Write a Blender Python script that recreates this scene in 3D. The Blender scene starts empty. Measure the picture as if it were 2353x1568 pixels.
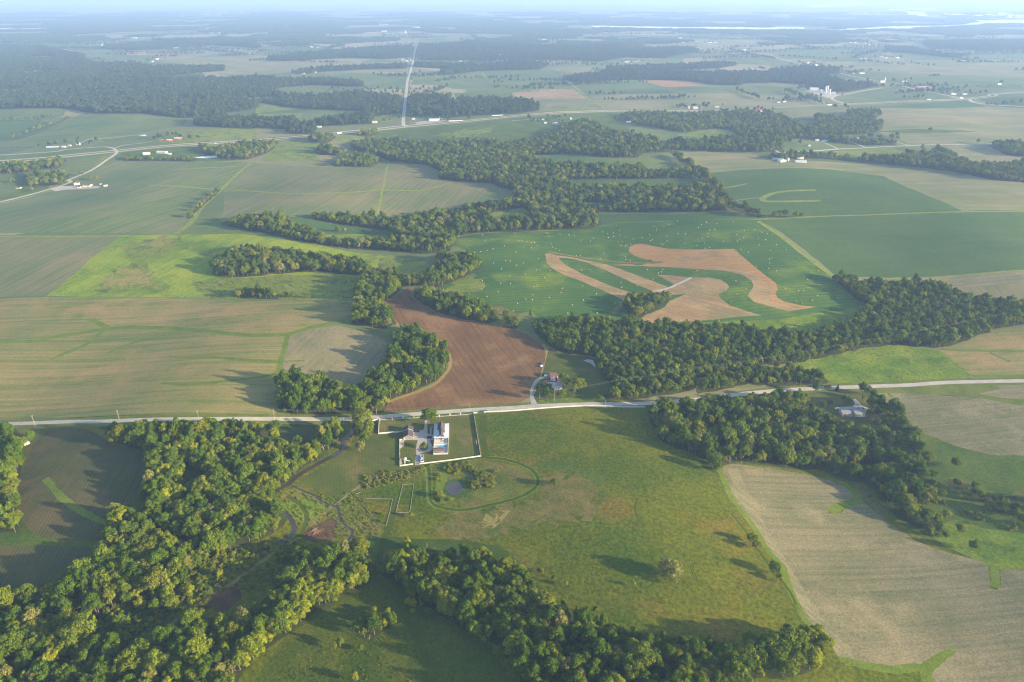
import bpy, math, random
import numpy as np
from mathutils import Vector, Matrix, geometry as mgeo

random.seed(11)
NPR = np.random.default_rng(11)
SC = bpy.context.scene
COL = SC.collection
pi = math.pi
R = math.radians

# ------------------------------------------------------------------ camera
# every coordinate pair below is a point of a survey grid 2353 x 1568 that is
# carried onto the rolling terrain and becomes a place in metres there
EYE = 400.0
FOC, CX, CY = 1634.0, 1176.5, 784.0
PITCH = math.atan((784 + 23) / FOC)
cs, sn = math.cos(PITCH), math.sin(PITCH)
cam = bpy.data.cameras.new("camera")
camo = bpy.data.objects.new("camera", cam)
COL.objects.link(camo)
camo.location = (0, 0, EYE)
camo.rotation_euler = (pi / 2 - PITCH, 0, 0)
cam.angle = 2 * math.atan(CX / FOC)
cam.clip_start = 1.0
cam.clip_end = 200000.0
SC.camera = camo

# ------------------------------------------------------------------ terrain
_W = [(1150, 7.5, 0.5, 1.0), (830, 5.0, 2.1, 2.3), (610, 4.2, 1.3, 4.0), (430, 2.5, 2.75, 0.4),
      (390, 2.2, 0.15, 5.1), (320, 1.4, 1.75, 2.9), (2600, 9.0, 0.9, 3.3), (3900, 12.0, 2.4, 0.7)]


def height(x, y):
    x = np.asarray(x, float); y = np.asarray(y, float)
    r = np.sqrt(x * x + y * y)
    far = 1.0 / (1.0 + (r / 3200.0) ** 2)
    flat = 1 - 0.85 * np.exp(-(((x + 75) / 170) ** 2 + ((y - 575) / 150) ** 2))
    z = np.zeros_like(x)
    for L, A, th, ph in _W:
        k = 2 * pi / L
        z = z + A * np.sin(k * (x * math.cos(th) + y * math.sin(th)) + ph)
    z = z * far * flat
    z = z + 5.0 * np.exp(-(((x - 250) / 160) ** 2 + ((y - 1250) / 130) ** 2))
    z = z + 4.0 * np.exp(-(((x - 130) / 120) ** 2 + ((y - 500) / 70) ** 2))
    return z


def grad(x, y, e=1.5):
    return ((height(x + e, y) - height(x - e, y)) / (2 * e), (height(x, y + e) - height(x, y - e)) / (2 * e))


def U2W(pts):
    """survey grid points (N,2) -> world xyz (N,3)"""
    p = np.asarray(pts, float).reshape(-1, 2)
    a = (p[:, 0] - CX) / FOC
    b = -(np.maximum(p[:, 1], -15) - CY) / FOC
    dx, dy, dz = a, cs + b * sn, -sn + b * cs
    t = EYE / -dz
    for _ in range(14):
        z = height(t * dx, t * dy)
        t = 0.5 * t + 0.5 * (EYE - z) / -dz
    return np.stack([t * dx, t * dy, height(t * dx, t * dy)], 1)


def P(u, v):
    return Vector(U2W([(u, v)])[0])


def W2U(xyz):
    q = np.asarray(xyz, float).reshape(-1, 3)
    X, Y, Z = q[:, 0], q[:, 1], q[:, 2] - EYE
    depth = Y * cs - Z * sn
    up = Y * sn + Z * cs
    depth = np.where(depth < 1, 1, depth)
    return np.stack([CX + FOC * X / depth, CY - FOC * up / depth], 1)


def ground(x, y):
    return float(height(x, y))


def Z(c, r, pts):
    return [(588.25 * c + x / 4.0, 391.8 * r + y / 4.0) for x, y in pts]


def HZ(x, y):
    return (850.2 + x * 0.11724, 930.6 + y * 0.11724)


# ------------------------------------------------------------------ bookkeeping
def tag(o, label=None, cat=None, group=None, kind=None):
    if label: o['label'] = label
    if cat: o['category'] = cat
    if group: o['group'] = group
    if kind: o['kind'] = kind
    return o


def empty(name, loc, rz=0.0, label=None, cat=None, group=None):
    o = bpy.data.objects.new(name, None)
    o.empty_display_size = 0.5
    COL.objects.link(o)
    o.location = loc
    o.rotation_euler = (0, 0, rz)
    return tag(o, label, cat, group)


def link_mesh(name, me, parent=None):
    o = bpy.data.objects.new(name, me)
    COL.objects.link(o)
    if parent: o.parent = parent
    return o


def copy_tree(o, parent=None):
    c = o.copy(); COL.objects.link(c)
    if parent: c.parent = parent
    for ch in list(o.children): copy_tree(ch, c)
    return c


class MB:
    """collects boxes, prisms, tubes... and links them as ONE mesh"""
    def __init__(s): s.v, s.f = [], []

    def add(s, vs, fs):
        n = len(s.v); s.v += [tuple(v) for v in vs]; s.f += [tuple(i + n for i in f) for f in fs]; return s

    def box(s, x0, x1, y0, y1, z0, z1):
        return s.add([(x0, y0, z0), (x1, y0, z0), (x1, y1, z0), (x0, y1, z0), (x0, y0, z1), (x1, y0, z1), (x1, y1, z1), (x0, y1, z1)],
                     [(3, 2, 1, 0), (4, 5, 6, 7), (0, 1, 5, 4), (1, 2, 6, 5), (2, 3, 7, 6), (3, 0, 4, 7)])

    def extrude(s, prof, a0, a1, axis='y'):
        n = len(prof)
        m = (lambda p, q, t: (p, t, q)) if axis == 'y' else (lambda p, q, t: (t, p, q))
        vs = [m(p, q, a0) for p, q in prof] + [m(p, q, a1) for p, q in prof]
        fs = [tuple(range(n)), tuple(range(2 * n - 1, n - 1, -1))]
        for i in range(n):
            j = (i + 1) % n; fs.append((i, i + n, j + n, j))
        return s.add(vs, fs)

    def tube(s, p0, p1, r0, r1, n=6):
        p0, p1 = Vector(p0), Vector(p1); d = (p1 - p0)
        if d.length < 1e-6: return s
        d.normalize(); a = d.orthogonal().normalized(); b = d.cross(a)
        vs = []
        for p, r in ((p0, r0), (p1, r1)):
            for i in range(n):
                t = 2 * pi * i / n; vs.append(p + (a * math.cos(t) + b * math.sin(t)) * r)
        fs = [tuple(range(n - 1, -1, -1)), tuple(range(n, 2 * n))]
        for i in range(n):
            j = (i + 1) % n; fs.append((i, j, j + n, i + n))
        return s.add(vs, fs)

    def mesh(s, name, mats):
        me = bpy.data.meshes.new(name)
        me.from_pydata(s.v, [], s.f)
        for m in (mats if isinstance(mats, (list, tuple)) else [mats]): me.materials.append(m)
        me.update()
        return me

    def build(s, name, mat, parent=None):
        return link_mesh(name, s.mesh(name, mat), parent)


# ------------------------------------------------------------------ materials
def mat_new(name):
    m = bpy.data.materials.new(name); m.use_nodes = True
    nt = m.node_tree; nt.nodes.clear()
    out = nt.nodes.new('ShaderNodeOutputMaterial')
    b = nt.nodes.new('ShaderNodeBsdfPrincipled')
    nt.links.new(b.outputs[0], out.inputs['Surface'])
    b.inputs['Roughness'].default_value = 0.9
    b.inputs['Specular IOR Level'].default_value = 0.15
    return m, nt, b


def node(nt, typ, **kw):
    n = nt.nodes.new(typ)
    for k, v in kw.items(): setattr(n, k, v)
    return n


def math_n(nt, op, a, b=None, c=None, clamp=False):
    n = node(nt, 'ShaderNodeMath', operation=op); n.use_clamp = clamp
    for i, q in enumerate((a, b, c)):
        if q is None: continue
        if isinstance(q, (int, float)): n.inputs[i].default_value = q
        else: nt.links.new(q, n.inputs[i])
    return n.outputs[0]


def mixc(nt, f, a, b, blend='MIX'):
    n = node(nt, 'ShaderNodeMix', data_type='RGBA', blend_type=blend)
    for i, q in ((0, f), (6, a), (7, b)):
        if isinstance(q, (int, float)): n.inputs[i].default_value = q
        elif isinstance(q, tuple): n.inputs[i].default_value = (*q, 1) if len(q) == 3 else q
        else: nt.links.new(q, n.inputs[i])
    return n.outputs[2]


def noise(nt, vec, scale, detail=3, rough=0.5):
    n = node(nt, 'ShaderNodeTexNoise'); n.noise_dimensions = '3D'
    n.inputs['Scale'].default_value = scale; n.inputs['Detail'].default_value = detail
    n.inputs['Roughness'].default_value = rough
    nt.links.new(vec, n.inputs['Vector'])
    return n.outputs['Fac']


def contrast(nt, v, k, off=0.5):
    return math_n(nt, 'ADD', math_n(nt, 'MULTIPLY', math_n(nt, 'SUBTRACT', v, 0.5), k), off, clamp=True)


def simple_mat(name, col, rough=0.7, spec=0.3, metallic=0.0, grain=0.12, gscale=1.5):
    m, nt, b = mat_new(name)
    geo = node(nt, 'ShaderNodeTexCoord')
    f = noise(nt, geo.outputs['Object'], gscale, 3)
    lo = tuple(c * (1 - grain) for c in col); hi = tuple(min(1, c * (1 + grain)) for c in col)
    nt.links.new(mixc(nt, contrast(nt, f, 2.2), lo, hi), b.inputs['Base Color'])
    b.inputs['Roughness'].default_value = rough
    b.inputs['Specular IOR Level'].default_value = spec
    b.inputs['Metallic'].default_value = metallic
    return m


def ground_mat(name, a, b, ang=0.0, streak=0.0, patch=60.0, pk=3.0, c=None, cpatch=120.0, cat_=0.55, fine=0.35, tuft=2.0,
               row=0.0, rowamt=0.0, bump=0.5, bdist=0.35, slen=160.0, swid=3.5, mow=0.0, mowamt=0.0):
    """ground cover: two tones in patches, streaks along the rows, tufts, an optional third tone in islands"""
    wm_ = lambda q: None if q is None else (q[0] * 1.02, q[1] * 1.02, q[2] * 0.72)
    if not any(k in name for k in ('gravel', 'concrete', 'highway')): a, b, c = wm_(a), wm_(b), wm_(c)
    m, nt, bs = mat_new(name)
    pos = node(nt, 'ShaderNodeNewGeometry').outputs['Position']
    rot = node(nt, 'ShaderNodeVectorRotate', rotation_type='Z_AXIS'); rot.inputs['Angle'].default_value = -ang
    nt.links.new(pos, rot.inputs['Vector']); rv = rot.outputs[0]
    f = contrast(nt, noise(nt, pos, 1.0 / patch, 5, 0.62), pk)
    if streak:
        mp = node(nt, 'ShaderNodeMapping'); mp.inputs['Scale'].default_value = (1 / slen, 1 / swid, 1 / 400)
        nt.links.new(rv, mp.inputs['Vector'])
        s = noise(nt, mp.outputs[0], 1.0, 4, 0.7)
        f = math_n(nt, 'ADD', f, math_n(nt, 'MULTIPLY', math_n(nt, 'SUBTRACT', s, 0.5), streak * 4), clamp=True)
    colr = mixc(nt, f, a, b)
    if c is not None:
        cm = contrast(nt, noise(nt, pos, 1.0 / cpatch, 6, 0.65), 7.0, cat_ - 0.55)
        colr = mixc(nt, cm, colr, c)
    if row:
        w = node(nt, 'ShaderNodeTexWave', wave_type='BANDS', bands_direction='Y')
        w.inputs['Scale'].default_value = 2 * pi / (20.0 * row) ; w.inputs['Distortion'].default_value = 0.6
        w.inputs['Detail Scale'].default_value = 0.02
        nt.links.new(rv, w.inputs['Vector'])
        colr = mixc(nt, math_n(nt, 'MULTIPLY', w.outputs['Fac'], rowamt), colr, (0.0, 0.0, 0.0), 'MIX')
    if mow:
        w = node(nt, 'ShaderNodeTexWave', wave_type='BANDS', bands_direction='Y')
        w.inputs['Scale'].default_value = 2 * pi / (20.0 * mow); w.inputs['Distortion'].default_value = 0.8
        w.inputs['Detail Scale'].default_value = 0.05
        nt.links.new(rv, w.inputs['Vector'])
        colr = mixc(nt, math_n(nt, 'MULTIPLY', w.outputs['Fac'], mowamt), colr, tuple(q * 0.55 for q in a))
    tn = noise(nt, pos, 1.0 / tuft, 4, 0.72)
    k = math_n(nt, 'ADD', math_n(nt, 'MULTIPLY', math_n(nt, 'SUBTRACT', tn, 0.5), fine * 5), 1.0)
    mul = node(nt, 'ShaderNodeVectorMath', operation='SCALE')
    nt.links.new(colr, mul.inputs[0]); nt.links.new(k, mul.inputs['Scale'])
    nt.links.new(mul.outputs[0], bs.inputs['Base Color'])
    bs.inputs['Specular IOR Level'].default_value = 0.05
    if bump:
        bp = node(nt, 'ShaderNodeBump'); bp.inputs['Strength'].default_value = bump; bp.inputs['Distance'].default_value = bdist
        nt.links.new(tn, bp.inputs['Height']); nt.links.new(bp.outputs[0], bs.inputs['Normal'])
    return m


def leaf_mat(name, cols, noise_scale=0.35, trans=0.3):
    """foliage: hue picked per tree, light and dark clumps inside the crown, some light passing through"""
    m = bpy.data.materials.new(name); m.use_nodes = True
    nt = m.node_tree; nt.nodes.clear()
    out = node(nt, 'ShaderNodeOutputMaterial')
    oi = node(nt, 'ShaderNodeObjectInfo'); tc = node(nt, 'ShaderNodeTexCoord')
    ramp = node(nt, 'ShaderNodeValToRGB')
    el = ramp.color_ramp.elements
    el[0].position = 0; el[0].color = (*cols[0], 1); el[1].position = 1; el[1].color = (*cols[-1], 1)
    for i, c in enumerate(cols[1:-1]):
        e = el.new((i + 1) / (len(cols) - 1)); e.color = (*c, 1)
    nt.links.new(oi.outputs['Random'], ramp.inputs[0])
    n = noise(nt, tc.outputs['Object'], noise_scale, 3, 0.6)
    k = math_n(nt, 'ADD', math_n(nt, 'MULTIPLY', math_n(nt, 'SUBTRACT', n, 0.5), 1.5), 1.0)
    mul = node(nt, 'ShaderNodeVectorMath', operation='SCALE')
    nt.links.new(ramp.outputs[0], mul.inputs[0]); nt.links.new(k, mul.inputs['Scale'])
    d = node(nt, 'ShaderNodeBsdfDiffuse'); t = node(nt, 'ShaderNodeBsdfTranslucent')
    mx = node(nt, 'ShaderNodeMixShader'); mx.inputs[0].default_value = trans
    nt.links.new(mul.outputs[0], d.inputs[0]); nt.links.new(mul.outputs[0], t.inputs[0])
    nt.links.new(d.outputs[0], mx.inputs[1]); nt.links.new(t.outputs[0], mx.inputs[2])
    nt.links.new(mx.outputs[0], out.inputs['Surface'])
    return m
# ------------------------------------------------------------------ ground covers
G = {}
G['base'] = ground_mat('far_farmland', (0.075, 0.115, 0.045), (0.20, 0.185, 0.10), patch=340, pk=4.5, c=(0.035, 0.065, 0.026), cpatch=600, cat_=0.54, fine=0.2, tuft=14, bump=0.3, bdist=1.0)
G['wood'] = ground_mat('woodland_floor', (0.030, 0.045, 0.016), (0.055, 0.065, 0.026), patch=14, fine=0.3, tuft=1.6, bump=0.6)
G['meadow'] = ground_mat('meadow_grass', (0.034, 0.070, 0.005), (0.112, 0.112, 0.009), patch=110, pk=2.6, c=(0.128, 0.092, 0.020), cpatch=85, cat_=0.38, fine=0.46, tuft=3.0, bump=1.0, bdist=0.6)
G['fore'] = ground_mat('foreground_grass', (0.030, 0.059, 0.007), (0.069, 0.087, 0.011), patch=60, pk=3, c=(0.090, 0.093, 0.016), cpatch=55, cat_=0.40, fine=0.40, tuft=2.2, bump=1.0, bdist=0.5)
G['rough'] = ground_mat('rough_grass', (0.052, 0.081, 0.014), (0.119, 0.119, 0.028), patch=22, pk=3.5, c=(0.133, 0.098, 0.049), cpatch=26, cat_=0.46, fine=0.42, tuft=2.0, bump=1.0, bdist=0.5)
G['bare'] = ground_mat('bare_patch', (0.085, 0.090, 0.024), (0.150, 0.115, 0.052), patch=14, pk=3.5, c=(0.060, 0.090, 0.018), cpatch=20, cat_=0.5, fine=0.4, tuft=1.8, bump=0.9)
G['green'] = ground_mat('green_grass', (0.044, 0.080, 0.014), (0.084, 0.112, 0.022), patch=45, pk=3, fine=0.33, tuft=2.4, bump=0.8, bdist=0.4)
G['deep'] = ground_mat('deep_grass', (0.034, 0.068, 0.014), (0.055, 0.089, 0.019), patch=30, pk=3, fine=0.35, tuft=2.0, bump=0.8, bdist=0.4)
G['bright'] = ground_mat('bright_pasture', (0.108, 0.172, 0.018), (0.205, 0.235, 0.026), patch=60, pk=3.2, c=(0.075, 0.125, 0.022), cpatch=80, cat_=0.44, fine=0.3, tuft=2.6, ang=R(68), streak=0.6, swid=7, slen=200, bump=0.7)
G['tanweed'] = ground_mat('dry_weeds', (0.170, 0.153, 0.051), (0.221, 0.183, 0.085), patch=16, pk=3, c=(0.102, 0.128, 0.025), cpatch=24, cat_=0.5, fine=0.38, tuft=2.4, bump=0.9)
G['oldpasture'] = ground_mat('old_pasture', (0.098, 0.140, 0.025), (0.153, 0.170, 0.038), patch=30, pk=3, c=(0.064, 0.098, 0.020), cpatch=26, cat_=0.5, fine=0.42, tuft=3.0, bump=1.0, bdist=0.5)
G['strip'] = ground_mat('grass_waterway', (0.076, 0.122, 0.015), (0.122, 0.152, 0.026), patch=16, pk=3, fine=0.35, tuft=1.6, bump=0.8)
G['stripfar'] = ground_mat('far_grass_strip', (0.118, 0.158, 0.034), (0.185, 0.205, 0.050), patch=16, pk=3, fine=0.3, tuft=2, bump=0.6)  # brighter tone of the strip grass, used for the distant strips
G['verge'] = ground_mat('roadside_grass', (0.072, 0.104, 0.016), (0.122, 0.133, 0.036), patch=20, pk=3, fine=0.35, tuft=1.5, bump=0.8)
G['pasture'] = ground_mat('sunny_pasture', (0.074, 0.132, 0.012), (0.150, 0.185, 0.022), patch=32, pk=3.2, c=(0.060, 0.105, 0.013), cpatch=34, cat_=0.44, fine=0.42, tuft=2.8, bump=1.0, bdist=0.5)
G['hay'] = ground_mat('mown_hay_field', (0.034, 0.088, 0.026), (0.066, 0.122, 0.028), patch=120, pk=3, c=(0.140, 0.185, 0.026), cpatch=130, cat_=0.36, fine=0.22, tuft=2.6, ang=R(10), streak=0.4, swid=7, slen=160, mow=9.0, mowamt=0.32, bump=0.5)
G['soy'] = ground_mat('soybean_field', (0.058, 0.102, 0.036), (0.115, 0.135, 0.058), patch=150, pk=2.8, ang=R(8), streak=0.4, swid=14, slen=300, fine=0.18, tuft=4, bump=0.4)
G['soydark'] = ground_mat('dark_soybean_field', (0.040, 0.082, 0.028), (0.066, 0.106, 0.038), patch=180, pk=2.8, ang=R(5), streak=0.3, swid=14, slen=300, fine=0.16, tuft=4, bump=0.4)
G['rowcrop'] = ground_mat('row_crop', (0.060, 0.112, 0.042), (0.150, 0.150, 0.085), patch=150, pk=1.6, ang=R(68), streak=0.85, swid=7, slen=260, fine=0.15, tuft=3, bump=0.4)
G['rowcrop2'] = ground_mat('young_row_crop', (0.078, 0.112, 0.056), (0.172, 0.150, 0.098), patch=170, pk=2.4, ang=R(76), streak=0.65, swid=7, slen=260, fine=0.15, tuft=3, bump=0.4)
G['corn'] = ground_mat('young_corn', (0.092, 0.124, 0.040), (0.228, 0.178, 0.092), patch=110, pk=2.0, ang=R(2), streak=0.75, swid=8, slen=300, c=(0.265, 0.175, 0.10), cpatch=140, cat_=0.38, fine=0.22, tuft=2.4, bump=0.5)
G['corn2'] = ground_mat('sprouting_corn', (0.120, 0.122, 0.080), (0.195, 0.165, 0.125), patch=60, pk=2.4, ang=R(80), streak=0.6, swid=5, slen=120, c=(0.22, 0.175, 0.13), cpatch=70, cat_=0.38, fine=0.26, tuft=2, bump=0.5)
G['stubble'] = ground_mat('stubble_field', (0.096, 0.104, 0.066), (0.178, 0.153, 0.118), patch=60, pk=2.2, ang=R(7), streak=0.65, swid=4.5, slen=190, c=(0.22, 0.185, 0.14), cpatch=80, cat_=0.33, fine=0.36, tuft=1.6, bump=0.6)
G['paletan'] = ground_mat('pale_field', (0.110, 0.132, 0.068), (0.205, 0.178, 0.118), patch=200, pk=3.0, ang=R(6), streak=0.6, swid=22, slen=420, fine=0.14, tuft=5, bump=0.3)
G['tan'] = ground_mat('tan_field', (0.195, 0.130, 0.086), (0.300, 0.205, 0.135), patch=45, pk=2.8, ang=R(-35), streak=0.8, swid=5, slen=170, c=(0.16, 0.14, 0.085), cpatch=60, cat_=0.42, fine=0.24, tuft=2.4, bump=0.4)
G['redtan'] = ground_mat('reddish_field', (0.245, 0.132, 0.070), (0.335, 0.200, 0.105), patch=60, pk=2.6, ang=R(-5), streak=0.7, swid=7, slen=170, c=(0.20, 0.135, 0.09), cpatch=60, cat_=0.42, fine=0.22, tuft=2.4, bump=0.4)
G['plow'] = ground_mat('ploughed_soil', (0.088, 0.050, 0.030), (0.165, 0.093, 0.055), patch=70, pk=2.4, ang=R(112), streak=0.55, swid=4.0, slen=90, c=(0.19, 0.115, 0.070), cpatch=70, cat_=0.36, fine=0.28, tuft=1.6, bump=0.9, bdist=0.4)
G['darkcrop'] = ground_mat('dark_young_crop', (0.043, 0.056, 0.029), (0.085, 0.085, 0.043), patch=60, pk=2.4, ang=R(98), streak=0.45, swid=2.5, slen=80, row=3.0, rowamt=0.2, c=(0.111, 0.089, 0.055), cpatch=70, cat_=0.32, fine=0.2, tuft=1.4, bump=0.6)
G['lawn'] = ground_mat('mown_lawn', (0.064, 0.084, 0.020), (0.117, 0.111, 0.035), patch=16, pk=2.4, ang=R(96), mow=2.4, mowamt=0.30, c=(0.156, 0.125, 0.055), cpatch=22, cat_=0.36, fine=0.2, tuft=1.0, bump=0.3)
G['turf'] = ground_mat('creekside_lawn', (0.043, 0.068, 0.015), (0.078, 0.087, 0.022), patch=28, pk=2.6, ang=R(100), mow=3.0, mowamt=0.16, c=(0.111, 0.096, 0.037), cpatch=40, cat_=0.36, fine=0.24, tuft=1.6, bump=0.5)
G['plowrim'] = ground_mat('field_rim', (0.26, 0.17, 0.085), (0.20, 0.17, 0.07), patch=8, pk=3, fine=0.3, tuft=1.4, bump=0.5)
G['plowtrack'] = ground_mat('wheel_track', (0.105, 0.052, 0.030), (0.14, 0.075, 0.042), patch=8, pk=3, fine=0.25, tuft=1.4, bump=0.5)
G['headland'] = ground_mat('field_headland', (0.130, 0.128, 0.088), (0.225, 0.195, 0.150), patch=30, pk=2.2, ang=R(-58), streak=0.7, swid=2.4, slen=90, fine=0.34, tuft=1.4, bump=0.6)
G['gravel'] = ground_mat('gravel_road', (0.29, 0.26, 0.22), (0.40, 0.365, 0.31), patch=9, pk=2.4, fine=0.10, tuft=0.8, bump=0.3, bdist=0.05)
G['concrete'] = ground_mat('concrete_drive', (0.27, 0.25, 0.225), (0.33, 0.305, 0.275), patch=7, pk=2, fine=0.06, tuft=1, bump=0)
G['highway'] = ground_mat('highway_pavement', (0.28, 0.25, 0.22), (0.36, 0.32, 0.28), patch=30, pk=2, fine=0.08, tuft=2, bump=0)
G['track'] = ground_mat('dirt_track', (0.128, 0.104, 0.052), (0.192, 0.152, 0.080), patch=10, pk=3, c=(0.072, 0.096, 0.024), cpatch=9, cat_=0.5, fine=0.3, tuft=1.2, bump=0.5)
G['mowpath'] = ground_mat('mown_path', (0.036, 0.061, 0.009), (0.056, 0.074, 0.012), patch=14, pk=3, fine=0.3, tuft=1.4, bump=0.3)
G['soil'] = ground_mat('burnt_ground', (0.045, 0.030, 0.022), (0.095, 0.062, 0.042), patch=8, pk=3, fine=0.35, tuft=1.0, bump=0.9)
G['algae'] = ground_mat('algae_pond', (0.030, 0.050, 0.018), (0.050, 0.070, 0.026), patch=14, pk=2.5, fine=0.1, tuft=2, bump=0)
G['algae'].node_tree.nodes['Principled BSDF'].inputs['Roughness'].default_value = 0.35


def patchwork(m):
    """far farmland: squarish parcels, each with its own crop"""
    nt = m.node_tree; bs = nt.nodes['Principled BSDF']
    pos = node(nt, 'ShaderNodeNewGeometry').outputs['Position']
    sc = node(nt, 'ShaderNodeMapping'); sc.inputs['Scale'].default_value = (1 / 520, 1 / 430, 0.0); sc.inputs['Rotation'].default_value = (0, 0, 0.1)
    nt.links.new(pos, sc.inputs['Vector'])
    v = node(nt, 'ShaderNodeTexVoronoi', distance='CHEBYCHEV', voronoi_dimensions='2D'); v.inputs['Scale'].default_value = 1.0; v.inputs['Randomness'].default_value = 0.75
    nt.links.new(sc.outputs[0], v.inputs['Vector'])
    sp = node(nt, 'ShaderNodeSeparateColor'); nt.links.new(v.outputs['Color'], sp.inputs[0])
    rp = node(nt, 'ShaderNodeValToRGB'); rp.color_ramp.interpolation = 'CONSTANT'
    cols = [(0.055, 0.100, 0.034), (0.20, 0.17, 0.095), (0.085, 0.125, 0.040), (0.14, 0.145, 0.065), (0.045, 0.085, 0.030), (0.27, 0.215, 0.13), (0.10, 0.13, 0.045)]
    el = rp.color_ramp.elements
    for i, c in enumerate(cols):
        e = el[i] if i < 2 else el.new(i / len(cols)); e.position = i / len(cols); e.color = (*c, 1)
    nt.links.new(sp.outputs[0], rp.inputs[0])
    old = bs.inputs['Base Color'].links[0].from_socket
    nt.links.new(mixc(nt, 0.38, rp.outputs[0], old), bs.inputs['Base Color'])


patchwork(G['base'])


def water_mat(name, col, rough, bumpk=0.05):
    m, nt, b = mat_new(name)
    pos = node(nt, 'ShaderNodeNewGeometry').outputs['Position']
    nz = noise(nt, pos, 0.08, 4)
    nt.links.new(mixc(nt, contrast(nt, nz, 3), col, tuple(c * 1.5 for c in col)), b.inputs['Base Color'])
    b.inputs['Roughness'].default_value = rough
    b.inputs['Specular IOR Level'].default_value = 0.5
    bp = node(nt, 'ShaderNodeBump'); bp.inputs['Strength'].default_value = bumpk; bp.inputs['Distance'].default_value = 0.1
    nt.links.new(noise(nt, pos, 1.2, 2), bp.inputs['Height']); nt.links.new(bp.outputs[0], b.inputs['Normal'])
    return m


G['creek'] = water_mat('creek_water', (0.030, 0.026, 0.020), 0.12)
G['river'] = water_mat('sky_sheen_water', (0.46, 0.50, 0.52), 0.25)  # pale base colour stands in for bright sky mirrored in the water
G['pond'] = water_mat('pond_water', (0.036, 0.034, 0.030), 0.45)

# ------------------------------------------------------------------ the map
LAYERS = []   # (kind name, world xy outline, material key, wood settings or None)


def widen(pts):
    q = []
    for x, y in pts:
        if x <= 1: x = -240
        if x >= 2352: x = 2353 + 260
        if y >= 1567: y = 1568 + 130
        q.append((x, y))
    return q


def catmull(p, closed, sub=6):
    p = np.asarray(p, float); n = len(p); out = []
    for i in range(n if closed else n - 1):
        if closed: a, b, c, d = p[(i - 1) % n], p[i], p[(i + 1) % n], p[(i + 2) % n]
        else: a, b, c, d = p[max(i - 1, 0)], p[i], p[i + 1], p[min(i + 2, n - 1)]
        for t in np.linspace(0, 1, sub, endpoint=False):
            out.append(0.5 * ((2 * b) + (c - a) * t + (2 * a - 5 * b + 4 * c - d) * t * t + (3 * b - a - 3 * c + d) * t ** 3))
    if not closed: out.append(p[-1])
    return np.array(out)


def densify(w, closed=True, k=0.014, lo=5.0):
    out = []; n = len(w)
    for i in range(n if closed else n - 1):
        a, b = w[i], w[(i + 1) % n]
        L = np.hypot(*(b - a)); st = max(lo, k * np.hypot(*((a + b) / 2)))
        m = max(1, int(math.ceil(L / st)))
        for t in range(m): out.append(a + (b - a) * t / m)
    if not closed: out.append(w[-1])
    return np.array(out)


def jitter(w, amt):
    if not np.any(amt): return w
    return w + NPR.normal(0, 1, w.shape) * amt


def A(kind, mat, pts, curve=False, wood=None, jit=0.5, label=None):
    p = np.array(widen(pts), float)
    w = U2W(p)[:, :2]
    if curve: w = catmull(w, True)
    w = densify(w)
    dist = np.hypot(w[:, 0], w[:, 1])[:, None]
    w = jitter(w, jit * np.clip(dist / 700, 0.6, 3))
    LAYERS.append((kind, w, mat, wood, label))


def ribbon_xy(w, width):
    w = np.asarray(w)
    t = np.gradient(w, axis=0); t /= np.maximum(np.hypot(t[:, 0], t[:, 1]), 1e-9)[:, None]
    nrm = np.stack([-t[:, 1], t[:, 0]], 1)
    width = np.asarray(width, float)
    hw = (width / 2) if width.ndim == 0 else (np.interp(np.linspace(0, 1, len(w)), np.linspace(0, 1, len(width)), width) / 2)[:, None]
    return np.concatenate([w + nrm * hw, (w - nrm * hw)[::-1]])


def line_xy(pts, curve=True, off=0.0):
    w = U2W(np.array(widen(pts), float))[:, :2]
    if curve and len(pts) > 2: w = catmull(w, False)
    w = densify(w, False)
    if off:
        t = np.gradient(w, axis=0); t /= np.hypot(t[:, 0], t[:, 1])[:, None]
        w = w + np.stack([-t[:, 1], t[:, 0]], 1) * off
    return w


def RB(kind, mat, pts, width, curve=True, wood=None, jit=0.0, off=0.0, label=None):
    LAYERS.append((kind, jitter(ribbon_xy(line_xy(pts, curve, off), width), jit), mat, wood, label))


T = Z
A('field', 'meadow', [(0, 975), (806, 966), (1176, 941), (1481, 930), (1700, 905), (2000, 890), (2353, 872), (2353, 1568), (0, 1568)])
A('field', 'fore', [(850, 1335), (700, 1400), (490, 1568), (1230, 1568), (1130, 1480), (1060, 1450), (930, 1352), (890, 1330)])
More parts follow.
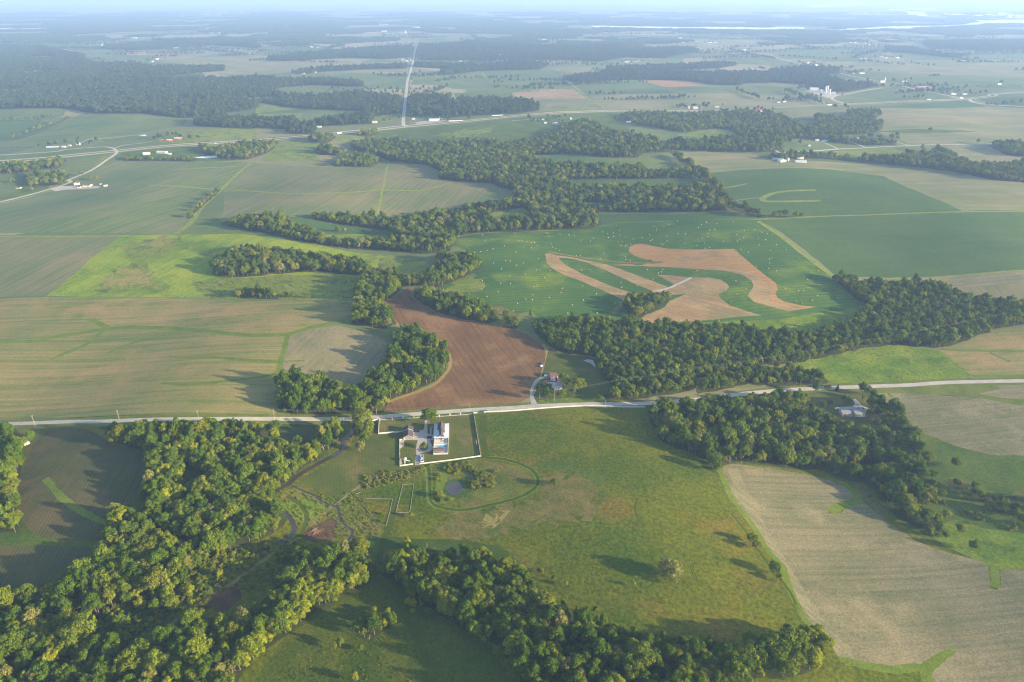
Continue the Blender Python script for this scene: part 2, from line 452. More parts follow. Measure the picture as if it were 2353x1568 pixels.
# ---- far plain
for m, pts in [
    ('paletan', [(360, 142), (475, 131), (588, 127), (803, 140), (853, 152), (748, 156), (675, 167), (588, 171), (500, 170), (515, 160), (475, 152)]),
    ('soy', [(500, 171), (940, 171), (935, 206), (835, 204), (740, 190), (640, 188), (560, 182)]),
    ('paletan', [(748, 165), (938, 159), (937, 170), (750, 170)]),
    ('green', [(0, 100), (140, 98), (200, 106), (300, 103), (420, 98), (420, 104), (330, 110), (180, 118), (90, 108), (0, 106)]),
    ('soy', [(150, 122), (260, 116), (350, 112), (280, 126), (180, 127)]),
    ('tan', [(270, 123), (330, 120), (410, 121), (395, 127), (300, 127)]),
    ('oldpasture', [(215, 150), (240, 141), (275, 141), (300, 148), (240, 150)]),
    ('soy', [(225, 132), (360, 126), (350, 140), (240, 140)]),
    ('paletan', [(365, 130), (588, 124), (588, 118), (600, 116), (590, 112), (480, 112), (410, 121)]),
    ('soy', [(0, 246), (88, 246), (155, 250), (145, 267), (120, 272), (0, 288)]),
    ('soydark', [(0, 290), (90, 275), (130, 285), (90, 306), (40, 322), (0, 330)]),
    ('soy', [(197, 260), (275, 265), (435, 275), (420, 290), (370, 297), (312, 310), (225, 317), (175, 330), (100, 334), (37, 330), (88, 307), (130, 285)]),
    ('soy', [(225, 319), (312, 312), (345, 318), (330, 328), (250, 330)]),
    ('oldpasture', [(375, 300), (470, 297), (588, 295), (590, 320), (425, 331), (350, 327), (362, 312)]),
    ('oldpasture', [(588, 262), (695, 260), (680, 279), (588, 277)]),
    ('soy', [(698, 260), (750, 252), (808, 246), (853, 259), (773, 276), (685, 280)]),
    ('oldpasture', [(588, 249), (620, 240), (658, 236), (708, 240), (713, 250), (650, 253), (588, 261)]),
    ('oldpasture', [(813, 277), (860, 266), (908, 261), (908, 277), (875, 282)]),
    ('soy', [(730, 200), (760, 211), (700, 222), (730, 228), (640, 222), (590, 212)]),
    ('oldpasture', [(950, 172), (1040, 170), (1013, 180), (950, 184), (942, 178)]),
    ('soy', [(950, 184), (1020, 178), (1103, 166), (1176, 155), (1225, 155), (1270, 165), (1301, 186), (1330, 205), (1234, 203), (1176, 210), (1045, 205), (1013, 197), (943, 195)]),
    ('tanweed', [(938, 210), (988, 210), (1033, 210), (1045, 227), (1013, 222), (975, 226), (938, 227)]),
    ('green', [(1040, 214), (1176, 212), (1180, 226), (1048, 227)]),
    ('tan', [(1176, 213), (1241, 212), (1234, 204), (1319, 205), (1349, 227), (1186, 227)]),
    ('rowcrop2', [(1060, 235), (1140, 228), (1349, 227), (1372, 240), (1394, 253), (1239, 256), (1239, 245), (1176, 233)]),
    ('paletan', [(1351, 219), (1451, 217), (1764, 217), (1850, 220), (1895, 228), (1895, 240), (1764, 247), (1551, 253), (1401, 253), (1372, 235)]),
    ('soy', [(1301, 186), (1376, 192), (1424, 215), (1351, 219), (1326, 207)]),
    ('paletan', [(1260, 156), (1360, 153), (1370, 166), (1290, 167)]),
    ('redtan', [(1476, 185), (1564, 184), (1626, 195), (1576, 200), (1526, 200)]),
    ('soy', [(1519, 201), (1634, 199), (1709, 197), (1830, 200), (1880, 215), (1764, 217), (1551, 215)]),
    ('soy', [(1920, 227), (1977, 212), (2040, 203), (2082, 203), (2140, 214), (2185, 223), (2190, 227), (2040, 234), (1952, 237)]),
    ('soy', [(2140, 205), (2240, 200), (2310, 205), (2290, 214), (2220, 222)]),
    ('paletan', [(1955, 251), (2265, 245), (2353, 260), (2353, 328), (2090, 334), (2065, 317), (2020, 305), (2040, 285), (2005, 272), (2027, 255)]),
    ('soydark', [(1950, 247), (2060, 242), (2215, 231), (2270, 246), (2100, 250)]),
    ('green', [(2005, 302), (2090, 297), (2250, 303), (2180, 305), (2060, 306)]),
    ('soydark', [(2240, 229), (2353, 222), (2353, 253), (2290, 241)]),
    ('paletan', [(1897, 142), (2027, 139), (2353, 136), (2353, 176), (2200, 172), (2100, 170), (1935, 160), (1890, 152)]),
    ('soy', [(1935, 162), (2100, 172), (2353, 178), (2353, 196), (2127, 193), (2040, 190), (2012, 184)]),
    ('soy', [(1765, 118), (1900, 104), (2010, 112), (2040, 132), (1890, 138), (1795, 135)]),
    ('soy', [(2040, 118), (2353, 116), (2353, 134), (2060, 134)]),
    ('paletan', [(1900, 98), (2353, 100), (2353, 112), (2040, 116), (1960, 106)]),
    ('soy', [(1640, 135), (1765, 133), (1880, 158), (1760, 150), (1650, 147)]),
    ('paletan', [(1440, 108), (1550, 105), (1600, 108), (1570, 114), (1470, 114)]),
    ('paletan', [(1590, 90), (1700, 95), (1765, 105), (1650, 107), (1585, 95)]),
    ('soy', [(1580, 120), (1740, 126), (1850, 150), (1700, 134), (1590, 128)]),
    ('paletan', [(1220, 92), (1280, 89), (1400, 90), (1390, 96), (1240, 97)]),
    ('green', [(640, 104), (720, 102), (760, 110), (660, 112)]),
    ('green', [(760, 96), (780, 92), (840, 96), (800, 99)]),
    ('paletan', [(790, 111), (960, 103), (1000, 104), (940, 110), (880, 113)]),
    ('green', [(850, 73), (960, 67), (950, 72), (890, 76)]),
    ('soy', [(1060, 137), (1105, 135), (1100, 140)]),
]:
    A('field', m, pts, jit=0.6)

# ---- middle distance
A('field', 'green', [(0, 385), (60, 400), (118, 418), (110, 440), (0, 508)])
A('field', 'soy', [(0, 395), (30, 400), (40, 440), (0, 470)])
A('field', 'soy', [(135, 378), (180, 368), (237, 357), (240, 364), (205, 390), (150, 402)])
A('field', 'oldpasture', [(237, 357), (258, 352), (266, 356), (240, 380), (206, 398), (215, 380)])
A('field', 'green', [(275, 350), (480, 336), (600, 328), (610, 350), (560, 368), (480, 372), (275, 367)])
A('field', 'oldpasture', [(590, 328), (708, 318), (725, 325), (745, 345), (725, 358), (740, 372), (690, 371), (600, 370), (620, 350)])
A('field', 'green', [(820, 315), (870, 302), (940, 295), (1063, 284), (1176, 273), (1250, 267), (1340, 261), (1400, 260), (1440, 262), (1450, 305), (1395, 298), (1345, 275), (1310, 284), (1278, 300), (1260, 312), (1205, 322), (1180, 333), (1130, 320), (1015, 327), (960, 322), (905, 322)], curve=False)
A('field', 'oldpasture', [(1000, 312), (1050, 302), (1110, 296), (1130, 300), (1080, 312), (1020, 318)], curve=True, jit=6)
A('field', 'oldpasture', [(770, 312), (813, 312), (845, 318), (900, 320), (860, 326), (790, 332)], curve=True, jit=6)
A('field', 'soy', [(1446, 300), (1440, 285), (1470, 275), (1530, 280), (1560, 300), (1530, 320), (1500, 316)])
A('field', 'rowcrop', [(0, 517), (136, 434), (205, 396), (270, 368), (480, 373), (560, 372), (577, 376), (540, 400), (480, 452), (435, 505), (405, 537), (0, 543)])
A('field', 'rowcrop2', [(582, 374), (700, 382), (760, 381), (888, 377), (890, 440), (868, 497), (800, 495), (730, 488), (690, 495), (610, 490), (560, 497), (512, 511), (515, 440)])
A('field', 'rowcrop2', [(888, 377), (990, 380), (1010, 392), (1010, 414), (1063, 418), (1123, 422), (1176, 439), (1197, 462), (1150, 467), (1090, 480), (1000, 492), (868, 497), (880, 437)])
A('field', 'soy', [(405, 538), (440, 515), (470, 485), (512, 511), (600, 537), (688, 553), (640, 552), (560, 540)])
A('field', 'soydark', [(655, 500), (700, 497), (730, 505), (800, 520), (868, 527), (905, 535), (890, 549), (838, 551), (800, 543), (760, 548), (730, 535), (700, 522)])
A('field', 'oldpasture', [(735, 540), (790, 537), (850, 540), (900, 540), (890, 552), (838, 553), (800, 545), (760, 550)])
A('field', 'soydark', [(1610, 398), (1700, 390), (1900, 388), (2030, 405), (2060, 420), (2130, 450), (2215, 487), (2000, 495), (1750, 501), (1690, 468), (1650, 432)])
A('field', 'paletan', [(1546, 352), (1600, 348), (1700, 352), (1765, 362), (1790, 372), (1900, 372), (2030, 378), (2040, 382), (1900, 389), (1700, 391), (1610, 399), (1575, 372)])
A('field', 'paletan', [(1900, 389), (2030, 380), (2150, 398), (2250, 413), (2353, 435), (2353, 487), (2215, 487), (2130, 450), (2060, 420), (2030, 405)])
A('field', 'soydark', [(1742, 506), (1900, 499), (2100, 490), (2353, 487), (2353, 625), (2250, 630), (2100, 640), (1960, 637), (1925, 637), (1850, 575), (1790, 530)])
A('field', 'stubble', [(1955, 639), (2100, 641), (2250, 631), (2353, 626), (2353, 652), (2250, 660), (2160, 662), (2080, 650), (1990, 655)])
A('field', 'rowcrop2', [(2160, 661), (2250, 659), (2353, 650), (2353, 700), (2280, 692), (2230, 685), (2190, 672)])
A('field', 'oldpasture', [(1890, 348), (1990, 342), (2050, 339), (2080, 345), (2085, 355), (1965, 359), (1890, 352)])
A('field', 'paletan', [(2145, 348), (2190, 334), (2280, 337), (2310, 357), (2245, 368), (2200, 366)])
A('field', 'soy', [(2085, 362), (2130, 358), (2160, 364), (2140, 374), (2090, 375)])
A('field', 'soy', [(1800, 325), (1830, 317), (1880, 322), (1930, 330), (1990, 333), (1990, 339), (1865, 346), (1800, 350)])
A('field', 'oldpasture', [(1576, 306), (1639, 296), (1681, 300), (1696, 311), (1651, 318), (1600, 320)], curve=True, jit=6)
# bright pasture
A('field', 'bright', [(276, 543), (360, 540), (560, 538), (640, 550), (700, 556), (800, 578), (880, 588), (975, 600), (990, 612), (985, 628), (955, 635), (900, 625), (845, 640), (820, 662), (815, 687), (740, 690), (600, 690), (480, 685), (360, 683), (210, 682), (107, 681)])
A('field', 'oldpasture', [(500, 640), (560, 640), (640, 632), (760, 632), (845, 640), (820, 662), (815, 686), (740, 690), (600, 690), (490, 686), (455, 670), (440, 650)])
A('field', 'oldpasture', [(300, 560), (400, 545), (410, 560), (350, 600), (340, 640), (380, 660), (330, 672), (240, 668), (245, 640), (285, 600)], curve=True, jit=6)
A('field', 'tanweed', [(250, 640), (285, 620), (330, 618), (350, 632), (330, 655), (270, 662)], curve=True, jit=6)
A('field', 'tanweed', [(345, 555), (395, 548), (400, 558), (360, 566)], curve=True, jit=6)
A('field', 'oldpasture', [(860, 590), (930, 597), (975, 604), (980, 622), (930, 625), (880, 612)], curve=True, jit=6)
# hay field
A('field', 'hay', [(1035, 545), (1120, 535), (1200, 533), (1285, 530), (1385, 520), (1420, 512), (1560, 508), (1740, 505), (1755, 512), (1800, 545), (1850, 590), (1900, 625), (1920, 640), (1985, 690), (1990, 715), (1940, 747), (1860, 768), (1790, 768), (1720, 753), (1640, 746), (1470, 746), (1430, 740), (1380, 737), (1300, 735), (1240, 738), (1220, 715), (1190, 722), (1120, 705), (1010, 672), (1005, 660), (1055, 640), (1095, 635), (1085, 625), (1105, 605), (1080, 580), (1045, 565)])
A('field', 'oldpasture', [(1010, 668), (1040, 648), (1090, 638), (1118, 650), (1100, 668), (1060, 676)], curve=True, jit=6)
A('field', 'bare', [(1120, 700), (1150, 705), (1195, 722), (1185, 733), (1140, 722)])
A('field', 'pasture', [(1480, 745), (1700, 738), (1790, 735), (1870, 720), (1940, 715), (1985, 700), (1990, 715), (1940, 747), (1860, 768), (1790, 768), (1720, 753), (1640, 746)], curve=False)
def HF(pts): return Z(2, 1, pts)
A('field', 'redtan', HF([(1080, 705), (1115, 682), (1180, 675), (1250, 685), (1330, 702), (1420, 718), (1600, 728), (1850, 728), (2040, 722), (2130, 800), (2230, 890), (2353, 980), (2430, 1040), (2440, 1090), (2420, 1130), (2440, 1170), (2500, 1205), (2650, 1240), (2793, 1255), (2660, 1280), (2533, 1292), (2440, 1270), (2353, 1245), (2230, 1210), (2170, 1155), (2190, 1110), (2225, 1060), (2200, 1010), (2120, 960), (1950, 920), (1800, 915), (1700, 905), (1400, 888), (1200, 880), (870, 868), (1100, 862), (1390, 852), (1250, 822), (1120, 782), (1072, 740)]), jit=0.3)
A('field', 'tan', HF([(1800, 893), (1990, 900), (2120, 912), (2240, 960), (2353, 1050), (2400, 1100), (2360, 1150), (2400, 1200), (2530, 1240), (2700, 1255), (2533, 1290), (2440, 1268), (2353, 1243), (2230, 1208), (2172, 1155), (2192, 1110), (2225, 1060), (2200, 1012), (2120, 962), (1950, 922), (1800, 917)]), jit=0.3)
A('field', 'tan', HF([(300, 770), (340, 760), (425, 785), (440, 820), (500, 870), (620, 940), (760, 1000), (900, 1060), (1080, 1120), (1160, 1150), (1020, 1190), (960, 1160), (800, 1090), (640, 1020), (480, 960), (380, 910), (320, 850)]), jit=0.3)
A('field', 'tan', HF([(420, 783), (560, 800), (700, 830), (872, 866), (1000, 910), (1150, 965), (1300, 1020), (1440, 1075), (1310, 1118), (1150, 1050), (1000, 985), (850, 915), (700, 850), (560, 815), (430, 800)]), jit=0.3)
A('field', 'tan', HF([(1330, 960), (1450, 962), (1650, 985), (1500, 1055), (1420, 1005)]), jit=0.3)
A('field', 'tan', HF([(1200, 1150), (1310, 1118), (1500, 1055), (1650, 985), (1800, 985), (1920, 1005), (1980, 1045), (2000, 1075), (1965, 1105), (1905, 1140), (1920, 1180), (2000, 1240), (2150, 1290), (2290, 1332), (2100, 1345), (1900, 1365), (1700, 1385), (1500, 1397), (1300, 1417), (1160, 1382), (1230, 1330), (1400, 1260), (1450, 1200), (1600, 1135), (1400, 1150)]), jit=0.3)
A('field', 'soydark', HF([(1120, 835), (1250, 820), (1370, 845), (1300, 862), (1150, 862)]), curve=True, jit=2.6)
RB('path', 'gravel', HF([(1020, 1190), (1160, 1150), (1310, 1116), (1450, 1078), (1650, 985)]), 5.0)
RB('path', 'track', HF([(1020, 1195), (980, 1260), (930, 1320)]), 7.0)
RB('path', 'track', HF([(340, 745), (480, 775), (800, 820), (1050, 848), (1380, 850)]), 6.0)
# left fields
A('field', 'rowcrop2', [(0, 545), (275, 543), (190, 612), (107, 681), (0, 690)])
A('field', 'corn', [(0, 690), (107, 683), (360, 685), (600, 692), (740, 690), (808, 688), (820, 700), (810, 720), (775, 735), (720, 752), (660, 768), (600, 772), (480, 762), (350, 754), (240, 759), (150, 772), (0, 802)])
A('field', 'corn', [(0, 803), (150, 774), (240, 760), (350, 755), (480, 763), (600, 773), (657, 770), (650, 800), (640, 830), (645, 850), (642, 880), (634, 952), (588, 952), (400, 953), (240, 956), (100, 961), (0, 966)])
A('field', 'corn2', [(657, 772), (720, 755), (780, 748), (850, 765), (900, 790), (907, 802), (880, 830), (850, 860), (830, 880), (800, 897), (780, 882), (750, 867), (700, 862), (660, 857), (648, 840), (655, 810)])
A('field', 'plow', [(935, 662), (955, 668), (945, 682), (970, 700), (1010, 720), (1060, 735), (1120, 745), (1180, 757), (1210, 768), (1245, 792), (1255, 810), (1250, 840), (1235, 880), (1225, 905), (1200, 924), (1150, 934), (1050, 940), (950, 946), (890, 949), (880, 935), (890, 920), (930, 908), (990, 885), (1015, 865), (1032, 840), (1032, 815), (1010, 785), (985, 765), (950, 745), (915, 745), (895, 720), (880, 698), (905, 685)], curve=False)
RB('path', 'plowrim', [(1034, 812), (1034, 842), (1016, 868), (990, 888), (930, 910), (888, 925)], [2.5, 4, 4, 4, 3.5, 3], jit=0.4)
RB('path', 'plowrim', [(1247, 790), (1258, 812), (1252, 842), (1238, 880), (1228, 905)], 3.5, jit=0.4)
RB('path', 'plowrim', [(880, 700), (897, 724), (918, 748), (950, 748)], 4, jit=0.4)
RB('path', 'plowtrack', [(1000, 775), (1030, 800), (1048, 822), (1062, 845)], 1.6); RB('path', 'plowtrack', [(1006, 772), (1038, 800), (1056, 822)], 1.6)
RB('path', 'plowtrack', [(1100, 783), (1120, 815), (1140, 850), (1165, 885)], 1.4); RB('path', 'plowtrack', [(1060, 740), (1110, 760), (1170, 800)], 1.4)
# near right
A('field', 'pasture', [(1800, 838), (1880, 825), (1960, 807), (2060, 791), (2110, 800), (2165, 806), (2185, 825), (2192, 830), (2235, 862), (2220, 874), (2090, 885), (1970, 890), (1910, 892), (1885, 868), (1830, 848)])
A('field', 'verge', [(1985, 890), (2100, 884), (2215, 877), (2353, 868), (2353, 955), (2330, 930), (2255, 915), (2150, 907), (2000, 905)])
A('field', 'corn', [(2160, 806), (2240, 808), (2353, 810), (2353, 858), (2235, 864), (2192, 831), (2185, 822)])
A('field', 'corn', [(2180, 797), (2240, 777), (2300, 754), (2353, 738), (2353, 803), (2280, 803)])
A('field', 'stubble', [(2000, 905), (2040, 903), (2150, 907), (2260, 916), (2330, 930), (2353, 947), (2353, 1057), (2280, 1046), (2200, 1026), (2150, 1007), (2110, 992), (2080, 972), (2060, 947), (2020, 917)])
A('field', 'stubble', [(2250, 906), (2300, 893), (2280, 881), (2353, 875), (2353, 928), (2310, 916)])
A('field', 'green', [(2095, 992), (2110, 993), (2150, 1008), (2200, 1027), (2280, 1047), (2353, 1058), (2353, 1330), (2290, 1318), (2240, 1290), (2170, 1262), (2100, 1225), (2050, 1185), (2010, 1150), (1985, 1105), (2010, 1070)])
A('field', 'pasture', [(2120, 1215), (2200, 1195), (2260, 1215), (2353, 1255), (2353, 1322), (2290, 1308), (2240, 1285), (2170, 1255)], curve=False)
A('field', 'rough', [(2180, 1095), (2240, 1110), (2300, 1135), (2353, 1150), (2353, 1180), (2290, 1160), (2220, 1135), (2170, 1115)], curve=True, jit=2.6)
A('field', 'stubble', [(1660, 1068), (1700, 1067), (1765, 1075), (1830, 1086), (1900, 1102), (1950, 1121), (1967, 1137), (1950, 1150), (1900, 1168), (1905, 1180), (1930, 1179), (1980, 1150), (2010, 1176), (2060, 1213), (2100, 1241), (2180, 1271), (2260, 1291), (2271, 1300), (2275, 1352), (2290, 1355), (2300, 1345), (2300, 1308), (2353, 1318), (2353, 1568), (2150, 1568), (2140, 1545), (2125, 1542), (2015, 1532), (1945, 1530), (1925, 1510), (1887, 1448), (1862, 1448), (1847, 1425), (1825, 1383), (1807, 1335), (1797, 1300), (1765, 1270), (1731, 1213), (1701, 1175), (1676, 1146), (1657, 1100)])
RB('field', 'headland', [(1685, 1078), (1712, 1145), (1760, 1235), (1800, 1300), (1850, 1385), (1905, 1455), (1950, 1515)], 11, jit=0.6)
# strips of grass inside the cropped land
for pts, w in [
    ([(0, 797), (60, 785), (120, 775), (240, 757), (300, 752), (380, 754), (450, 759), (520, 766), (588, 771), (660, 768), (720, 751), (790, 735)], [9, 10, 10, 12, 11, 11, 10, 10, 10, 9, 9, 8]),
    ([(207, 734), (225, 742), (246, 753)], 9), ([(240, 757), (200, 790), (150, 812), (116, 826)], [7, 8, 9, 5]), ([(410, 762), (360, 775), (290, 793), (248, 811)], [4, 6, 6, 3]),
    ([(400, 823), (500, 822), (560, 827), (640, 832)], [4, 6, 7, 6]), ([(372, 880), (420, 883), (480, 880), (588, 868), (640, 858)], [5, 8, 7, 6, 5]),
    ([(662, 768), (655, 795), (645, 830), (640, 858)], 6), ([(650, 831), (700, 829)], 3), ([(650, 853), (675, 850), (698, 842)], 3), ([(640, 858), (660, 866)], 4),
    ([(578, 373), (560, 388), (520, 425), (490, 452), (462, 478), (438, 512), (405, 538)], [9, 9, 9, 10, 11, 12, 12]),
    ([(338, 427), (400, 428), (440, 431), (495, 436)], [5, 12, 10, 5]), ([(393, 391), (470, 386), (550, 383)], [6, 13, 8]),
    ([(522, 437), (588, 440), (680, 446), (788, 443), (878, 437), (963, 438), (1013, 427), (1040, 418)], 8), ([(893, 377), (888, 392), (879, 437), (867, 497)], 5),
    ([(582, 373), (650, 380), (760, 383), (888, 377)], 8),
    ([(0, 543), (100, 544), (275, 542), (405, 538)], 5),
    ([(1874, 437), (1815, 439), (1780, 444), (1760, 451), (1752, 459), (1765, 463), (1815, 463), (1886, 461)], 13), ([(1760, 453), (1720, 457), (1690, 461)], 5), ([(1663, 432), (1690, 428), (1716, 422)], [3, 9, 4]),
    ([(1750, 503), (1900, 497), (2000, 494), (2215, 487), (2353, 486)], 5),
    ([(1742, 508), (1800, 548), (1850, 588), (1900, 625), (1922, 641)], 7),
    ([(1385, 520), (1420, 512), (1560, 507), (1740, 504)], 4),
    ([(1040, 546), (1120, 535), (1285, 529)], 5),
    ([(1960, 637), (2100, 639), (2250, 629), (2353, 624)], 4),
    ([(1618, 398), (1700, 390), (1900, 389)], 3), ([(1560, 375), (1650, 372), (1760, 374)], 3), ([(1598, 360), (1660, 356), (1690, 353)], 3),
    ([(2160, 803), (2240, 806), (2353, 809)], 5), ([(2275, 811), (2295, 820), (2320, 831)], 4), ([(2353, 858), (2235, 864)], 5),
    ([(2040, 903), (2055, 918), (2072, 935)], [3, 4, 2]),
    ([(1980, 1150), (1945, 1158), (1905, 1175)], [9, 9, 8]), ([(1975, 1143), (1940, 1112), (1900, 1097)], [8, 6, 4]),
    ([(2283, 1300), (2287, 1325), (2287, 1350)], 6), ([(2125, 1540), (2155, 1515), (2195, 1490)], [8, 7, 4]),
    ([(1650, 1075), (1676, 1130), (1701, 1170), (1731, 1210), (1765, 1265), (1797, 1300), (1810, 1340), (1830, 1385), (1862, 1448)], 5),
    ([(1930, 1515), (1990, 1530), (2060, 1540), (2125, 1543), (2160, 1570)], [5, 7, 7, 8, 8]), 
    ([(95, 334), (200, 320), (300, 312)], 4), ([(37, 262), (100, 257)], 4), ([(30, 271), (80, 263)], 4), ([(0, 336), (130, 333)], 4), ([(110, 305), (150, 285)], 4),
    ([(1303, 187), (1330, 207), (1351, 225), (1394, 253)], 12), ([(1045, 205), (1176, 204), (1240, 203)], 6), ([(1108, 166), (1120, 183)], 8), ([(940, 172), (1005, 181), (1110, 166)], 6),
    ([(1540, 215), (1700, 217), (1764, 216)], 5), ([(2000, 140), (2353, 134)], 6), ([(1400, 220), (1450, 230), (1550, 240)], 5),
    ([(680, 446), (690, 440), (700, 446)], 2),
]:
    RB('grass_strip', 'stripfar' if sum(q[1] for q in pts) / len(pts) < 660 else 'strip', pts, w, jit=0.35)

# ---- near ground round the farmstead
A('field', 'turf', [(690, 1100), (720, 1085), (765, 1055), (800, 1035), (815, 1000), (860, 965), (871, 970), (870, 997), (918, 995), (918, 1072), (950, 1075), (905, 1085), (870, 1085), (845, 1105), (840, 1130), (800, 1130), (760, 1142), (735, 1130), (705, 1115), (690, 1108)], jit=0.2)
A('field', 'rough', [(845, 1105), (870, 1086), (920, 1082), (960, 1078), (1000, 1068), (960, 1090), (930, 1105), (890, 1115), (835, 1125)], jit=0.5)
A('field', 'bare', [(850, 1100), (880, 1090), (905, 1092), (880, 1108), (855, 1112)], curve=True, jit=7)
A('field', 'rough', [(630, 1150), (660, 1125), (690, 1120), (740, 1150), (775, 1160), (790, 1140), (810, 1140), (830, 1165), (865, 1200), (880, 1215), (870, 1245), (800, 1240), (720, 1240), (700, 1190), (640, 1175)], jit=0.5)
A('field', 'strip', [(640, 1160), (700, 1145), (745, 1165), (720, 1190), (690, 1205), (670, 1185)], curve=True, jit=2.6)
A('field', 'deep', [(700, 1270), (800, 1245), (880, 1235), (960, 1240), (1040, 1240), (1150, 1255), (1200, 1300), (1180, 1300), (1000, 1258), (870, 1262), (720, 1285)])
A('field', 'bare', [(1010, 1200), (1060, 1180), (1160, 1165), (1290, 1150), (1380, 1170), (1330, 1190), (1230, 1200), (1160, 1225), (1080, 1235), (1020, 1225)], curve=True, jit=7)
A('field', 'bare', [(1225, 1110), (1270, 1090), (1340, 1095), (1370, 1120), (1350, 1150), (1250, 1150)], curve=True, jit=7)
A('field', 'tanweed', [(1110, 1195), (1130, 1182), (1155, 1180), (1150, 1195), (1120, 1205)], curve=True, jit=6)
A('field', 'green', [(1225, 1070), (1290, 1060), (1380, 1090), (1390, 1150), (1370, 1160), (1375, 1120), (1340, 1090), (1270, 1080)], curve=True, jit=2.6)
A('field', 'rough', [(1003, 1080), (1030, 1066), (1100, 1060), (1170, 1068), (1215, 1085), (1230, 1105), (1220, 1125), (1180, 1145), (1100, 1160), (1030, 1160), (1003, 1150), (1000, 1115)], curve=True, jit=2.6)
A('field', 'strip', [(1003, 1085), (1020, 1075), (1030, 1100), (1020, 1125), (1030, 1155), (1010, 1155), (1000, 1130)], curve=True, jit=2.6)
A('field', 'deep', [(1020, 1120), (1028, 1103), (1055, 1100), (1078, 1112), (1080, 1130), (1060, 1145), (1032, 1143)], curve=True, jit=2.6)
RB('path', 'mowpath', [(985, 1075), (987, 1110), (988, 1145), (1000, 1162), (1060, 1172), (1130, 1160), (1200, 1140), (1232, 1118), (1236, 1100), (1220, 1078), (1170, 1058), (1110, 1052), (1050, 1060), (1000, 1070)], 3.2, jit=0.5)
RB('path', 'strip', [(985, 1075), (987, 1110), (988, 1145), (1000, 1162), (1060, 1172), (1130, 1160), (1200, 1140), (1232, 1118), (1236, 1100), (1220, 1078), (1170, 1058), (1110, 1052), (1050, 1060), (1000, 1070)], 1.2, off=2.3, jit=0.4)
RB('path', 'strip', [(985, 1075), (987, 1110), (988, 1145), (1000, 1162), (1060, 1172), (1130, 1160), (1200, 1140), (1232, 1118), (1236, 1100), (1220, 1078), (1170, 1058), (1110, 1052), (1050, 1060), (1000, 1070)], 1.0, off=-2.2, jit=0.4)
RB('path', 'strip', [(979, 1080), (981, 1110), (984, 1150), (1000, 1168)], 2)
RB('path', 'mowpath', [(895, 1140), (905, 1170), (893, 1215), (880, 1245), (872, 1280), (860, 1320), (850, 1335)], 5)
RB('path', 'mowpath', [(850, 1335), (790, 1370), (720, 1415), (640, 1465), (590, 1500), (540, 1545), (500, 1568)], 5)
RB('path', 'mowpath', [(862, 1330), (900, 1365), (930, 1410), (960, 1475), (990, 1540), (1005, 1568)], 4.5)
RB('path', 'mowpath', [(885, 1235), (960, 1242), (1040, 1243), (1100, 1255), (1150, 1275)], 3.5)
RB('path', 'mowpath', [(1112, 955), (1108, 1000), (1117, 1050)], 7)
RB('path', 'track', [(370, 1450), (430, 1405), (500, 1362), (590, 1300), (640, 1262), (690, 1235), (720, 1205), (770, 1160), (830, 1115), (870, 1090)], [4, 3.5, 3.5, 3, 2.6, 2.5, 2.5, 2.2, 2, 2], jit=0.3)
RB('path', 'mowpath', [(690, 1235), (705, 1190), (690, 1160), (660, 1140)], 4)
RB('path', 'mowpath', [(1830, 1390), (1810, 1352), (1760, 1290), (1720, 1230), (1680, 1180)], 2)
RB('path', 'mowpath', [(1478, 1140), (1520, 1150)], 1.5)
RB('path', 'mowpath', [(1467, 1140 + 6), (1460, 1160), (1462, 1185), (1480, 1210)], 1.3)
RB('path', 'mowpath', [(1590, 1295), (1588, 1310), (1597, 1330), (1610, 1348)], 1.0)
RB('path', 'mowpath', [(1594, 1294), (1593, 1310), (1602, 1330), (1615, 1347)], 1.0)
RB('path', 'mowpath', [(1232, 1340), (1245, 1375), (1290, 1405), (1400, 1428)], 3)
A('field', 'soil', [(700, 1235), (708, 1215), (735, 1200), (760, 1190), (768, 1210), (765, 1235), (740, 1248)], curve=True, jit=2.6)
A('field', 'soil', [(475, 1395), (500, 1360), (535, 1345), (552, 1350), (545, 1385), (515, 1400)], curve=True, jit=2.6)
A('field', 'green', [(60, 1215), (100, 1240), (150, 1246), (225, 1248), (240, 1240), (225, 1258), (0, 1256), (0, 1232)])
A('field', 'green', [(0, 985), (60, 980), (118, 978), (75, 1020), (55, 1062), (38, 1110), (30, 1150), (45, 1205), (0, 1235)])
A('field', 'lawn', [(40, 980), (118, 979), (82, 1010), (60, 1040), (40, 1040)])
A('field', 'darkcrop', [(118, 981), (140, 980), (190, 986), (225, 998), (260, 1020), (330, 1033), (348, 1045), (335, 1078), (325, 1112), (310, 1152), (290, 1167), (257, 1167), (247, 1202), (240, 1242), (225, 1246), (150, 1244), (100, 1238), (62, 1216), (40, 1182), (32, 1150), (40, 1110), (58, 1062), (78, 1020)])
A('field', 'darkcrop', [(0, 1256), (60, 1254), (218, 1258), (207, 1285), (170, 1310), (140, 1328), (80, 1350), (0, 1378)])
RB('grass_strip', 'strip', [(104, 1100), (150, 1150), (200, 1182), (246, 1203)], [5, 6, 6, 4], jit=0.3)
A('lawn', 'lawn', [(871, 965.5), (1088, 951.5), (1104.5, 1048.5), (968, 1068), (968, 1072), (918, 1072.5), (918, 1012), (926, 1008), (926, 992), (870, 997)], jit=0.0)
A('lawn', 'turf', [(1225, 912), (1240, 880), (1262, 800), (1290, 812), (1340, 818), (1368, 825), (1385, 860), (1410, 890), (1385, 915), (1390, 925), (1300, 928), (1236, 930)], jit=0.3)
A('lawn', 'pasture', [(1236, 930), (1240, 920), (1300, 915), (1380, 916), (1385, 926), (1300, 929)], jit=0.2)
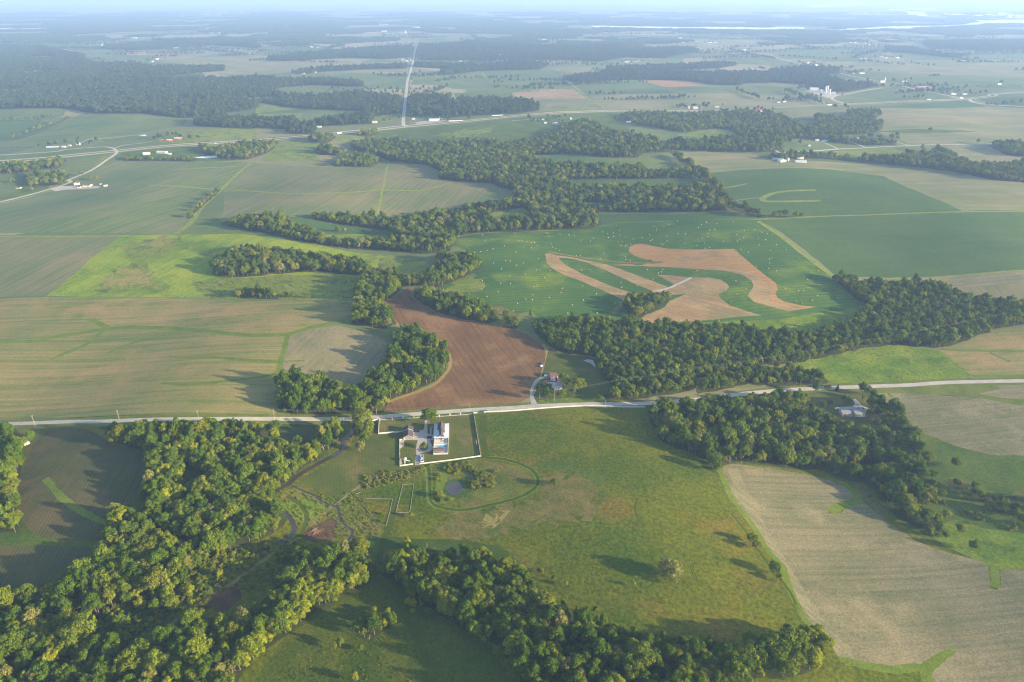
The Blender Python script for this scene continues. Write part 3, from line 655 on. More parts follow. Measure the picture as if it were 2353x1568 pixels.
# ------------------------------------------------------------------ woods (spacing m, tree height scale, mix, words for the label)
def W(pts, sp, sc, mix, where, dead=0.03, curve=False):
    A('ground', 'wood', pts, curve=curve, wood=(sp, sc, mix, where, dead), jit=1.2)


far = (22, 1.0, 'far', 'far', 0.0)
for pts in [
    [(0, 108), (98, 108), (125, 118), (185, 127), (212, 149), (300, 149), (350, 156), (515, 156), (520, 163), (430, 170), (360, 178), (400, 186), (500, 183), (588, 181), (740, 186), (835, 191), (836, 200), (720, 196), (650, 201), (600, 212), (720, 225), (820, 216), (925, 228), (925, 246), (860, 258), (700, 251), (600, 236), (588, 249), (500, 266), (420, 273), (330, 262), (240, 262), (150, 250), (0, 248)],
    [(615, 141), (620, 136), (748, 120), (893, 110), (948, 109), (948, 132), (875, 137), (813, 133), (748, 136), (663, 141)],
    [(673, 171), (700, 165), (748, 157), (838, 155), (938, 152), (935, 158), (838, 160), (748, 165), (700, 170)],
    [(953, 149), (1013, 150), (1108, 154), (1200, 140), (1260, 150), (1240, 160), (1103, 164), (1020, 174), (1010, 168), (1060, 160), (953, 155)],
    [(963, 106), (1100, 100), (1300, 108), (1420, 108), (1440, 116), (1580, 113), (1610, 118), (1570, 125), (1530, 135), (1440, 132), (1380, 142), (1300, 138), (1200, 140), (1098, 139), (963, 139)],
    [(240, 108), (330, 101), (440, 105), (420, 110), (330, 116), (245, 114)],
    [(350, 93), (470, 92), (588, 96), (600, 110), (500, 105), (400, 100)],
    [(1290, 183), (1330, 176), (1380, 172), (1430, 158), (1460, 165), (1540, 167), (1640, 172), (1720, 168), (1765, 172), (1765, 192), (1720, 190), (1700, 197), (1640, 196), (1580, 186), (1480, 184), (1400, 186), (1340, 190)],
    [(1765, 165), (1850, 157), (1925, 160), (1930, 170), (1860, 172), (1925, 185), (1970, 195), (2000, 195), (2010, 200), (1940, 212), (1900, 210), (1850, 194), (1765, 190)],
    [(1390, 160), (1500, 155), (1640, 148), (1700, 150), (1640, 158), (1500, 160), (1400, 165)],
    [(938, 228), (975, 225), (1020, 224), (1040, 222), (1030, 236), (978, 243), (985, 256), (1020, 262), (1025, 238), (1060, 233), (1138, 231), (1180, 234), (1239, 246), (1240, 254), (1191, 261), (1113, 265), (1026, 271), (1000, 266), (940, 270), (936, 250)],
    [(708, 287), (773, 277), (853, 261), (900, 250), (925, 248), (925, 262), (908, 262), (860, 268), (853, 286), (740, 291)],
    [(445, 278), (520, 275), (588, 277), (680, 279), (690, 288), (728, 295), (724, 309), (675, 309), (655, 297), (588, 295), (550, 297), (445, 291)],
    [(2030, 110), (2100, 112), (2140, 124), (2170, 128), (2230, 128), (2200, 134), (2120, 126), (2040, 118)],
    [(2120, 100), (2200, 95), (2353, 98), (2353, 112), (2240, 116), (2140, 112)],
]:
    W(pts, 17, 1.0, 'far', 'far')
# middle distance
MID = 'in the middle distance'
W([(808, 327), (860, 318), (920, 321), (1000, 328), (1085, 321), (1125, 320), (1180, 333), (1205, 322), (1260, 313), (1278, 299), (1310, 284), (1345, 276), (1372, 284), (1395, 298), (1450, 307), (1500, 317), (1525, 332), (1545, 345), (1575, 375), (1600, 392), (1625, 415), (1648, 440), (1660, 462), (1668, 484), (1600, 488), (1500, 486), (1400, 489), (1360, 492), (1384, 515), (1360, 526), (1280, 528), (1180, 534), (1120, 534), (1040, 545), (1042, 565), (1030, 580), (950, 584), (900, 578), (838, 575), (763, 567), (688, 553), (603, 537), (512, 518), (512, 509), (560, 497), (615, 489), (650, 499), (688, 518), (725, 532), (760, 548), (840, 551), (890, 549), (905, 535), (870, 527), (800, 520), (725, 503), (718, 493), (735, 488), (800, 496), (868, 498), (905, 503), (960, 494), (1060, 479), (1105, 465), (1195, 461), (1176, 438), (1123, 421), (1063, 417), (1010, 413), (1010, 395), (980, 380), (900, 372), (850, 352), (815, 345)], 10.5, 0.95, 'mid', MID, 0.05)
W([(1425, 260), (1480, 257), (1560, 261), (1640, 257), (1700, 252), (1765, 257), (1800, 268), (1840, 280), (1860, 300), (1900, 310), (1960, 318), (2020, 320), (2060, 325), (2060, 335), (1990, 335), (1930, 330), (1880, 322), (1830, 318), (1800, 325), (1800, 350), (1700, 352), (1620, 350), (1545, 345), (1525, 332), (1560, 318), (1600, 320), (1651, 318), (1696, 311), (1681, 300), (1639, 296), (1576, 306), (1540, 300), (1480, 290), (1440, 275)], 15, 0.95, 'mid', MID, 0.03)
W([(1865, 265), (1925, 267), (1940, 272), (1955, 255), (2015, 252), (2027, 265), (2002, 272), (2035, 285), (2005, 305), (1977, 310), (1890, 310), (1840, 307), (1860, 290), (1880, 280)], 12, 0.95, 'mid', MID, 0.03)
W([(2275, 327), (2353, 325), (2353, 375), (2310, 357), (2277, 337)], 11, 1.0, 'mid', MID, 0.02)
W([(1765, 356), (1830, 353), (1895, 355), (1965, 361), (2065, 358), (2130, 352), (2150, 343), (2185, 350), (2195, 365), (2240, 375), (2353, 367), (2353, 434), (2280, 414), (2200, 397), (2130, 387), (2050, 379), (1960, 371), (1890, 365), (1790, 370), (1740, 361)], 11, 1.0, 'mid', MID, 0.02)
W([(445, 330), (480, 322), (485, 345), (550, 330), (588, 322), (640, 325), (620, 350), (570, 367), (510, 368), (470, 355)], 11, 1.0, 'mid', MID, 0.1)
W([(708, 312), (770, 311), (768, 322), (738, 332), (713, 325)], 10, 1.0, 'mid', MID, 0.03)
W([(813, 311), (868, 296), (868, 307), (843, 315)], 10, 1.0, 'mid', MID)
W([(725, 347), (738, 333), (775, 342), (808, 350), (773, 360), (735, 356)], 10, 1.0, 'mid', MID)
W([(763, 376), (813, 358), (845, 356), (880, 368), (850, 384), (763, 384)], 10, 1.0, 'mid', MID, 0.15)
W([(0, 375), (30, 375), (50, 369), (110, 361), (152, 360), (148, 375), (130, 388), (100, 390), (40, 398), (0, 400)], 10, 1.0, 'mid', MID, 0.04)
W([(280, 370), (290, 361), (350, 363), (450, 363), (455, 372), (350, 371)], 9, 0.6, 'mid', MID)
W([(60, 402), (105, 395), (150, 400), (155, 412), (125, 425), (70, 432)], 11, 0.9, 'mid', MID, 0.0)
RB('ground', 'wood', [(1521, 342), (1560, 368), (1598, 392), (1640, 425), (1664, 462)], 20, wood=(9, 0.95, 'mid', MID, 0.02), jit=1.5)
RB('ground', 'wood', [(1672, 470), (1700, 483), (1749, 498)], 22, wood=(9, 0.95, 'mid', MID, 0.02), jit=1.5)
RB('ground', 'wood', [(20, 320), (80, 300), (130, 283), (160, 268)], 16, wood=(14, 0.8, 'mid', MID, 0.1), jit=1.5)
RB('ground', 'wood', [(0, 285), (60, 277), (130, 268)], 10, wood=(13, 0.8, 'mid', MID, 0.1), jit=1.5)
RB('ground', 'wood', [(430, 504), (450, 483), (470, 466), (492, 446), (503, 436)], 9, wood=(8, 0.7, 'mid', 'in the hedgerow by the grass strip', 0.02), jit=1.5)
CW = 'in the clump of trees on the bright pasture'
W([(490, 622), (500, 592), (530, 574), (560, 567), (600, 568), (640, 576), (700, 584), (780, 593), (850, 606), (870, 622), (845, 634), (800, 631), (740, 626), (700, 624), (640, 630), (580, 636), (500, 637)], 8.5, 0.95, 'mid', CW, 0.04)
W([(541, 686), (545, 665), (570, 663), (600, 664), (635, 674), (640, 688)], 8.5, 0.75, 'mid', 'in the row below the bright pasture', 0)
PW = 'in the wood above the ploughed field'
W([(820, 702), (815, 660), (840, 632), (870, 616), (900, 622), (940, 641), (965, 640), (985, 628), (1000, 602), (1005, 583), (1040, 585), (1080, 582), (1105, 607), (1085, 628), (1050, 642), (1000, 663), (960, 657), (925, 660), (905, 680), (880, 695), (897, 720), (912, 745), (880, 757), (840, 752), (805, 745), (815, 720)], 8, 0.95, 'mid', PW, 0.06)
W([(950, 666), (975, 655), (1000, 668), (1050, 680), (1090, 690), (1130, 711), (1150, 735), (1120, 744), (1060, 733), (1010, 719), (970, 699), (952, 682)], 8, 0.9, 'mid', 'in the belt between ploughed and hay fields', 0.02)
W([(1150, 730), (1170, 733), (1190, 746), (1182, 757), (1155, 752)], 8, 0.8, 'mid', 'in the belt between ploughed and hay fields', 0.02)
W(Z(2, 1, [(1020, 1190), (1060, 1160), (1160, 1152), (1300, 1140), (1420, 1150), (1440, 1190), (1400, 1240), (1260, 1310), (1130, 1372), (1050, 1355), (1060, 1290), (1020, 1230)]), 7, 0.85, 'mid', 'in the small wood among the tan plots', 0)
RT = 'in the long wood beyond the gravel road'
W([(1224, 742), (1250, 744), (1330, 730), (1430, 738), (1480, 747), (1640, 747), (1720, 754), (1790, 768), (1860, 768), (1930, 752), (1985, 720), (1990, 702), (1950, 672), (1915, 639), (1935, 633), (1975, 651), (2060, 653), (2080, 647), (2150, 651), (2200, 673), (2240, 686), (2330, 693), (2353, 705), (2353, 737), (2300, 751), (2240, 776), (2190, 796), (2140, 800), (2060, 791), (1960, 806), (1880, 825), (1800, 838), (1760, 840), (1700, 852), (1640, 862), (1590, 870), (1600, 885), (1590, 897), (1560, 905), (1500, 912), (1440, 921), (1392, 922), (1386, 908), (1412, 892), (1390, 872), (1378, 850), (1370, 822), (1340, 816), (1290, 811), (1262, 796), (1237, 772), (1222, 752)], 6.3, 0.78, 'dense', RT, 0.012)
W([(1606, 882), (1640, 866), (1700, 856), (1780, 846), (1830, 850), (1880, 857), (1906, 880), (1885, 892), (1800, 889), (1740, 885), (1690, 886), (1640, 900), (1606, 906), (1602, 892)], 6, 0.66, 'dense', 'in the belt of trees beside the gravel road', 0.0)
RW = 'in the roadside wood by the ploughed field'
W([(640, 927), (645, 882), (665, 862), (710, 867), (755, 867), (780, 886), (795, 897), (830, 882), (852, 860), (902, 802), (907, 777), (920, 747), (950, 746), (985, 766), (1015, 790), (1031, 820), (1028, 846), (1010, 869), (985, 886), (930, 906), (895, 921), (880, 947), (850, 951), (800, 956), (740, 956), (680, 951), (640, 946)], 7.4, 1.0, 'near', RW, 0.012)
# near woods
CK = 'in the creek wood below the gravel road'
W([(228, 977), (250, 964), (300, 967), (360, 970), (420, 972), (520, 973), (600, 970), (680, 970), (720, 972), (780, 975), (785, 1000), (770, 1020), (750, 1040), (720, 1062), (690, 1082), (668, 1105), (655, 1120), (640, 1130), (620, 1150), (640, 1165), (660, 1190), (650, 1212), (610, 1235), (570, 1250), (520, 1275), (480, 1290), (470, 1310), (430, 1340), (400, 1370), (380, 1400), (340, 1440), (300, 1475), (270, 1500), (285, 1568), (0, 1568), (0, 1377), (80, 1350), (140, 1328), (190, 1300), (225, 1262), (245, 1212), (258, 1172), (310, 1157), (325, 1114), (347, 1050), (330, 1033), (262, 1018)], 6.6, 0.9, 'near', CK, 0.03)
W([(640, 1295), (690, 1270), (760, 1255), (838, 1252), (850, 1290), (848, 1328), (820, 1348), (770, 1366), (720, 1395), (680, 1425), (640, 1452), (590, 1484), (560, 1505), (515, 1568), (262, 1568), (290, 1508), (345, 1490), (400, 1440), (450, 1412), (505, 1422), (580, 1402), (622, 1362), (640, 1330)], 6.6, 0.95, 'near', 'in the wood strip below the dirt track', 0.02)
BW = 'in the dark wood below the meadow'
W([(872, 1308), (885, 1285), (930, 1262), (1000, 1262), (1100, 1272), (1160, 1288), (1200, 1310), (1232, 1342), (1245, 1372), (1290, 1402), (1340, 1422), (1420, 1440), (1500, 1462), (1600, 1472), (1690, 1478), (1760, 1462), (1800, 1450), (1832, 1455), (1862, 1490), (1870, 1528), (1840, 1552), (1700, 1562), (1560, 1568), (1215, 1568), (1195, 1540), (1135, 1480), (1065, 1450), (1010, 1410), (960, 1388), (930, 1352), (885, 1332)], 6.4, 0.88, 'near', BW, 0.02)
W([(812, 1440), (830, 1427), (858, 1412), (888, 1410), (914, 1422), (900, 1440), (872, 1456), (850, 1478), (828, 1472)], 5.5, 0.72, 'near', 'in the small foreground clump', 0.05)
RH = 'in the wood below the ranch house'
W([(1485, 938), (1512, 926), (1600, 924), (1700, 906), (1790, 904), (1822, 905), (1850, 925), (1875, 952), (1930, 972), (1992, 970), (2002, 932), (1988, 907), (2005, 907), (2060, 940), (2070, 965), (2090, 985), (2112, 1000), (2128, 1035), (2108, 1065), (2120, 1095), (2160, 1110), (2150, 1130), (2130, 1150), (2115, 1168), (2100, 1190), (2075, 1190), (2045, 1165), (2020, 1130), (1985, 1110), (1950, 1104), (1900, 1083), (1830, 1080), (1765, 1070), (1700, 1060), (1662, 1068), (1640, 1088), (1620, 1060), (1590, 1040), (1540, 1025), (1506, 1000)], 7.4, 1.0, 'near', RH, 0.035)
LE = 'in the wood at the left field edge'
W([(0, 990), (30, 978), (40, 995), (66, 1000), (62, 1015), (45, 1025), (55, 1050), (50, 1080), (38, 1112), (30, 1150), (45, 1200), (40, 1222), (0, 1236)], 7.4, 1.05, 'near', LE, 0.03)
SB = 'on the right meadow slope'
W([(2165, 1108), (2200, 1112), (2240, 1118), (2260, 1140), (2210, 1135)], 9, 0.5, 'near', SB, 0)
W([(2265, 1150), (2300, 1140), (2353, 1165), (2353, 1200), (2300, 1185)], 8, 0.7, 'near', SB, 0)
W([(2062, 1165), (2100, 1160), (2130, 1180), (2140, 1215), (2110, 1215), (2080, 1195)], 9, 0.8, 'near', SB, 0)
RB('ground', 'wood', [(525, 1556), (600, 1488), (680, 1428), (722, 1398), (772, 1368), (822, 1345), (846, 1318)], 8, wood=(5.2, 1.0, 'edge', 'on the sunlit edge of the wood strip', 0.02), jit=0.6)
RB('ground', 'wood', [(1755, 1545), (1800, 1535), (1850, 1520), (1862, 1495), (1835, 1470)], 14, wood=(7, 1.25, 'edge', 'at the sunlit right end of the dark wood', 0.0), jit=0.6)


def KZ(x, y): return ((2560 + x * 1.351) / 1.7408, (1520 + y * 1.351) / 1.7408)


RB('ground', 'wood', [KZ(560, 272), KZ(640, 280), KZ(700, 292), KZ(735, 345), KZ(770, 380), KZ(800, 405)], 13, wood=(6.2, 0.85, 'near', RH, 0.05), jit=1)
RB('ground', 'wood', [(2050, 1140), (2085, 1180), (2120, 1195), (2150, 1200)], 26, wood=(7, 0.75, 'near', SB, 0.03), jit=1)
RB('ground', 'wood', [(2000, 1108), (2030, 1135), (2060, 1165), (2090, 1200)], 10, wood=(6.5, 0.7, 'near', SB, 0.05), jit=1)
RB('ground', 'wood', [(2180, 1110), (2230, 1125), (2270, 1150), (2353, 1195)], 14, wood=(8, 0.5, 'near', SB, 0), jit=1)
# clearings
for m, pts in [
    ('oldpasture', [(0, 203), (60, 206), (110, 195), (155, 187), (150, 193), (100, 207), (30, 216), (0, 216)]),
    ('soy', [(300, 186), (390, 189), (375, 195), (290, 193)]), ('oldpasture', [(150, 216), (230, 208), (250, 214), (160, 223)]), ('soy', [(560, 226), (640, 222), (650, 230), (570, 237)]),
    ('soy', [(400, 228), (480, 225), (470, 233), (410, 237)]), ('oldpasture', [(40, 166), (100, 160), (140, 167), (60, 173)]), ('paletan', [(250, 168), (330, 170), (300, 176), (240, 174)]), ('soy', [(60, 130), (120, 128), (150, 136), (80, 139)]),
    ('soy', [(1222, 357), (1300, 354), (1400, 363), (1465, 363), (1478, 352), (1540, 350), (1562, 375), (1590, 390), (1560, 393), (1490, 391), (1478, 381), (1400, 383), (1310, 378), (1265, 373), (1232, 367)]),
    ('soydark', [(1300, 414), (1380, 412), (1500, 412), (1600, 409), (1618, 424), (1560, 431), (1480, 428), (1400, 425), (1310, 429)]),
    ('soydark', [(1355, 491), (1450, 491), (1560, 493), (1600, 491), (1665, 486), (1700, 496), (1740, 503), (1600, 507), (1520, 508), (1420, 512), (1388, 518), (1375, 502)]),
    ('oldpasture', [(1130, 488), (1200, 478), (1220, 490), (1180, 500), (1120, 510)]),
    ('green', [(1335, 466), (1400, 466), (1420, 472), (1360, 477), (1330, 476)]),
    ('deep', [(400, 1072), (440, 1068), (470, 1095), (490, 1110), (465, 1118), (425, 1100)]),
    ('deep', [(300, 1150), (350, 1155), (345, 1180), (300, 1175)]),
    ('algae', [(632, 1003), (660, 988), (690, 980), (730, 985), (738, 993), (725, 1005), (690, 1012), (645, 1013)]),
    ('deep', [(580, 1000), (632, 1000), (640, 1015), (600, 1015)]),
    ('green', [(1930, 1075), (2000, 1065), (2050, 1080), (2080, 1085), (2060, 1093), (2000, 1086)]),
    ('rough', [(1940, 1105), (1985, 1112), (2020, 1150), (2050, 1200), (2010, 1170), (1965, 1120)]),
    ('deep', [(370, 1400), (400, 1375), (450, 1340), (500, 1310), (520, 1320), (480, 1350), (420, 1395), (360, 1440)]),
    ('deep', [(200, 1430), (260, 1400), (330, 1380), (360, 1400), (320, 1440), (240, 1480), (190, 1480)]),
    ('gravel', Z(2, 2, [(655, 180), (690, 168), (740, 180), (765, 215), (765, 248), (730, 215)])),
    ('lawn', [(1845, 906), (1880, 896), (1960, 894), (1990, 920), (1995, 965), (1990, 985), (1960, 985), (1925, 968), (1890, 955), (1860, 930)]),
    ('lawn', [(1990, 965), (2020, 960), (2035, 985), (2010, 1000), (1985, 985)]),
]:
    A('field', m, pts, curve=m in ('algae',))

# ------------------------------------------------------------------ roads, drives, water
RB('grass_strip', 'verge', [(0, 972), (234, 968.7), (375, 963.7), (588, 962.5), (806, 963)], 19, jit=0.5)
RB('grass_strip', 'verge', [(868, 958.7), (968, 950.7), (1088, 942), (1176, 937.5), (1234, 933), (1351, 929), (1481, 927.5)], 17, jit=0.5)
RB('grass_strip', 'verge', [(1700, 908), (1792, 897.5), (1872, 893), (1972, 889), (2090, 885), (2215, 878), (2353, 867.5)], 17, jit=0.5)
RB('grass_strip', 'verge', [(0, 510.5), (135, 429), (160, 413), (209, 392), (260, 360)], 22, jit=0.5)
HWY = [(0, 374), (55, 368), (152, 358.5), (265, 347.5), (375, 336.5), (475, 329.5), (588, 322.5), (708, 313), (743, 309.5), (818, 302), (871, 297), (933, 290.5), (1063, 279), (1176, 267.5), (1251, 261), (1326, 257.3), (1406, 255.3), (1551, 255), (1639, 254), (1701, 251.3), (1765, 248.3), (1827, 245), (1940, 240), (2040, 235.3), (2140, 231.3), (2215, 227.5), (2277, 221), (2315, 214), (2353, 205)]
RB('grass_strip', 'verge', HWY, 58, jit=0.5)
RB('road', 'highway', HWY, 10.5, off=11.5, label='upper carriageway of the divided highway')
RB('road', 'highway', HWY, 10.5, off=-11.5, label='lower carriageway of the divided highway')
RB('grass_strip', 'verge', [(931, 288), (929.5, 250), (932, 225), (938, 180), (944.5, 160), (953, 120), (957, 104)], 26, jit=0.5)
RB('road', 'gravel', [(933, 291), (926.5, 282), (929.5, 250), (932, 225), (934.5, 205), (938, 180), (944.5, 160), (949.5, 140), (953, 120), (957, 104)], 12, label='straight pale road running to the far plain')
RB('road', 'gravel', [(0, 510.5), (135, 429), (160, 413), (209, 392), (245, 368), (262, 357), (268, 350), (262, 342), (245, 338), (225, 338.5), (200, 340), (150, 344), (95, 351), (0, 362)], 8.5, label='pale gravel road curving up to the highway')
RB('road', 'gravel', [(262, 341), (290, 333), (320, 330), (350, 325)], 6)
RB('road', 'gravel', [(180, 331), (210, 319), (250, 319), (290, 313), (330, 308)], 4)
RB('road', 'gravel', [(1782, 346), (1800, 351), (1865, 347.5), (1925, 343), (1990, 340), (2090, 335), (2190, 332.5), (2353, 330)], 8)
RB('road', 'gravel', [(2090, 335), (2060, 327), (2030, 318)], 5)
RB('road', 'gravel', [(1990, 340), (1965, 330), (1940, 325)], 5)
RB('road', 'gravel', [(1927, 343), (1905, 333), (1885, 324)], 5)
RB('road', 'gravel', [(1945, 239), (1920, 232), (1912, 226), (1927, 219), (1977, 210), (2027, 202)], 12)
RB('road', 'gravel', [(2082, 200), (2140, 212.5), (2205, 226)], 12)
RB('road', 'gravel', [(2227, 228), (2277, 241), (2353, 257.5)], 12)
RB('road', 'gravel', [(1932, 169), (1970, 177), (2010, 185)], 11)
RB('road', 'gravel', [(1792, 136), (1840, 147), (1878, 157)], 11)
RB('road', 'gravel', [(1574, 89), (1620, 100), (1651, 107), (1709, 119), (1751, 130)], 12)
RB('road', 'gravel', [(126, 125), (130, 120), (150, 114), (178, 109)], 12)
RB('road', 'gravel', [(150, 116), (220, 119), (290, 118), (380, 112)], 8)
RB('road', 'gravel', [(1700, 251), (1735, 260), (1760, 268)], 8)
RB('road', 'gravel', [(1176, 278), (1200, 276), (1240, 275)], 5)
MAIN = [(0, 972), (120, 970.5), (234, 968.7), (375, 963.9), (480, 963), (588, 962.6), (700, 963), (806, 962.8), (868, 958.7), (968, 950.7), (1088, 942), (1176, 937.5), (1234, 933), (1351, 929), (1481, 927.5), (1591, 919.5), (1640, 914), (1700, 906), (1792, 897.5), (1872, 893), (1972, 889), (2090, 885), (2215, 878), (2353, 867.5)]
RB('road', 'gravel', MAIN, 7.2, label='pale gravel road crossing the whole scene past the farmhouse')
RB('driveway', 'concrete', [(1229, 932.5), (1221.5, 908), (1224, 891), (1234, 874), (1249, 867.5), (1262, 868)], [7, 3.6, 4, 4.4, 5, 6], label='pale drive curving up to the red barn')
A('driveway', 'gravel', Z(2, 2, [(275, 388), (310, 362), (350, 378), (420, 378), (440, 385), (420, 395), (330, 392)]), jit=0.1)
A('driveway', 'gravel', [(1922, 936), (1960, 934), (1964, 928), (1960, 918), (1966, 917), (1980, 932), (1995, 938), (1990, 948), (1935, 950)], jit=0.1, label='grey drive in front of the ranch house')
dw = [(1075, 345), (1128, 345), (1122, 480), (1124, 560), (1190, 585), (1245, 600), (1250, 690), (1165, 695), (1200, 760), (1240, 835), (1225, 880), (1165, 920), (990, 943), (982, 1000), (985, 1130), (975, 1175), (882, 1175), (880, 1030), (910, 990), (900, 880), (910, 780), (938, 690), (845, 690), (845, 520), (860, 508), (1030, 498), (1060, 470)]
A('driveway', 'concrete', [HZ(*p) for p in dw], jit=0.0, label='concrete drive looping round a grass island before the farmhouse')
A('lawn', 'lawn', [HZ(1052 + 90 * math.cos(t), 822 + 76 * math.sin(t)) for t in np.linspace(0, 2 * pi, 22, endpoint=False)], jit=0, label='round grass island inside the concrete drive')
A('driveway', 'concrete', [HZ(*p) for p in [(1120, 345), (1130, 330), (1110, 250), (1105, 150), (1085, 150), (1080, 250), (1070, 345)]], jit=0)
A('path', 'gravel', [HZ(*p) for p in [(580, 692), (668, 692), (672, 800), (640, 825), (590, 860), (582, 860)]], jit=0)
A('path', 'concrete', [HZ(*p) for p in [(585, 1065), (620, 1062), (628, 1170), (585, 1195)]], jit=0)
A('lawn', 'deep', [HZ(*p) for p in [(640, 1045), (825, 1045), (830, 1165), (635, 1170)]], jit=0, label='green play area round the white playset')
A('path', 'concrete', [HZ(*p) for p in [(990, 1000), (1048, 1000), (1054, 1120), (995, 1128)]], jit=0)
A('path', 'concrete', [HZ(*p) for p in [(1183, 585), (1180, 470), (1190, 440), (1240, 425), (1240, 440), (1205, 455), (1205, 580)]], jit=0)
A('driveway', 'gravel', [(117, 436), (140, 428), (180, 428), (235, 427), (225, 433), (150, 436), (128, 440)], jit=0.1)
A('driveway', 'concrete', Z(3, 0, [(350, 838), (470, 815), (560, 850), (650, 860), (620, 880), (560, 905), (480, 880)]), jit=0.2)
A('driveway', 'concrete', Z(1, 0, [(1460, 1130), (1600, 1100), (1760, 1105), (1700, 1122), (1480, 1142)]), jit=0.2)
RB('creek', 'creek', [(815, 972), (812, 984), (806, 996), (793, 1009), (788, 1024), (783, 1036), (773, 1044), (743, 1059), (708, 1079), (683, 1094), (663, 1113), (643, 1122), (600, 1140)], [3.2, 3.5, 4.5, 5, 5, 5, 5, 5, 5, 5, 4.5, 4, 3], label='dark creek winding out from under the road')
RB('creek', 'creek', [(640, 1160), (655, 1175), (666, 1190), (675, 1208), (675, 1222), (658, 1238), (621, 1258), (598, 1267), (570, 1285)], [2, 3, 3.6, 4, 4, 4, 3.6, 2.5, 1.5])
RB('creek', 'creek', [(672, 1116), (703, 1131), (723, 1139), (741, 1154), (763, 1162), (776, 1167), (779, 1180), (784, 1196), (800, 1212), (809, 1220), (808, 1232), (797, 1243)], 2.4)
RB('creek', 'creek', [(745, 1163), (765, 1160), (780, 1145)], 1.4)
A('pond', 'pond', [(1044.5 + 19 * math.cos(t), 1122 + 16.5 * math.sin(t)) for t in np.linspace(0, 2 * pi, 24, endpoint=False)], jit=0.2, label='small round dark pond in rough grass')
for pts in [
    [(0, 66.5), (60, 66), (110, 65), (146, 64), (140, 66.5), (100, 69), (60, 70), (0, 71)],
    [(1356, 60), (1384, 59.5), (1476, 60.7), (1576, 62.3), (1765, 63.3), (1847, 63.3), (1850, 66), (1790, 70), (1765, 71), (1651, 69.3), (1501, 67.2), (1376, 65)],
    [(1875, 72.5), (1920, 70), (1950, 64.8), (1990, 64), (2040, 60.5), (2155, 59), (2215, 56), (2240, 51), (2225, 45), (2260, 47), (2353, 44), (2353, 54), (2280, 56), (2240, 59.5), (2190, 62.7), (2040, 66.5), (1990, 68.5), (1940, 72.5)],
    [(2075, 26), (2135, 30.5), (2127, 37.5), (2080, 35)],
    [(1850, 11), (1960, 7), (1990, 9), (1950, 13), (1870, 17)],
    [(2020, 40), (2100, 41), (2090, 43), (2030, 42)],
]:
    A('river', 'river', pts, jit=0)
A('pond', 'river', Z(0, 0, [(1780, 1450), (1860, 1440), (1990, 1430), (2000, 1450), (1900, 1457)]), jit=0)
A('pond', 'river', Z(0, 0, [(1270, 1250), (1330, 1238), (1350, 1250)]), jit=0)

# ------------------------------------------------------------------ ownership test
_BB = [(w[:, 0].min(), w[:, 0].max(), w[:, 1].min(), w[:, 1].max()) for _, w, *_ in LAYERS]


def in_poly(px, py, w):
    x0, y0 = w[:, 0], w[:, 1]; x1, y1 = np.roll(x0, -1), np.roll(y0, -1)
    ins = np.zeros(len(px), bool)
    for s in range(0, len(px), 4000):
        a, b = px[s:s + 4000, None], py[s:s + 4000, None]
        c = ((y0 > b) != (y1 > b)) & (a < (x1 - x0) * (b - y0) / np.where(y1 == y0, 1e-12, y1 - y0) + x0)
        ins[s:s + 4000] = (c.sum(1) % 2) == 1
    return ins


def owner(px, py, only=None):
    own = np.full(len(px), -1, int)
    for i, (_, w, *_r) in enumerate(LAYERS):
        b = _BB[i]
        m = np.nonzero((px >= b[0]) & (px <= b[1]) & (py >= b[2]) & (py <= b[3]))[0]
        if len(m): own[m[in_poly(px[m], py[m], w)]] = i
    return own


# ------------------------------------------------------------------ one continuous ground sheet cut along every outline
verts, edges = [], []
rs = [25.0]
while rs[-1] < 95000: rs.append(rs[-1] * (1.026 if rs[-1] < 5000 else 1.08))
angs = [a for a in np.arange(-66, 66.1, 1.5)] + [a for a in np.arange(76, 285, 10)]
for i, r in enumerate(rs):
    for a in angs:
        if r < 250 and int(a * 2) % 6: continue
        t = R(a + (0.75 if i % 2 and abs(a) < 66 else 0))
        verts.append((r * math.sin(t), r * math.cos(t)))
for _, w, *_r in LAYERS:
    n = len(verts); k = len(w)
    verts += [tuple(p) for p in w]
    edges += [(n + i, n + (i + 1) % k) for i in range(k)]
res = mgeo.delaunay_2d_cdt([Vector(v) for v in verts], edges, [], 0, 0.02, False)
V2 = np.array([tuple(v) for v in res[0]]); FC = np.array([f for f in res[2] if len(f) == 3])
cen = V2[FC].mean(1)
OWN = owner(cen[:, 0], cen[:, 1])
VZ = height(V2[:, 0], V2[:, 1])
gx, gy = grad(V2[:, 0], V2[:, 1], 3.0)
VN = np.stack([-gx, -gy, np.ones_like(gx)], 1); VN /= np.linalg.norm(VN, axis=1)[:, None]
# creeks, ponds and rivers lie level with or below their banks
a = V2[FC[:, 1]] - V2[FC[:, 0]]; b = V2[FC[:, 2]] - V2[FC[:, 0]]
flip = (a[:, 0] * b[:, 1] - a[:, 1] * b[:, 0]) < 0
FC[flip] = FC[flip][:, ::-1]

DESC = {'bright': 'bright yellow-green pasture', 'hay': 'mown green hay field dotted with bales', 'plow': 'brown ploughed field', 'stubble': 'pale stubble field',
        'corn': 'striped tan and green crop field', 'corn2': 'young corn field', 'rowcrop': 'green row crop field', 'rowcrop2': 'greyish row crop field', 'soy': 'green soybean field',
        'soydark': 'dark green soybean field', 'tan': 'tan ploughed plot', 'redtan': 'reddish tan plot', 'darkcrop': 'dark crop field', 'paletan': 'pale tan field', 'pasture': 'sunny pasture'}


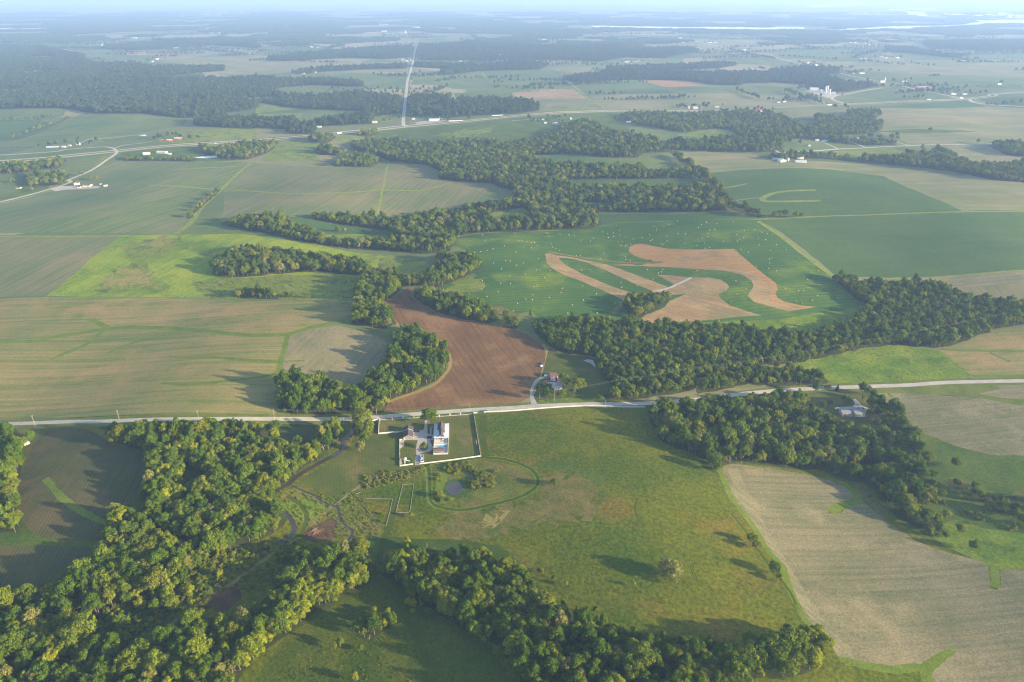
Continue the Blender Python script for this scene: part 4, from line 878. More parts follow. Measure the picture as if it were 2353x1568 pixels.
def sheet(name, sel_groups):
    """sel_groups: list of (face index array, material)"""
    idx = np.concatenate([g for g, _ in sel_groups]); f = FC[idx]
    used, inv = np.unique(f, return_inverse=True)
    me = bpy.data.meshes.new(name)
    vs = np.column_stack([V2[used], VZ[used]])
    me.from_pydata(vs.tolist(), [], inv.reshape(-1, 3).tolist())
    mi = np.concatenate([np.full(len(g), k) for k, (g, _) in enumerate(sel_groups)])
    for _, m in sel_groups: me.materials.append(m)
    me.polygons.foreach_set('material_index', mi.astype(np.int32))
    me.polygons.foreach_set('use_smooth', np.ones(len(f), bool))
    me.update()
    me.normals_split_custom_set_from_vertices(VN[used].tolist())
    o = link_mesh(name, me); o['kind'] = 'structure'
    return o


groups = [(np.nonzero(OWN == -1)[0], G['base'])]
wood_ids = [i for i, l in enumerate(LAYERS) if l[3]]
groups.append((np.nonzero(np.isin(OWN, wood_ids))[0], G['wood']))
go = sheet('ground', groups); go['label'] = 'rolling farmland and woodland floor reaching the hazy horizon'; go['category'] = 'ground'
for i, (kind, w, mk, wood, lab) in enumerate(LAYERS):
    if wood: continue
    sel = np.nonzero(OWN == i)[0]
    if not len(sel): continue
    o = sheet(kind, [(sel, G[mk])])
    o['label'] = lab or {'field': DESC.get(mk, 'patch of ' + mk + ' grassland'), 'grass_strip': 'strip of bright grass', 'path': 'worn path', 'road': 'pale country road', 'river': 'pale far river'}.get(kind, kind.replace('_', ' ') + ' surface')
    o['category'] = kind.replace('_', ' ')
# ------------------------------------------------------------------ foliage and wood materials
L_MID = leaf_mat('leaves_green', [(0.075, 0.128, 0.008), (0.120, 0.168, 0.010), (0.150, 0.165, 0.014), (0.085, 0.150, 0.012), (0.165, 0.205, 0.012), (0.062, 0.110, 0.012)])
L_YEL = leaf_mat('leaves_yellow_green', [(0.185, 0.225, 0.011), (0.225, 0.250, 0.013), (0.195, 0.215, 0.014)])
L_DARK = leaf_mat('leaves_dark_green', [(0.052, 0.100, 0.007), (0.072, 0.124, 0.008), (0.086, 0.134, 0.009)])
L_GREY = leaf_mat('leaves_grey_green', [(0.175, 0.190, 0.042), (0.205, 0.205, 0.051), (0.180, 0.185, 0.045)])
L_FAR = leaf_mat('leaves_far_wood', [(0.040, 0.075, 0.020), (0.055, 0.092, 0.022), (0.068, 0.105, 0.024), (0.048, 0.085, 0.026)], noise_scale=0.1)
L_CON = leaf_mat('needles', [(0.030, 0.055, 0.024), (0.045, 0.070, 0.040)])
BARK = simple_mat('bark', (0.13, 0.105, 0.08), 0.9, 0.1, grain=0.3, gscale=3)
DEADWOOD = simple_mat('bare_branches', (0.26, 0.205, 0.165), 0.9, 0.1, grain=0.2, gscale=2)


def quads_mesh(name, P0, N, size, mat):
    """leaf sprays: one four-cornered face per point, facing N, cupped a little"""
    n = len(P0); rr = np.random.default_rng(n + int(abs(P0[0, 0]) * 1000) % 999)
    N = N / np.maximum(np.linalg.norm(N, axis=1), 1e-9)[:, None]
    h = rr.normal(size=(n, 3)); t = np.cross(N, h); t /= np.maximum(np.linalg.norm(t, axis=1), 1e-9)[:, None]
    b = np.cross(N, t); s = size[:, None] / 2; asp = rr.uniform(0.7, 1.4, n)[:, None]
    v = np.stack([P0 - t * s * asp, P0 - b * s / asp, P0 + t * s * asp + N * s * 0.3, P0 + b * s / asp], 1).reshape(-1, 3)
    me = bpy.data.meshes.new(name)
    me.vertices.add(4 * n); me.vertices.foreach_set('co', v.ravel())
    me.loops.add(4 * n); me.loops.foreach_set('vertex_index', np.arange(4 * n, dtype=np.int32))
    me.polygons.add(n); me.polygons.foreach_set('loop_start', np.arange(0, 4 * n, 4, dtype=np.int32))
    me.polygons.foreach_set('loop_total', np.full(n, 4, np.int32))
    me.materials.append(mat); me.update(calc_edges=True)
    return me


def crown_pts(seed, Ht, Rd, base, nl, lr, nq, leaf, tall=1.0, rag=0.35):
    rr = np.random.default_rng(seed)
    c0 = np.array([0, 0, (Ht + base) / 2]); ax = np.array([Rd - lr * 0.55, Rd - lr * 0.55, (Ht - base) / 2 - lr * 0.45])
    d = rr.normal(size=(nl, 3)); d /= np.linalg.norm(d, axis=1)[:, None]
    d[:, 2] = np.where(d[:, 2] < -0.35, -d[:, 2], d[:, 2])
    rad = rr.uniform(0.35, 1.12, nl) ** 0.6
    az = np.arctan2(d[:, 1], d[:, 0]); ph = rr.uniform(0, 6.28, 3)
    lop = 1 + 0.16 * np.sin(az + ph[0]) + 0.14 * np.sin(2 * az + ph[1]) + 0.10 * np.sin(3 * az + ph[2] + d[:, 2] * 2)
    C = c0 + d * ax * (rad * lop)[:, None]
    lrad = lr * rr.uniform(0.5, 1.3, nl)
    k = rr.choice(nl, nq, p=lrad ** 2 / (lrad ** 2).sum())
    out = (C[k] - c0) / ax
    g = rr.normal(size=(nq, 3)); g /= np.linalg.norm(g, axis=1)[:, None]
    g = g + out * 0.55 + np.array([0, 0, 0.15]); g /= np.linalg.norm(g, axis=1)[:, None]
    P0 = C[k] + g * (lrad[k] * rr.uniform(0.72, 1.12, nq))[:, None]
    N = g + rag * 1.6 * rr.normal(size=(nq, 3))
    return P0, N, leaf * rr.uniform(0.6, 1.35, nq), C


def trunk_mesh(name, seed, Ht, base, r0, C, mat=BARK):
    rr = random.Random(seed); m = MB()
    top = Vector((rr.uniform(-.4, .4), rr.uniform(-.4, .4), Ht * 0.62))
    mid = Vector((top.x * .4, top.y * .4, base))
    m.tube((0, 0, -0.6), mid, r0, r0 * 0.75, 7); m.tube(mid, top, r0 * 0.75, r0 * 0.3, 6)
    for c in list(C)[:9]:
        t = rr.uniform(0.0, 0.7); m.tube(mid.lerp(top, t), Vector(c), r0 * 0.32, r0 * 0.08, 5)
    return m.mesh(name, mat)


def bare_mesh(name, seed, Ht, spread):
    rr = random.Random(seed); m = MB()

    def grow(p, d, L, r, lev):
        q = p + d * L
        m.tube(p, q, r, r * 0.66, 4 if lev else 6)
        if lev >= 4: return
        for i in range(rr.choice([2, 3, 3]) if lev else 4):
            e = (d + Vector((rr.gauss(0, 1), rr.gauss(0, 1), rr.gauss(0.25, .5))) * spread).normalized()
            grow(p.lerp(q, rr.uniform(0.55, 1.0)), e, L * rr.uniform(0.5, 0.75), r * 0.5, lev + 1)
    grow(Vector((0, 0, -0.4)), Vector((0, 0, 1)), Ht * 0.38, Ht * 0.022, 0)
    return m.mesh(name, DEADWOOD)


def conifer_pts(seed, Ht, Rd, nq, leaf):
    rr = np.random.default_rng(seed)
    h = 1 - np.sqrt(rr.uniform(0, 1, nq)); tier = np.abs(np.sin(h * 26)) * 0.25 + 0.75
    r = Rd * (1 - h) * tier * rr.uniform(0.6, 1.05, nq); th = rr.uniform(0, 2 * pi, nq)
    P0 = np.stack([r * np.cos(th), r * np.sin(th), 0.8 + h * (Ht - 0.8)], 1)
    N = np.stack([np.cos(th), np.sin(th), np.full(nq, 0.7)], 1) + 0.45 * rr.normal(size=(nq, 3))
    return P0, N, leaf * rr.uniform(0.6, 1.3, nq)


# kinds: (word, height, radius, crown base, lobes, lobe radius, leaf sprays, spray size, material)
KINDS = {
    'round': ('round green', 13.5, 5.4, 2.6, 44, 1.75, 3000, 0.72, L_MID, 3),
    'oval': ('tall dark green', 16.0, 4.4, 2.8, 42, 1.6, 2900, 0.70, L_DARK, 3),
    'yellow': ('bright yellow-green', 13.0, 4.2, 1.8, 38, 1.45, 2600, 0.70, L_YEL, 2),
    'broad': ('broad mid-green', 14.5, 7.0, 3.0, 64, 1.95, 4200, 0.78, L_MID, 2),
    'grey': ('pale grey-green', 14.0, 4.9, 2.2, 40, 1.6, 2700, 0.72, L_GREY, 2),
    'slim': ('slim upright green', 13.0, 3.0, 1.6, 30, 1.2, 2000, 0.62, L_MID, 2),
    'bush': ('low bushy green', 5.0, 3.1, 0.2, 22, 1.1, 1200, 0.52, L_MID, 2),
}
PROT = {}
for k, (wd, Ht, Rd, base, nl, lr, nq, leaf, mat, nv) in KINDS.items():
    PROT[k] = []
    for v in range(nv):
        sd = 31 * len(PROT) + 7 * v
        p0, nn, sz, C = crown_pts(sd, Ht, Rd, base, nl, lr, nq, leaf)
        PROT[k].append((quads_mesh('crown_' + k, p0, nn, sz, mat), trunk_mesh('trunk_' + k, sd, Ht, base, 0.1 + Ht * 0.017, C)))
BARE = [bare_mesh('bare_tree', 5 + i, 13, 0.62 + 0.06 * i) for i in range(3)]
_c = conifer_pts(3, 11, 3.2, 2000, 0.6)
CONIFER = (quads_mesh('crown_conifer', *_c, L_CON), MB().tube((0, 0, -.5), (0, 0, 10), .25, .05, 6).mesh('trunk_conifer', BARK))


def joined(name, meshes):
    """one mesh with every part of a tree, for the woods too big to count"""
    V, F, M, mats, n = [], [], [], [], 0
    for me in meshes:
        co = np.empty(len(me.vertices) * 3, np.float32); me.vertices.foreach_get('co', co); V.append(co.reshape(-1, 3))
        F += [tuple(i + n for i in p.vertices) for p in me.polygons]; M += [len(mats)] * len(me.polygons)
        mats.append(me.materials[0]); n += len(me.vertices)
    out = bpy.data.meshes.new(name); out.from_pydata(np.concatenate(V).tolist(), [], F)
    for m in mats: out.materials.append(m)
    out.polygons.foreach_set('material_index', np.array(M, np.int32)); out.update()
    return out


def proto_obj(name, me): return bpy.data.objects.new(name, me)


def scatter(name, rows, protos, label, cat):
    """rows: x y z rot scale index ; many copies drawn on the points of one mesh"""
    if not len(rows): return None
    rows = np.asarray(rows, float)
    me = bpy.data.meshes.new(name); me.from_pydata(rows[:, :3].tolist(), [], [])
    for nm, typ, dat in (('turn', 'FLOAT', rows[:, 3]), ('grow', 'FLOAT', rows[:, 4]), ('pick', 'INT', rows[:, 5].astype(np.int32))):
        at = me.attributes.new(nm, typ, 'POINT'); at.data.foreach_set('value', dat.astype(np.int32 if typ == 'INT' else np.float32))
    o = link_mesh(name, me); tag(o, label, cat, kind='stuff')
    ng = bpy.data.node_groups.new(name, 'GeometryNodeTree')
    ng.interface.new_socket('Geometry', in_out='INPUT', socket_type='NodeSocketGeometry')
    ng.interface.new_socket('Geometry', in_out='OUTPUT', socket_type='NodeSocketGeometry')
    gi, go_ = ng.nodes.new('NodeGroupInput'), ng.nodes.new('NodeGroupOutput')
    iop = ng.nodes.new('GeometryNodeInstanceOnPoints'); join = ng.nodes.new('GeometryNodeJoinGeometry')

    def attr(nm, typ):
        a = ng.nodes.new('GeometryNodeInputNamedAttribute'); a.data_type = typ; a.inputs['Name'].default_value = nm
        return a.outputs['Attribute']
    for pr in reversed(protos):
        oi = ng.nodes.new('GeometryNodeObjectInfo'); oi.inputs['Object'].default_value = pr; oi.inputs['As Instance'].default_value = True
        ng.links.new(oi.outputs['Geometry'], join.inputs[0])
    ng.links.new(gi.outputs[0], iop.inputs['Points']); ng.links.new(join.outputs[0], iop.inputs['Instance'])
    iop.inputs['Pick Instance'].default_value = True
    ng.links.new(attr('pick', 'INT'), iop.inputs['Instance Index'])
    cx = ng.nodes.new('ShaderNodeCombineXYZ'); ng.links.new(attr('turn', 'FLOAT'), cx.inputs['Z'])
    er = ng.nodes.new('FunctionNodeEulerToRotation'); ng.links.new(cx.outputs[0], er.inputs[0])
    ng.links.new(er.outputs[0], iop.inputs['Rotation']); ng.links.new(attr('grow', 'FLOAT'), iop.inputs['Scale'])
    ng.links.new(iop.outputs[0], go_.inputs[0])
    md = o.modifiers.new('scatter', 'NODES'); md.node_group = ng
    return o


# ------------------------------------------------------------------ where every woodland tree stands
MIX = {
    'near': (['round', 'oval', 'yellow', 'broad', 'grey', 'slim', 'bush'], [5, 4.5, 1.3, 2.0, 0.6, 2.8, 2.8]),
    'dense': (['round', 'oval', 'slim', 'yellow', 'broad'], [4.5, 3, 3.5, 1.2, 0.6]),
    'edge': (['yellow', 'slim', 'broad', 'round'], [5, 3, 1.6, 1]),
    'mid': (['round', 'oval', 'yellow', 'broad', 'grey', 'slim'], [5, 4, 1.4, 2.5, 1.2, 1.2]),
}
TREES = []      # x y kind variant scale where group-layer
FARP = []
for i in wood_ids:
    kind, w, mk, (sp, sc, mix, where, dead), lab = LAYERS[i]
    x0, y0 = w.min(0) + 0.0; x1, y1 = w.max(0)
    sp = 13.5 if mix == 'far' else sp * 0.88
    gxs, gys = np.meshgrid(np.arange(x0, x1 + sp, sp), np.arange(y0, y1 + sp, sp * 0.87))
    gxs = gxs + (np.arange(gxs.shape[0]) % 2)[:, None] * sp / 2
    q = np.stack([gxs.ravel(), gys.ravel()], 1) + NPR.uniform(-0.42, 0.42, (gxs.size, 2)) * sp
    q = q[owner(q[:, 0], q[:, 1]) == i]
    if mix != 'far' and len(q) > 12 and kind == 'ground' and (np.ptp(w[:, 0]) > 25):
        # outlines were taken round the crowns: keep a trunk only where its crown also falls over the wood
        hh = {'near': 10.0, 'dense': 6.5, 'mid': 8.5, 'edge': 0.0}[mix] * sc
        for fac in (1.0, 0.5, 0.25):
            top = U2W(W2U(np.column_stack([q, height(q[:, 0], q[:, 1]) + hh * fac])))
            ok = owner(top[:, 0], top[:, 1]) == i
            if ok.mean() > 0.45: break
        if ok.mean() > 0.3: q = q[ok]
    for x, y in q:
        if mix == 'far': FARP.append((x, y, NPR.choice([NPR.uniform(.5, .8), NPR.uniform(.8, 1.15), NPR.uniform(1.1, 1.6)]))); continue
        names, wt = MIX[mix]
        u = random.random()
        clump = math.sin(x * 0.021 + 1.3) * math.sin(y * 0.018 + x * 0.007) + math.sin(x * 0.006 - y * 0.009)
        wts = [v * (1.6 if (n in ('yellow', 'grey') and clump > 0.5) else 1) * (1.8 if n in ('oval',) and clump < -0.4 else 1) for n, v in zip(names, wt)]
        dd = dead * (4.0 if clump > 0.9 else 0.8)
        k = 'bare' if u < dd else random.choices(names, wts)[0]
        TREES.append((x, y, k, random.random(), sc * random.choice([random.uniform(0.5, 0.85), random.uniform(0.8, 1.1), random.uniform(0.8, 1.1), random.uniform(1.0, 1.42)]) * (0.9 if k == 'bare' else 1), where))
print('woodland trees', len(TREES), 'far', len(FARP))
_w = W2U([(t[0], t[1], ground(t[0], t[1]) + 8) for t in TREES])
_d = np.array([math.sqrt(t[0] ** 2 + t[1] ** 2 + EYE ** 2) for t in TREES])
_hr = np.array([(13 if t[2] == 'bare' else KINDS[t[2]][1] + KINDS[t[2]][2] * 2) * t[4] for t in TREES])
_vis = (_w[:, 0] > 10) & (_w[:, 0] < 2343) & (_w[:, 1] > 0) & (_w[:, 1] < 1558)
_rank = np.argsort(np.where(_vis, -_hr / _d, 1))
N_SOLO = 270
SOLO = set(_rank[:N_SOLO].tolist())

_roots = {}


def plant(kind, var, x, y, s, rz, label, group, cat='tree', name=None, z=None, sx=1.0):
    """a tree of its own: copies of the first of its kind share the meshes"""
    z = ground(x, y) if z is None else z
    nm = name or {'bare': 'bare_tree', 'conifer': 'conifer_tree', 'bush': 'bush'}.get(kind, 'broadleaf_tree')
    r = empty(nm, (x, y, z), rz, label, cat, group)
    r.scale = (s * sx, s * sx, s)
    if kind == 'bare':
        link_mesh('trunk', BARE[var % len(BARE)], r)
    else:
        cr, tr = CONIFER if kind == 'conifer' else PROT[kind][var % len(PROT[kind])]
        link_mesh('trunk', tr, r); link_mesh('crown', cr, r)
    return r


STUFF_KEYS = [(k, v) for k in KINDS for v in range(len(PROT[k]))] + [('bare', v) for v in range(len(BARE))]
protos = []
for k, v in STUFF_KEYS:
    protos.append(proto_obj('wood_' + k, BARE[v] if k == 'bare' else joined('wood_' + k, [PROT[k][v][0], PROT[k][v][1]])))
rows = []
for i, (x, y, k, u, s, where) in enumerate(TREES):
    nvar = len(BARE) if k == 'bare' else len(PROT[k]); var = int(u * nvar) % nvar
    if i in SOLO:
        wd = 'bare pale-branched' if k == 'bare' else KINDS[k][0]
        noun = 'bush' if k == 'bush' else 'tree'
        size = 'large ' if s > 1.1 else ('small ' if s < 0.8 else '')
        plant(k, var, x, y, s, random.uniform(0, 6.28), f'{size}{wd} {noun} {where}' if len(f'{size}{wd} {noun} {where}'.split()) <= 15 else f'{wd} {noun} {where}', 'trees ' + where, noun)
    else:
        rows.append((x, y, ground(x, y), random.uniform(0, 6.28), s, STUFF_KEYS.index((k, var))))
scatter('woodland', rows, protos, 'dense green woodland along the creeks and between the fields', 'woodland')

# the far woods: smaller copies, then whole stands of trees far out on the plain
lowp = []
for v in range(4):
    p0, nn, sz, C = crown_pts(90 + v, 13 + v, 6.3 - 0.4 * v, 1.0, 12, 2.9, 330, 2.0)
    lowp.append(proto_obj('far_tree', quads_mesh('far_tree', p0, nn, sz, L_FAR)))
# tree lines along far field edges and the odd clump in between
for _ in range(260):
    u, v = random.uniform(-100, 2450), random.choice([random.uniform(78, 130), random.uniform(100, 250)])
    p = P(u, v)
    if random.random() < 0.25: ang_ = random.uniform(0, pi)
    else: ang_ = random.choice([0.1, 0.1, 0.1, 0.1 + pi / 2]) + random.gauss(0, 0.06)
    L = random.uniform(60, 900) * (0.5 if v > 150 else 1); n = int(L / 9); wdt = random.choice([5, 8, 22])
    q = np.array([(p.x + math.cos(ang_) * t + random.gauss(0, wdt) , p.y + math.sin(ang_) * t + random.gauss(0, wdt)) for t in np.linspace(0, L, n) if random.random() > .2]).reshape(-1, 2)
    if not len(q): continue
    ow = owner(q[:, 0], q[:, 1])
    for (x, y), i in zip(q, ow):
        if i == -1 or (LAYERS[i][0] == 'field' and wdt < 10): FARP.append((x, y, random.uniform(.5, 1.2)))
rows = [(x, y, ground(x, y), random.uniform(0, 6.28), s, random.randrange(4)) for x, y, s in FARP]
scatter('far_wood', rows, lowp, 'bluish far-off woods on the plain beyond the highway', 'woods')
stand = []
for v in range(3):
    rr = np.random.default_rng(200 + v); Ps, Ns, Ss = [], [], []
    for gx_ in range(8):
        for gy_ in range(8):
            p0, nn, sz, C = crown_pts(300 + v * 64 + gx_ * 8 + gy_, 12 * rr.uniform(.75, 1.3), 7.5, 0.0, 5, 3.6, 46, 4.2)
            p0 = p0 + np.array([(gx_ - 3.5) * 12.5 + rr.uniform(-4, 4), (gy_ - 3.5) * 12.5 + rr.uniform(-4, 4), -0.5])
            Ps.append(p0); Ns.append(nn); Ss.append(sz)
    stand.append(proto_obj('far_stand', quads_mesh('far_stand', np.concatenate(Ps), np.concatenate(Ns), np.concatenate(Ss), L_FAR)))
sx, sy = np.meshgrid(np.arange(-13000, 13000, 92.0), np.arange(4300, 15500, 92.0))
q = np.stack([sx.ravel(), sy.ravel()], 1) + NPR.uniform(-22, 22, (sx.size, 2))
uv = W2U(np.column_stack([q, np.zeros(len(q))]))
q = q[(np.abs(q[:, 0]) < q[:, 1] * 0.82 + 300) & (uv[:, 1] < 107)]
uv = W2U(np.column_stack([q, np.zeros(len(q))]))


def fnoise(x, y):
    v = np.zeros(len(x))
    for L, A_, th, ph in [(2300, 1, .3, 1), (1700, .9, 1.5, 2), (1100, .8, 2.6, .5), (800, .6, .9, 4), (560, .5, 2.0, 3.1), (390, .4, .1, 1.9)]:
        v += A_ * np.sin(2 * pi / L * (x * math.cos(th) + y * math.sin(th)) + ph)
    return v


thr = np.interp(uv[:, 1], [8, 20, 32, 42, 55, 72, 80, 92, 107], [1.2, 1.0, 0.6, -0.2, -0.5, -0.4, 0.3, 0.7, 1.0])
keep = (fnoise(q[:, 0], q[:, 1]) > thr)
q = q[keep]
q = q[owner(q[:, 0], q[:, 1]) == -1]
rows = [(x, y, ground(x, y), random.randrange(4) * pi / 2, random.uniform(0.95, 1.2), random.randrange(3)) for x, y in q]
print('stands', len(rows))
scatter('forest', rows, stand, 'hazy blue forest along the river on the far plain', 'forest')
# ------------------------------------------------------------------ painted and built materials
def CM(name, col, rough=0.6, spec=0.3, grain=0.08, gs=0.8): return simple_mat(name, col, rough, spec, 0, grain, gs)


M = {
    'white': CM('white_paint', (0.47, 0.46, 0.45)), 'fence': CM('fence_paint', (0.46, 0.46, 0.44)), 'cream': CM('cream_siding', (0.68, 0.60, 0.46)), 'whiteroof': CM('white_metal_roof', (0.36, 0.39, 0.42), 0.5),
    'dullwhite': CM('dull_white', (0.46, 0.46, 0.45)), 'dullroof': CM('dull_roof', (0.42, 0.43, 0.44)),  # toned-down whites for the distant buildings
    'dark': CM('dark_shingles', (0.055, 0.050, 0.052), 0.85), 'brown': CM('brown_shingles', (0.13, 0.085, 0.065), 0.85), 'grey': CM('grey_shingles', (0.16, 0.18, 0.20), 0.85),
    'lgrey': CM('light_grey_roof', (0.42, 0.44, 0.45), 0.5), 'redroof': CM('red_metal_roof', (0.28, 0.10, 0.09), 0.6), 'red': CM('red_barn_paint', (0.36, 0.060, 0.042), 0.7),
    'taupe': CM('taupe_siding', (0.25, 0.21, 0.18)), 'tanwall': CM('tan_siding', (0.42, 0.35, 0.26)), 'glass': CM('window_glass', (0.03, 0.04, 0.05), 0.1, 0.6), 'stone': CM('pale_stone', (0.55, 0.46, 0.36), 0.9, 0.1, 0.25, 2),
    'conc': CM('pale_concrete', (0.34, 0.32, 0.295), 0.9, 0.1, 0.1, 0.6), 'pool': CM('pool_water', (0.03, 0.24, 0.36), 0.08, 0.6), 'black': CM('black_paint', (0.012, 0.012, 0.015), 0.25, 0.6), 'navy': CM('blue_paint', (0.03, 0.06, 0.16), 0.25, 0.6),
    'silver': CM('silver_paint', (0.36, 0.42, 0.48), 0.3, 0.5), 'carred': CM('red_car_paint', (0.42, 0.03, 0.03), 0.3, 0.5), 'maroon': CM('maroon_car_paint', (0.16, 0.03, 0.03), 0.3, 0.5), 'carwhite': CM('white_car_paint', (0.75, 0.75, 0.74), 0.3, 0.5),
    'tyre': CM('tyre_rubber', (0.02, 0.02, 0.02), 0.9), 'wood': CM('pole_wood', (0.30, 0.23, 0.17), 0.9, 0.1, 0.25, 2), 'wire': CM('wire_metal', (0.25, 0.25, 0.25), 0.5), 'straw': CM('baled_hay', (0.34, 0.29, 0.205), 0.95, 0.05, 0.2, 3),
    'bluegrey': CM('blue_grey_roof', (0.24, 0.32, 0.38), 0.5), 'steel': CM('galvanised_steel', (0.55, 0.56, 0.57), 0.4, 0.5), 'border': CM('border_stone', (0.22, 0.21, 0.19), 0.9, 0.1, 0.3, .7), 'brush': CM('cut_branches', (0.24, 0.15, 0.11), 0.9, 0.1, 0.3, 1),
}


def frame(fl, fr, depth):
    """front-left and front-right ground corners on the survey grid -> (centre, heading, width)"""
    a, b = P(*fl), P(*fr); d = b - a; d.z = 0
    w = d.length; ang = math.atan2(d.y, d.x)
    c = (a + b) / 2 + Vector((-math.sin(ang), math.cos(ang), 0)) * depth / 2
    return c, ang, w


def lowest(c, ang, w, d):
    return min(ground(c.x + sx * w / 2 * math.cos(ang) - sy * d / 2 * math.sin(ang), c.y + sx * w / 2 * math.sin(ang) + sy * d / 2 * math.cos(ang)) for sx in (-1, 0, 1) for sy in (-1, 0, 1))


def gable_wall(w, d, e, rise, ridge):
    m = MB()
    if ridge == 'y': m.extrude([(-w / 2, -1.2), (w / 2, -1.2), (w / 2, e - .06), (0, e + rise - .06), (-w / 2, e - .06)], -d / 2, d / 2, 'y')
    else: m.extrude([(-d / 2, -1.2), (d / 2, -1.2), (d / 2, e - .06), (0, e + rise - .06), (-d / 2, e - .06)], -w / 2, w / 2, 'x')
    return m


def gable_roof(w, d, e, rise, ridge, o=0.45, t=0.22, m=None):
    m = m or MB(); W_, D_ = (w, d) if ridge == 'y' else (d, w)
    s = rise / (W_ / 2); x = W_ / 2 + o
    pr = [(-x, e - o * s), (0, e + rise), (x, e - o * s), (x, e - o * s + t), (0, e + rise + t * 1.1), (-x, e - o * s + t)]
    return m.extrude(pr, -D_ / 2 - o, D_ / 2 + o, 'y' if ridge == 'y' else 'x')


def house(name, label, cat, c, ang, w, d, e, rise, wall, roof, ridge='y', group=None, win=0, door=False, chimney=False, o=0.45):
    z = lowest(c, ang, w, d)
    r = empty(name, (c.x, c.y, z + 0.05), ang, label, cat, group)
    gable_wall(w, d, e, rise, ridge).build('wall', M[wall], r)
    ro = gable_roof(w, d, e, rise, ridge, o).build('roof', M[roof], r)
    if chimney: MB().box(w * .18, w * .18 + .9, -.4, .5, e, e + rise + 1.1).build('chimney', M['stone'], ro)
    if win:
        for i in range(win):
            x = -w / 2 + w * (i + .5) / win
            q = MB().box(x - .55, x + .55, -d / 2 - .06, -d / 2 + .02, e * .38, e * .38 + 1.35).build('window', M['white'], r)
            MB().box(x - .42, x + .42, -d / 2 - .10, -d / 2 - .063, e * .38 + .12, e * .38 + 1.23).build('pane', M['glass'], q)
    if door:
        MB().box(w * .5 * .3 - 1.3, w * .5 * .3 + 1.3, -d / 2 - .09, -d / 2 + .02, -.2, min(e - .4, 2.7)).build('door', M['lgrey'], r)
    return r


# ------------------------------------------------------------------ the farmstead in the fenced lot
c, ang, w = frame(HZ(1258, 700), HZ(1537, 690), 23.0)
O = c - Vector((-math.sin(ang), math.cos(ang), 0)) * 11.5
zb = lowest(c, ang, w, 23)
hs = empty('farmhouse', (O.x, O.y, zb), ang, 'large white farmhouse with white metal roof and dark raised gables beside the pool', 'house')
hw = w / 2
MB().box(-hw, hw, 0, 23, -1, 4.1).build('wall', M['white'], hs)
mr = MB().add([(-hw - .6, -.7, 4.15), (hw + .6, -.7, 4.15), (hw + .6, 23.6, 4.15), (-hw - .6, 23.6, 4.15), (-hw - .6, -.7, 4.4), (hw + .6, -.7, 4.4), (hw + .6, 23.6, 4.4), (-hw - .6, 23.6, 4.4), (0, 3, 5.9), (0, 20, 5.9)],
              [(3, 2, 1, 0), (0, 1, 5, 4), (1, 2, 6, 5), (2, 3, 7, 6), (3, 0, 4, 7), (4, 5, 8), (5, 6, 9, 8), (6, 7, 9), (7, 4, 8, 9)])
rf = mr.build('roof', M['whiteroof'], hs)
for i in range(9):
    x = -hw + 0.9 + i * (w - 1.8) / 8
    if abs(x) < 1.2: continue
    q = MB().box(x - .55, x + .55, -.07, .02, 1.2, 2.9).build('window', M['white'], hs)
    MB().box(x - .42, x + .42, -.12, -.073, 1.32, 2.78).build('pane', M['glass'], q)
d_ = MB().box(-1.1, 1.1, -.09, .02, .1, 3.2).build('door', M['white'], hs)
MB().box(-.8, .8, -.14, -.093, .3, 2.9).build('pane', M['glass'], d_)
xo = -0.15
for k, (y0, y1, gw, e, rise) in enumerate([(10.5, 21.8, 6.6, 4.9, 3.0), (6.2, 10.45, 6.0, 4.8, 2.6), (-.6, 6.15, 4.6, 4.7, 2.2)]):
    xs = xo + [-.1, .55, .3][k]
    pr = [(xs - gw / 2, 4.3), (xs + gw / 2, 4.3), (xs + gw / 2, e + .3), (xs, e + rise + .25), (xs - gw / 2, e + .3)]
    dm = MB().extrude(pr, y0 + .1, y1 - .1).build('dormer', M['white'], hs)
    s = rise / (gw / 2); xx = gw / 2 + .4
    MB().extrude([(xs - xx, e + .33 - .4 * s), (xs, e + rise + .33), (xs + xx, e + .33 - .4 * s), (xs + xx, e + .6 - .4 * s), (xs, e + rise + .62), (xs - xx, e + .6 - .4 * s)], y0 - .45, y1).build('gable_roof', M['dark'], dm)
    if k == 2: MB().box(xs - .9, xs + .9, y0 + .02, y0 + .097, 4.75, 6.0).build('window', M['glass'], dm)
MB().box(-hw - 2.2, -hw - .02, 1.5, 4.5, -.5, 1.1).build('porch', M['conc'], hs)

# terrace, pool and pool house in front of the house
tz = zb
ter = empty('terrace', (O.x, O.y, tz), ang, 'walled pale concrete terrace holding the pool in front of the farmhouse', 'terrace')
MB().box(-hw, hw, -24.5, -.15, -2.5, .9).build('deck', M['conc'], ter)
pm = MB()
for b in [(-hw, -hw + .25, -24.5, -.2), (hw - .25, hw, -24.5, -.2), (-hw + .25, hw - .25, -24.5, -24.25), (-hw + .25, hw - .25, -9.2, -8.9)]:
    pm.box(*b, .9, 1.95)
pm.build('parapet', M['white'], ter)
MB().box(hw - 2.4, hw - 2.0, -8.8, -1.5, .905, 1.5).build('bench_wall', M['white'], ter)
MB().box(-hw + .8, hw - 2.6, -8.2, -4.4, .904, .93).build('patio_floor', M['lgrey'], ter)
MB().box(-hw + .6, -hw + 5.5, -4.0, -1.6, .904, 1.4).build('planter', M['stone'], ter)


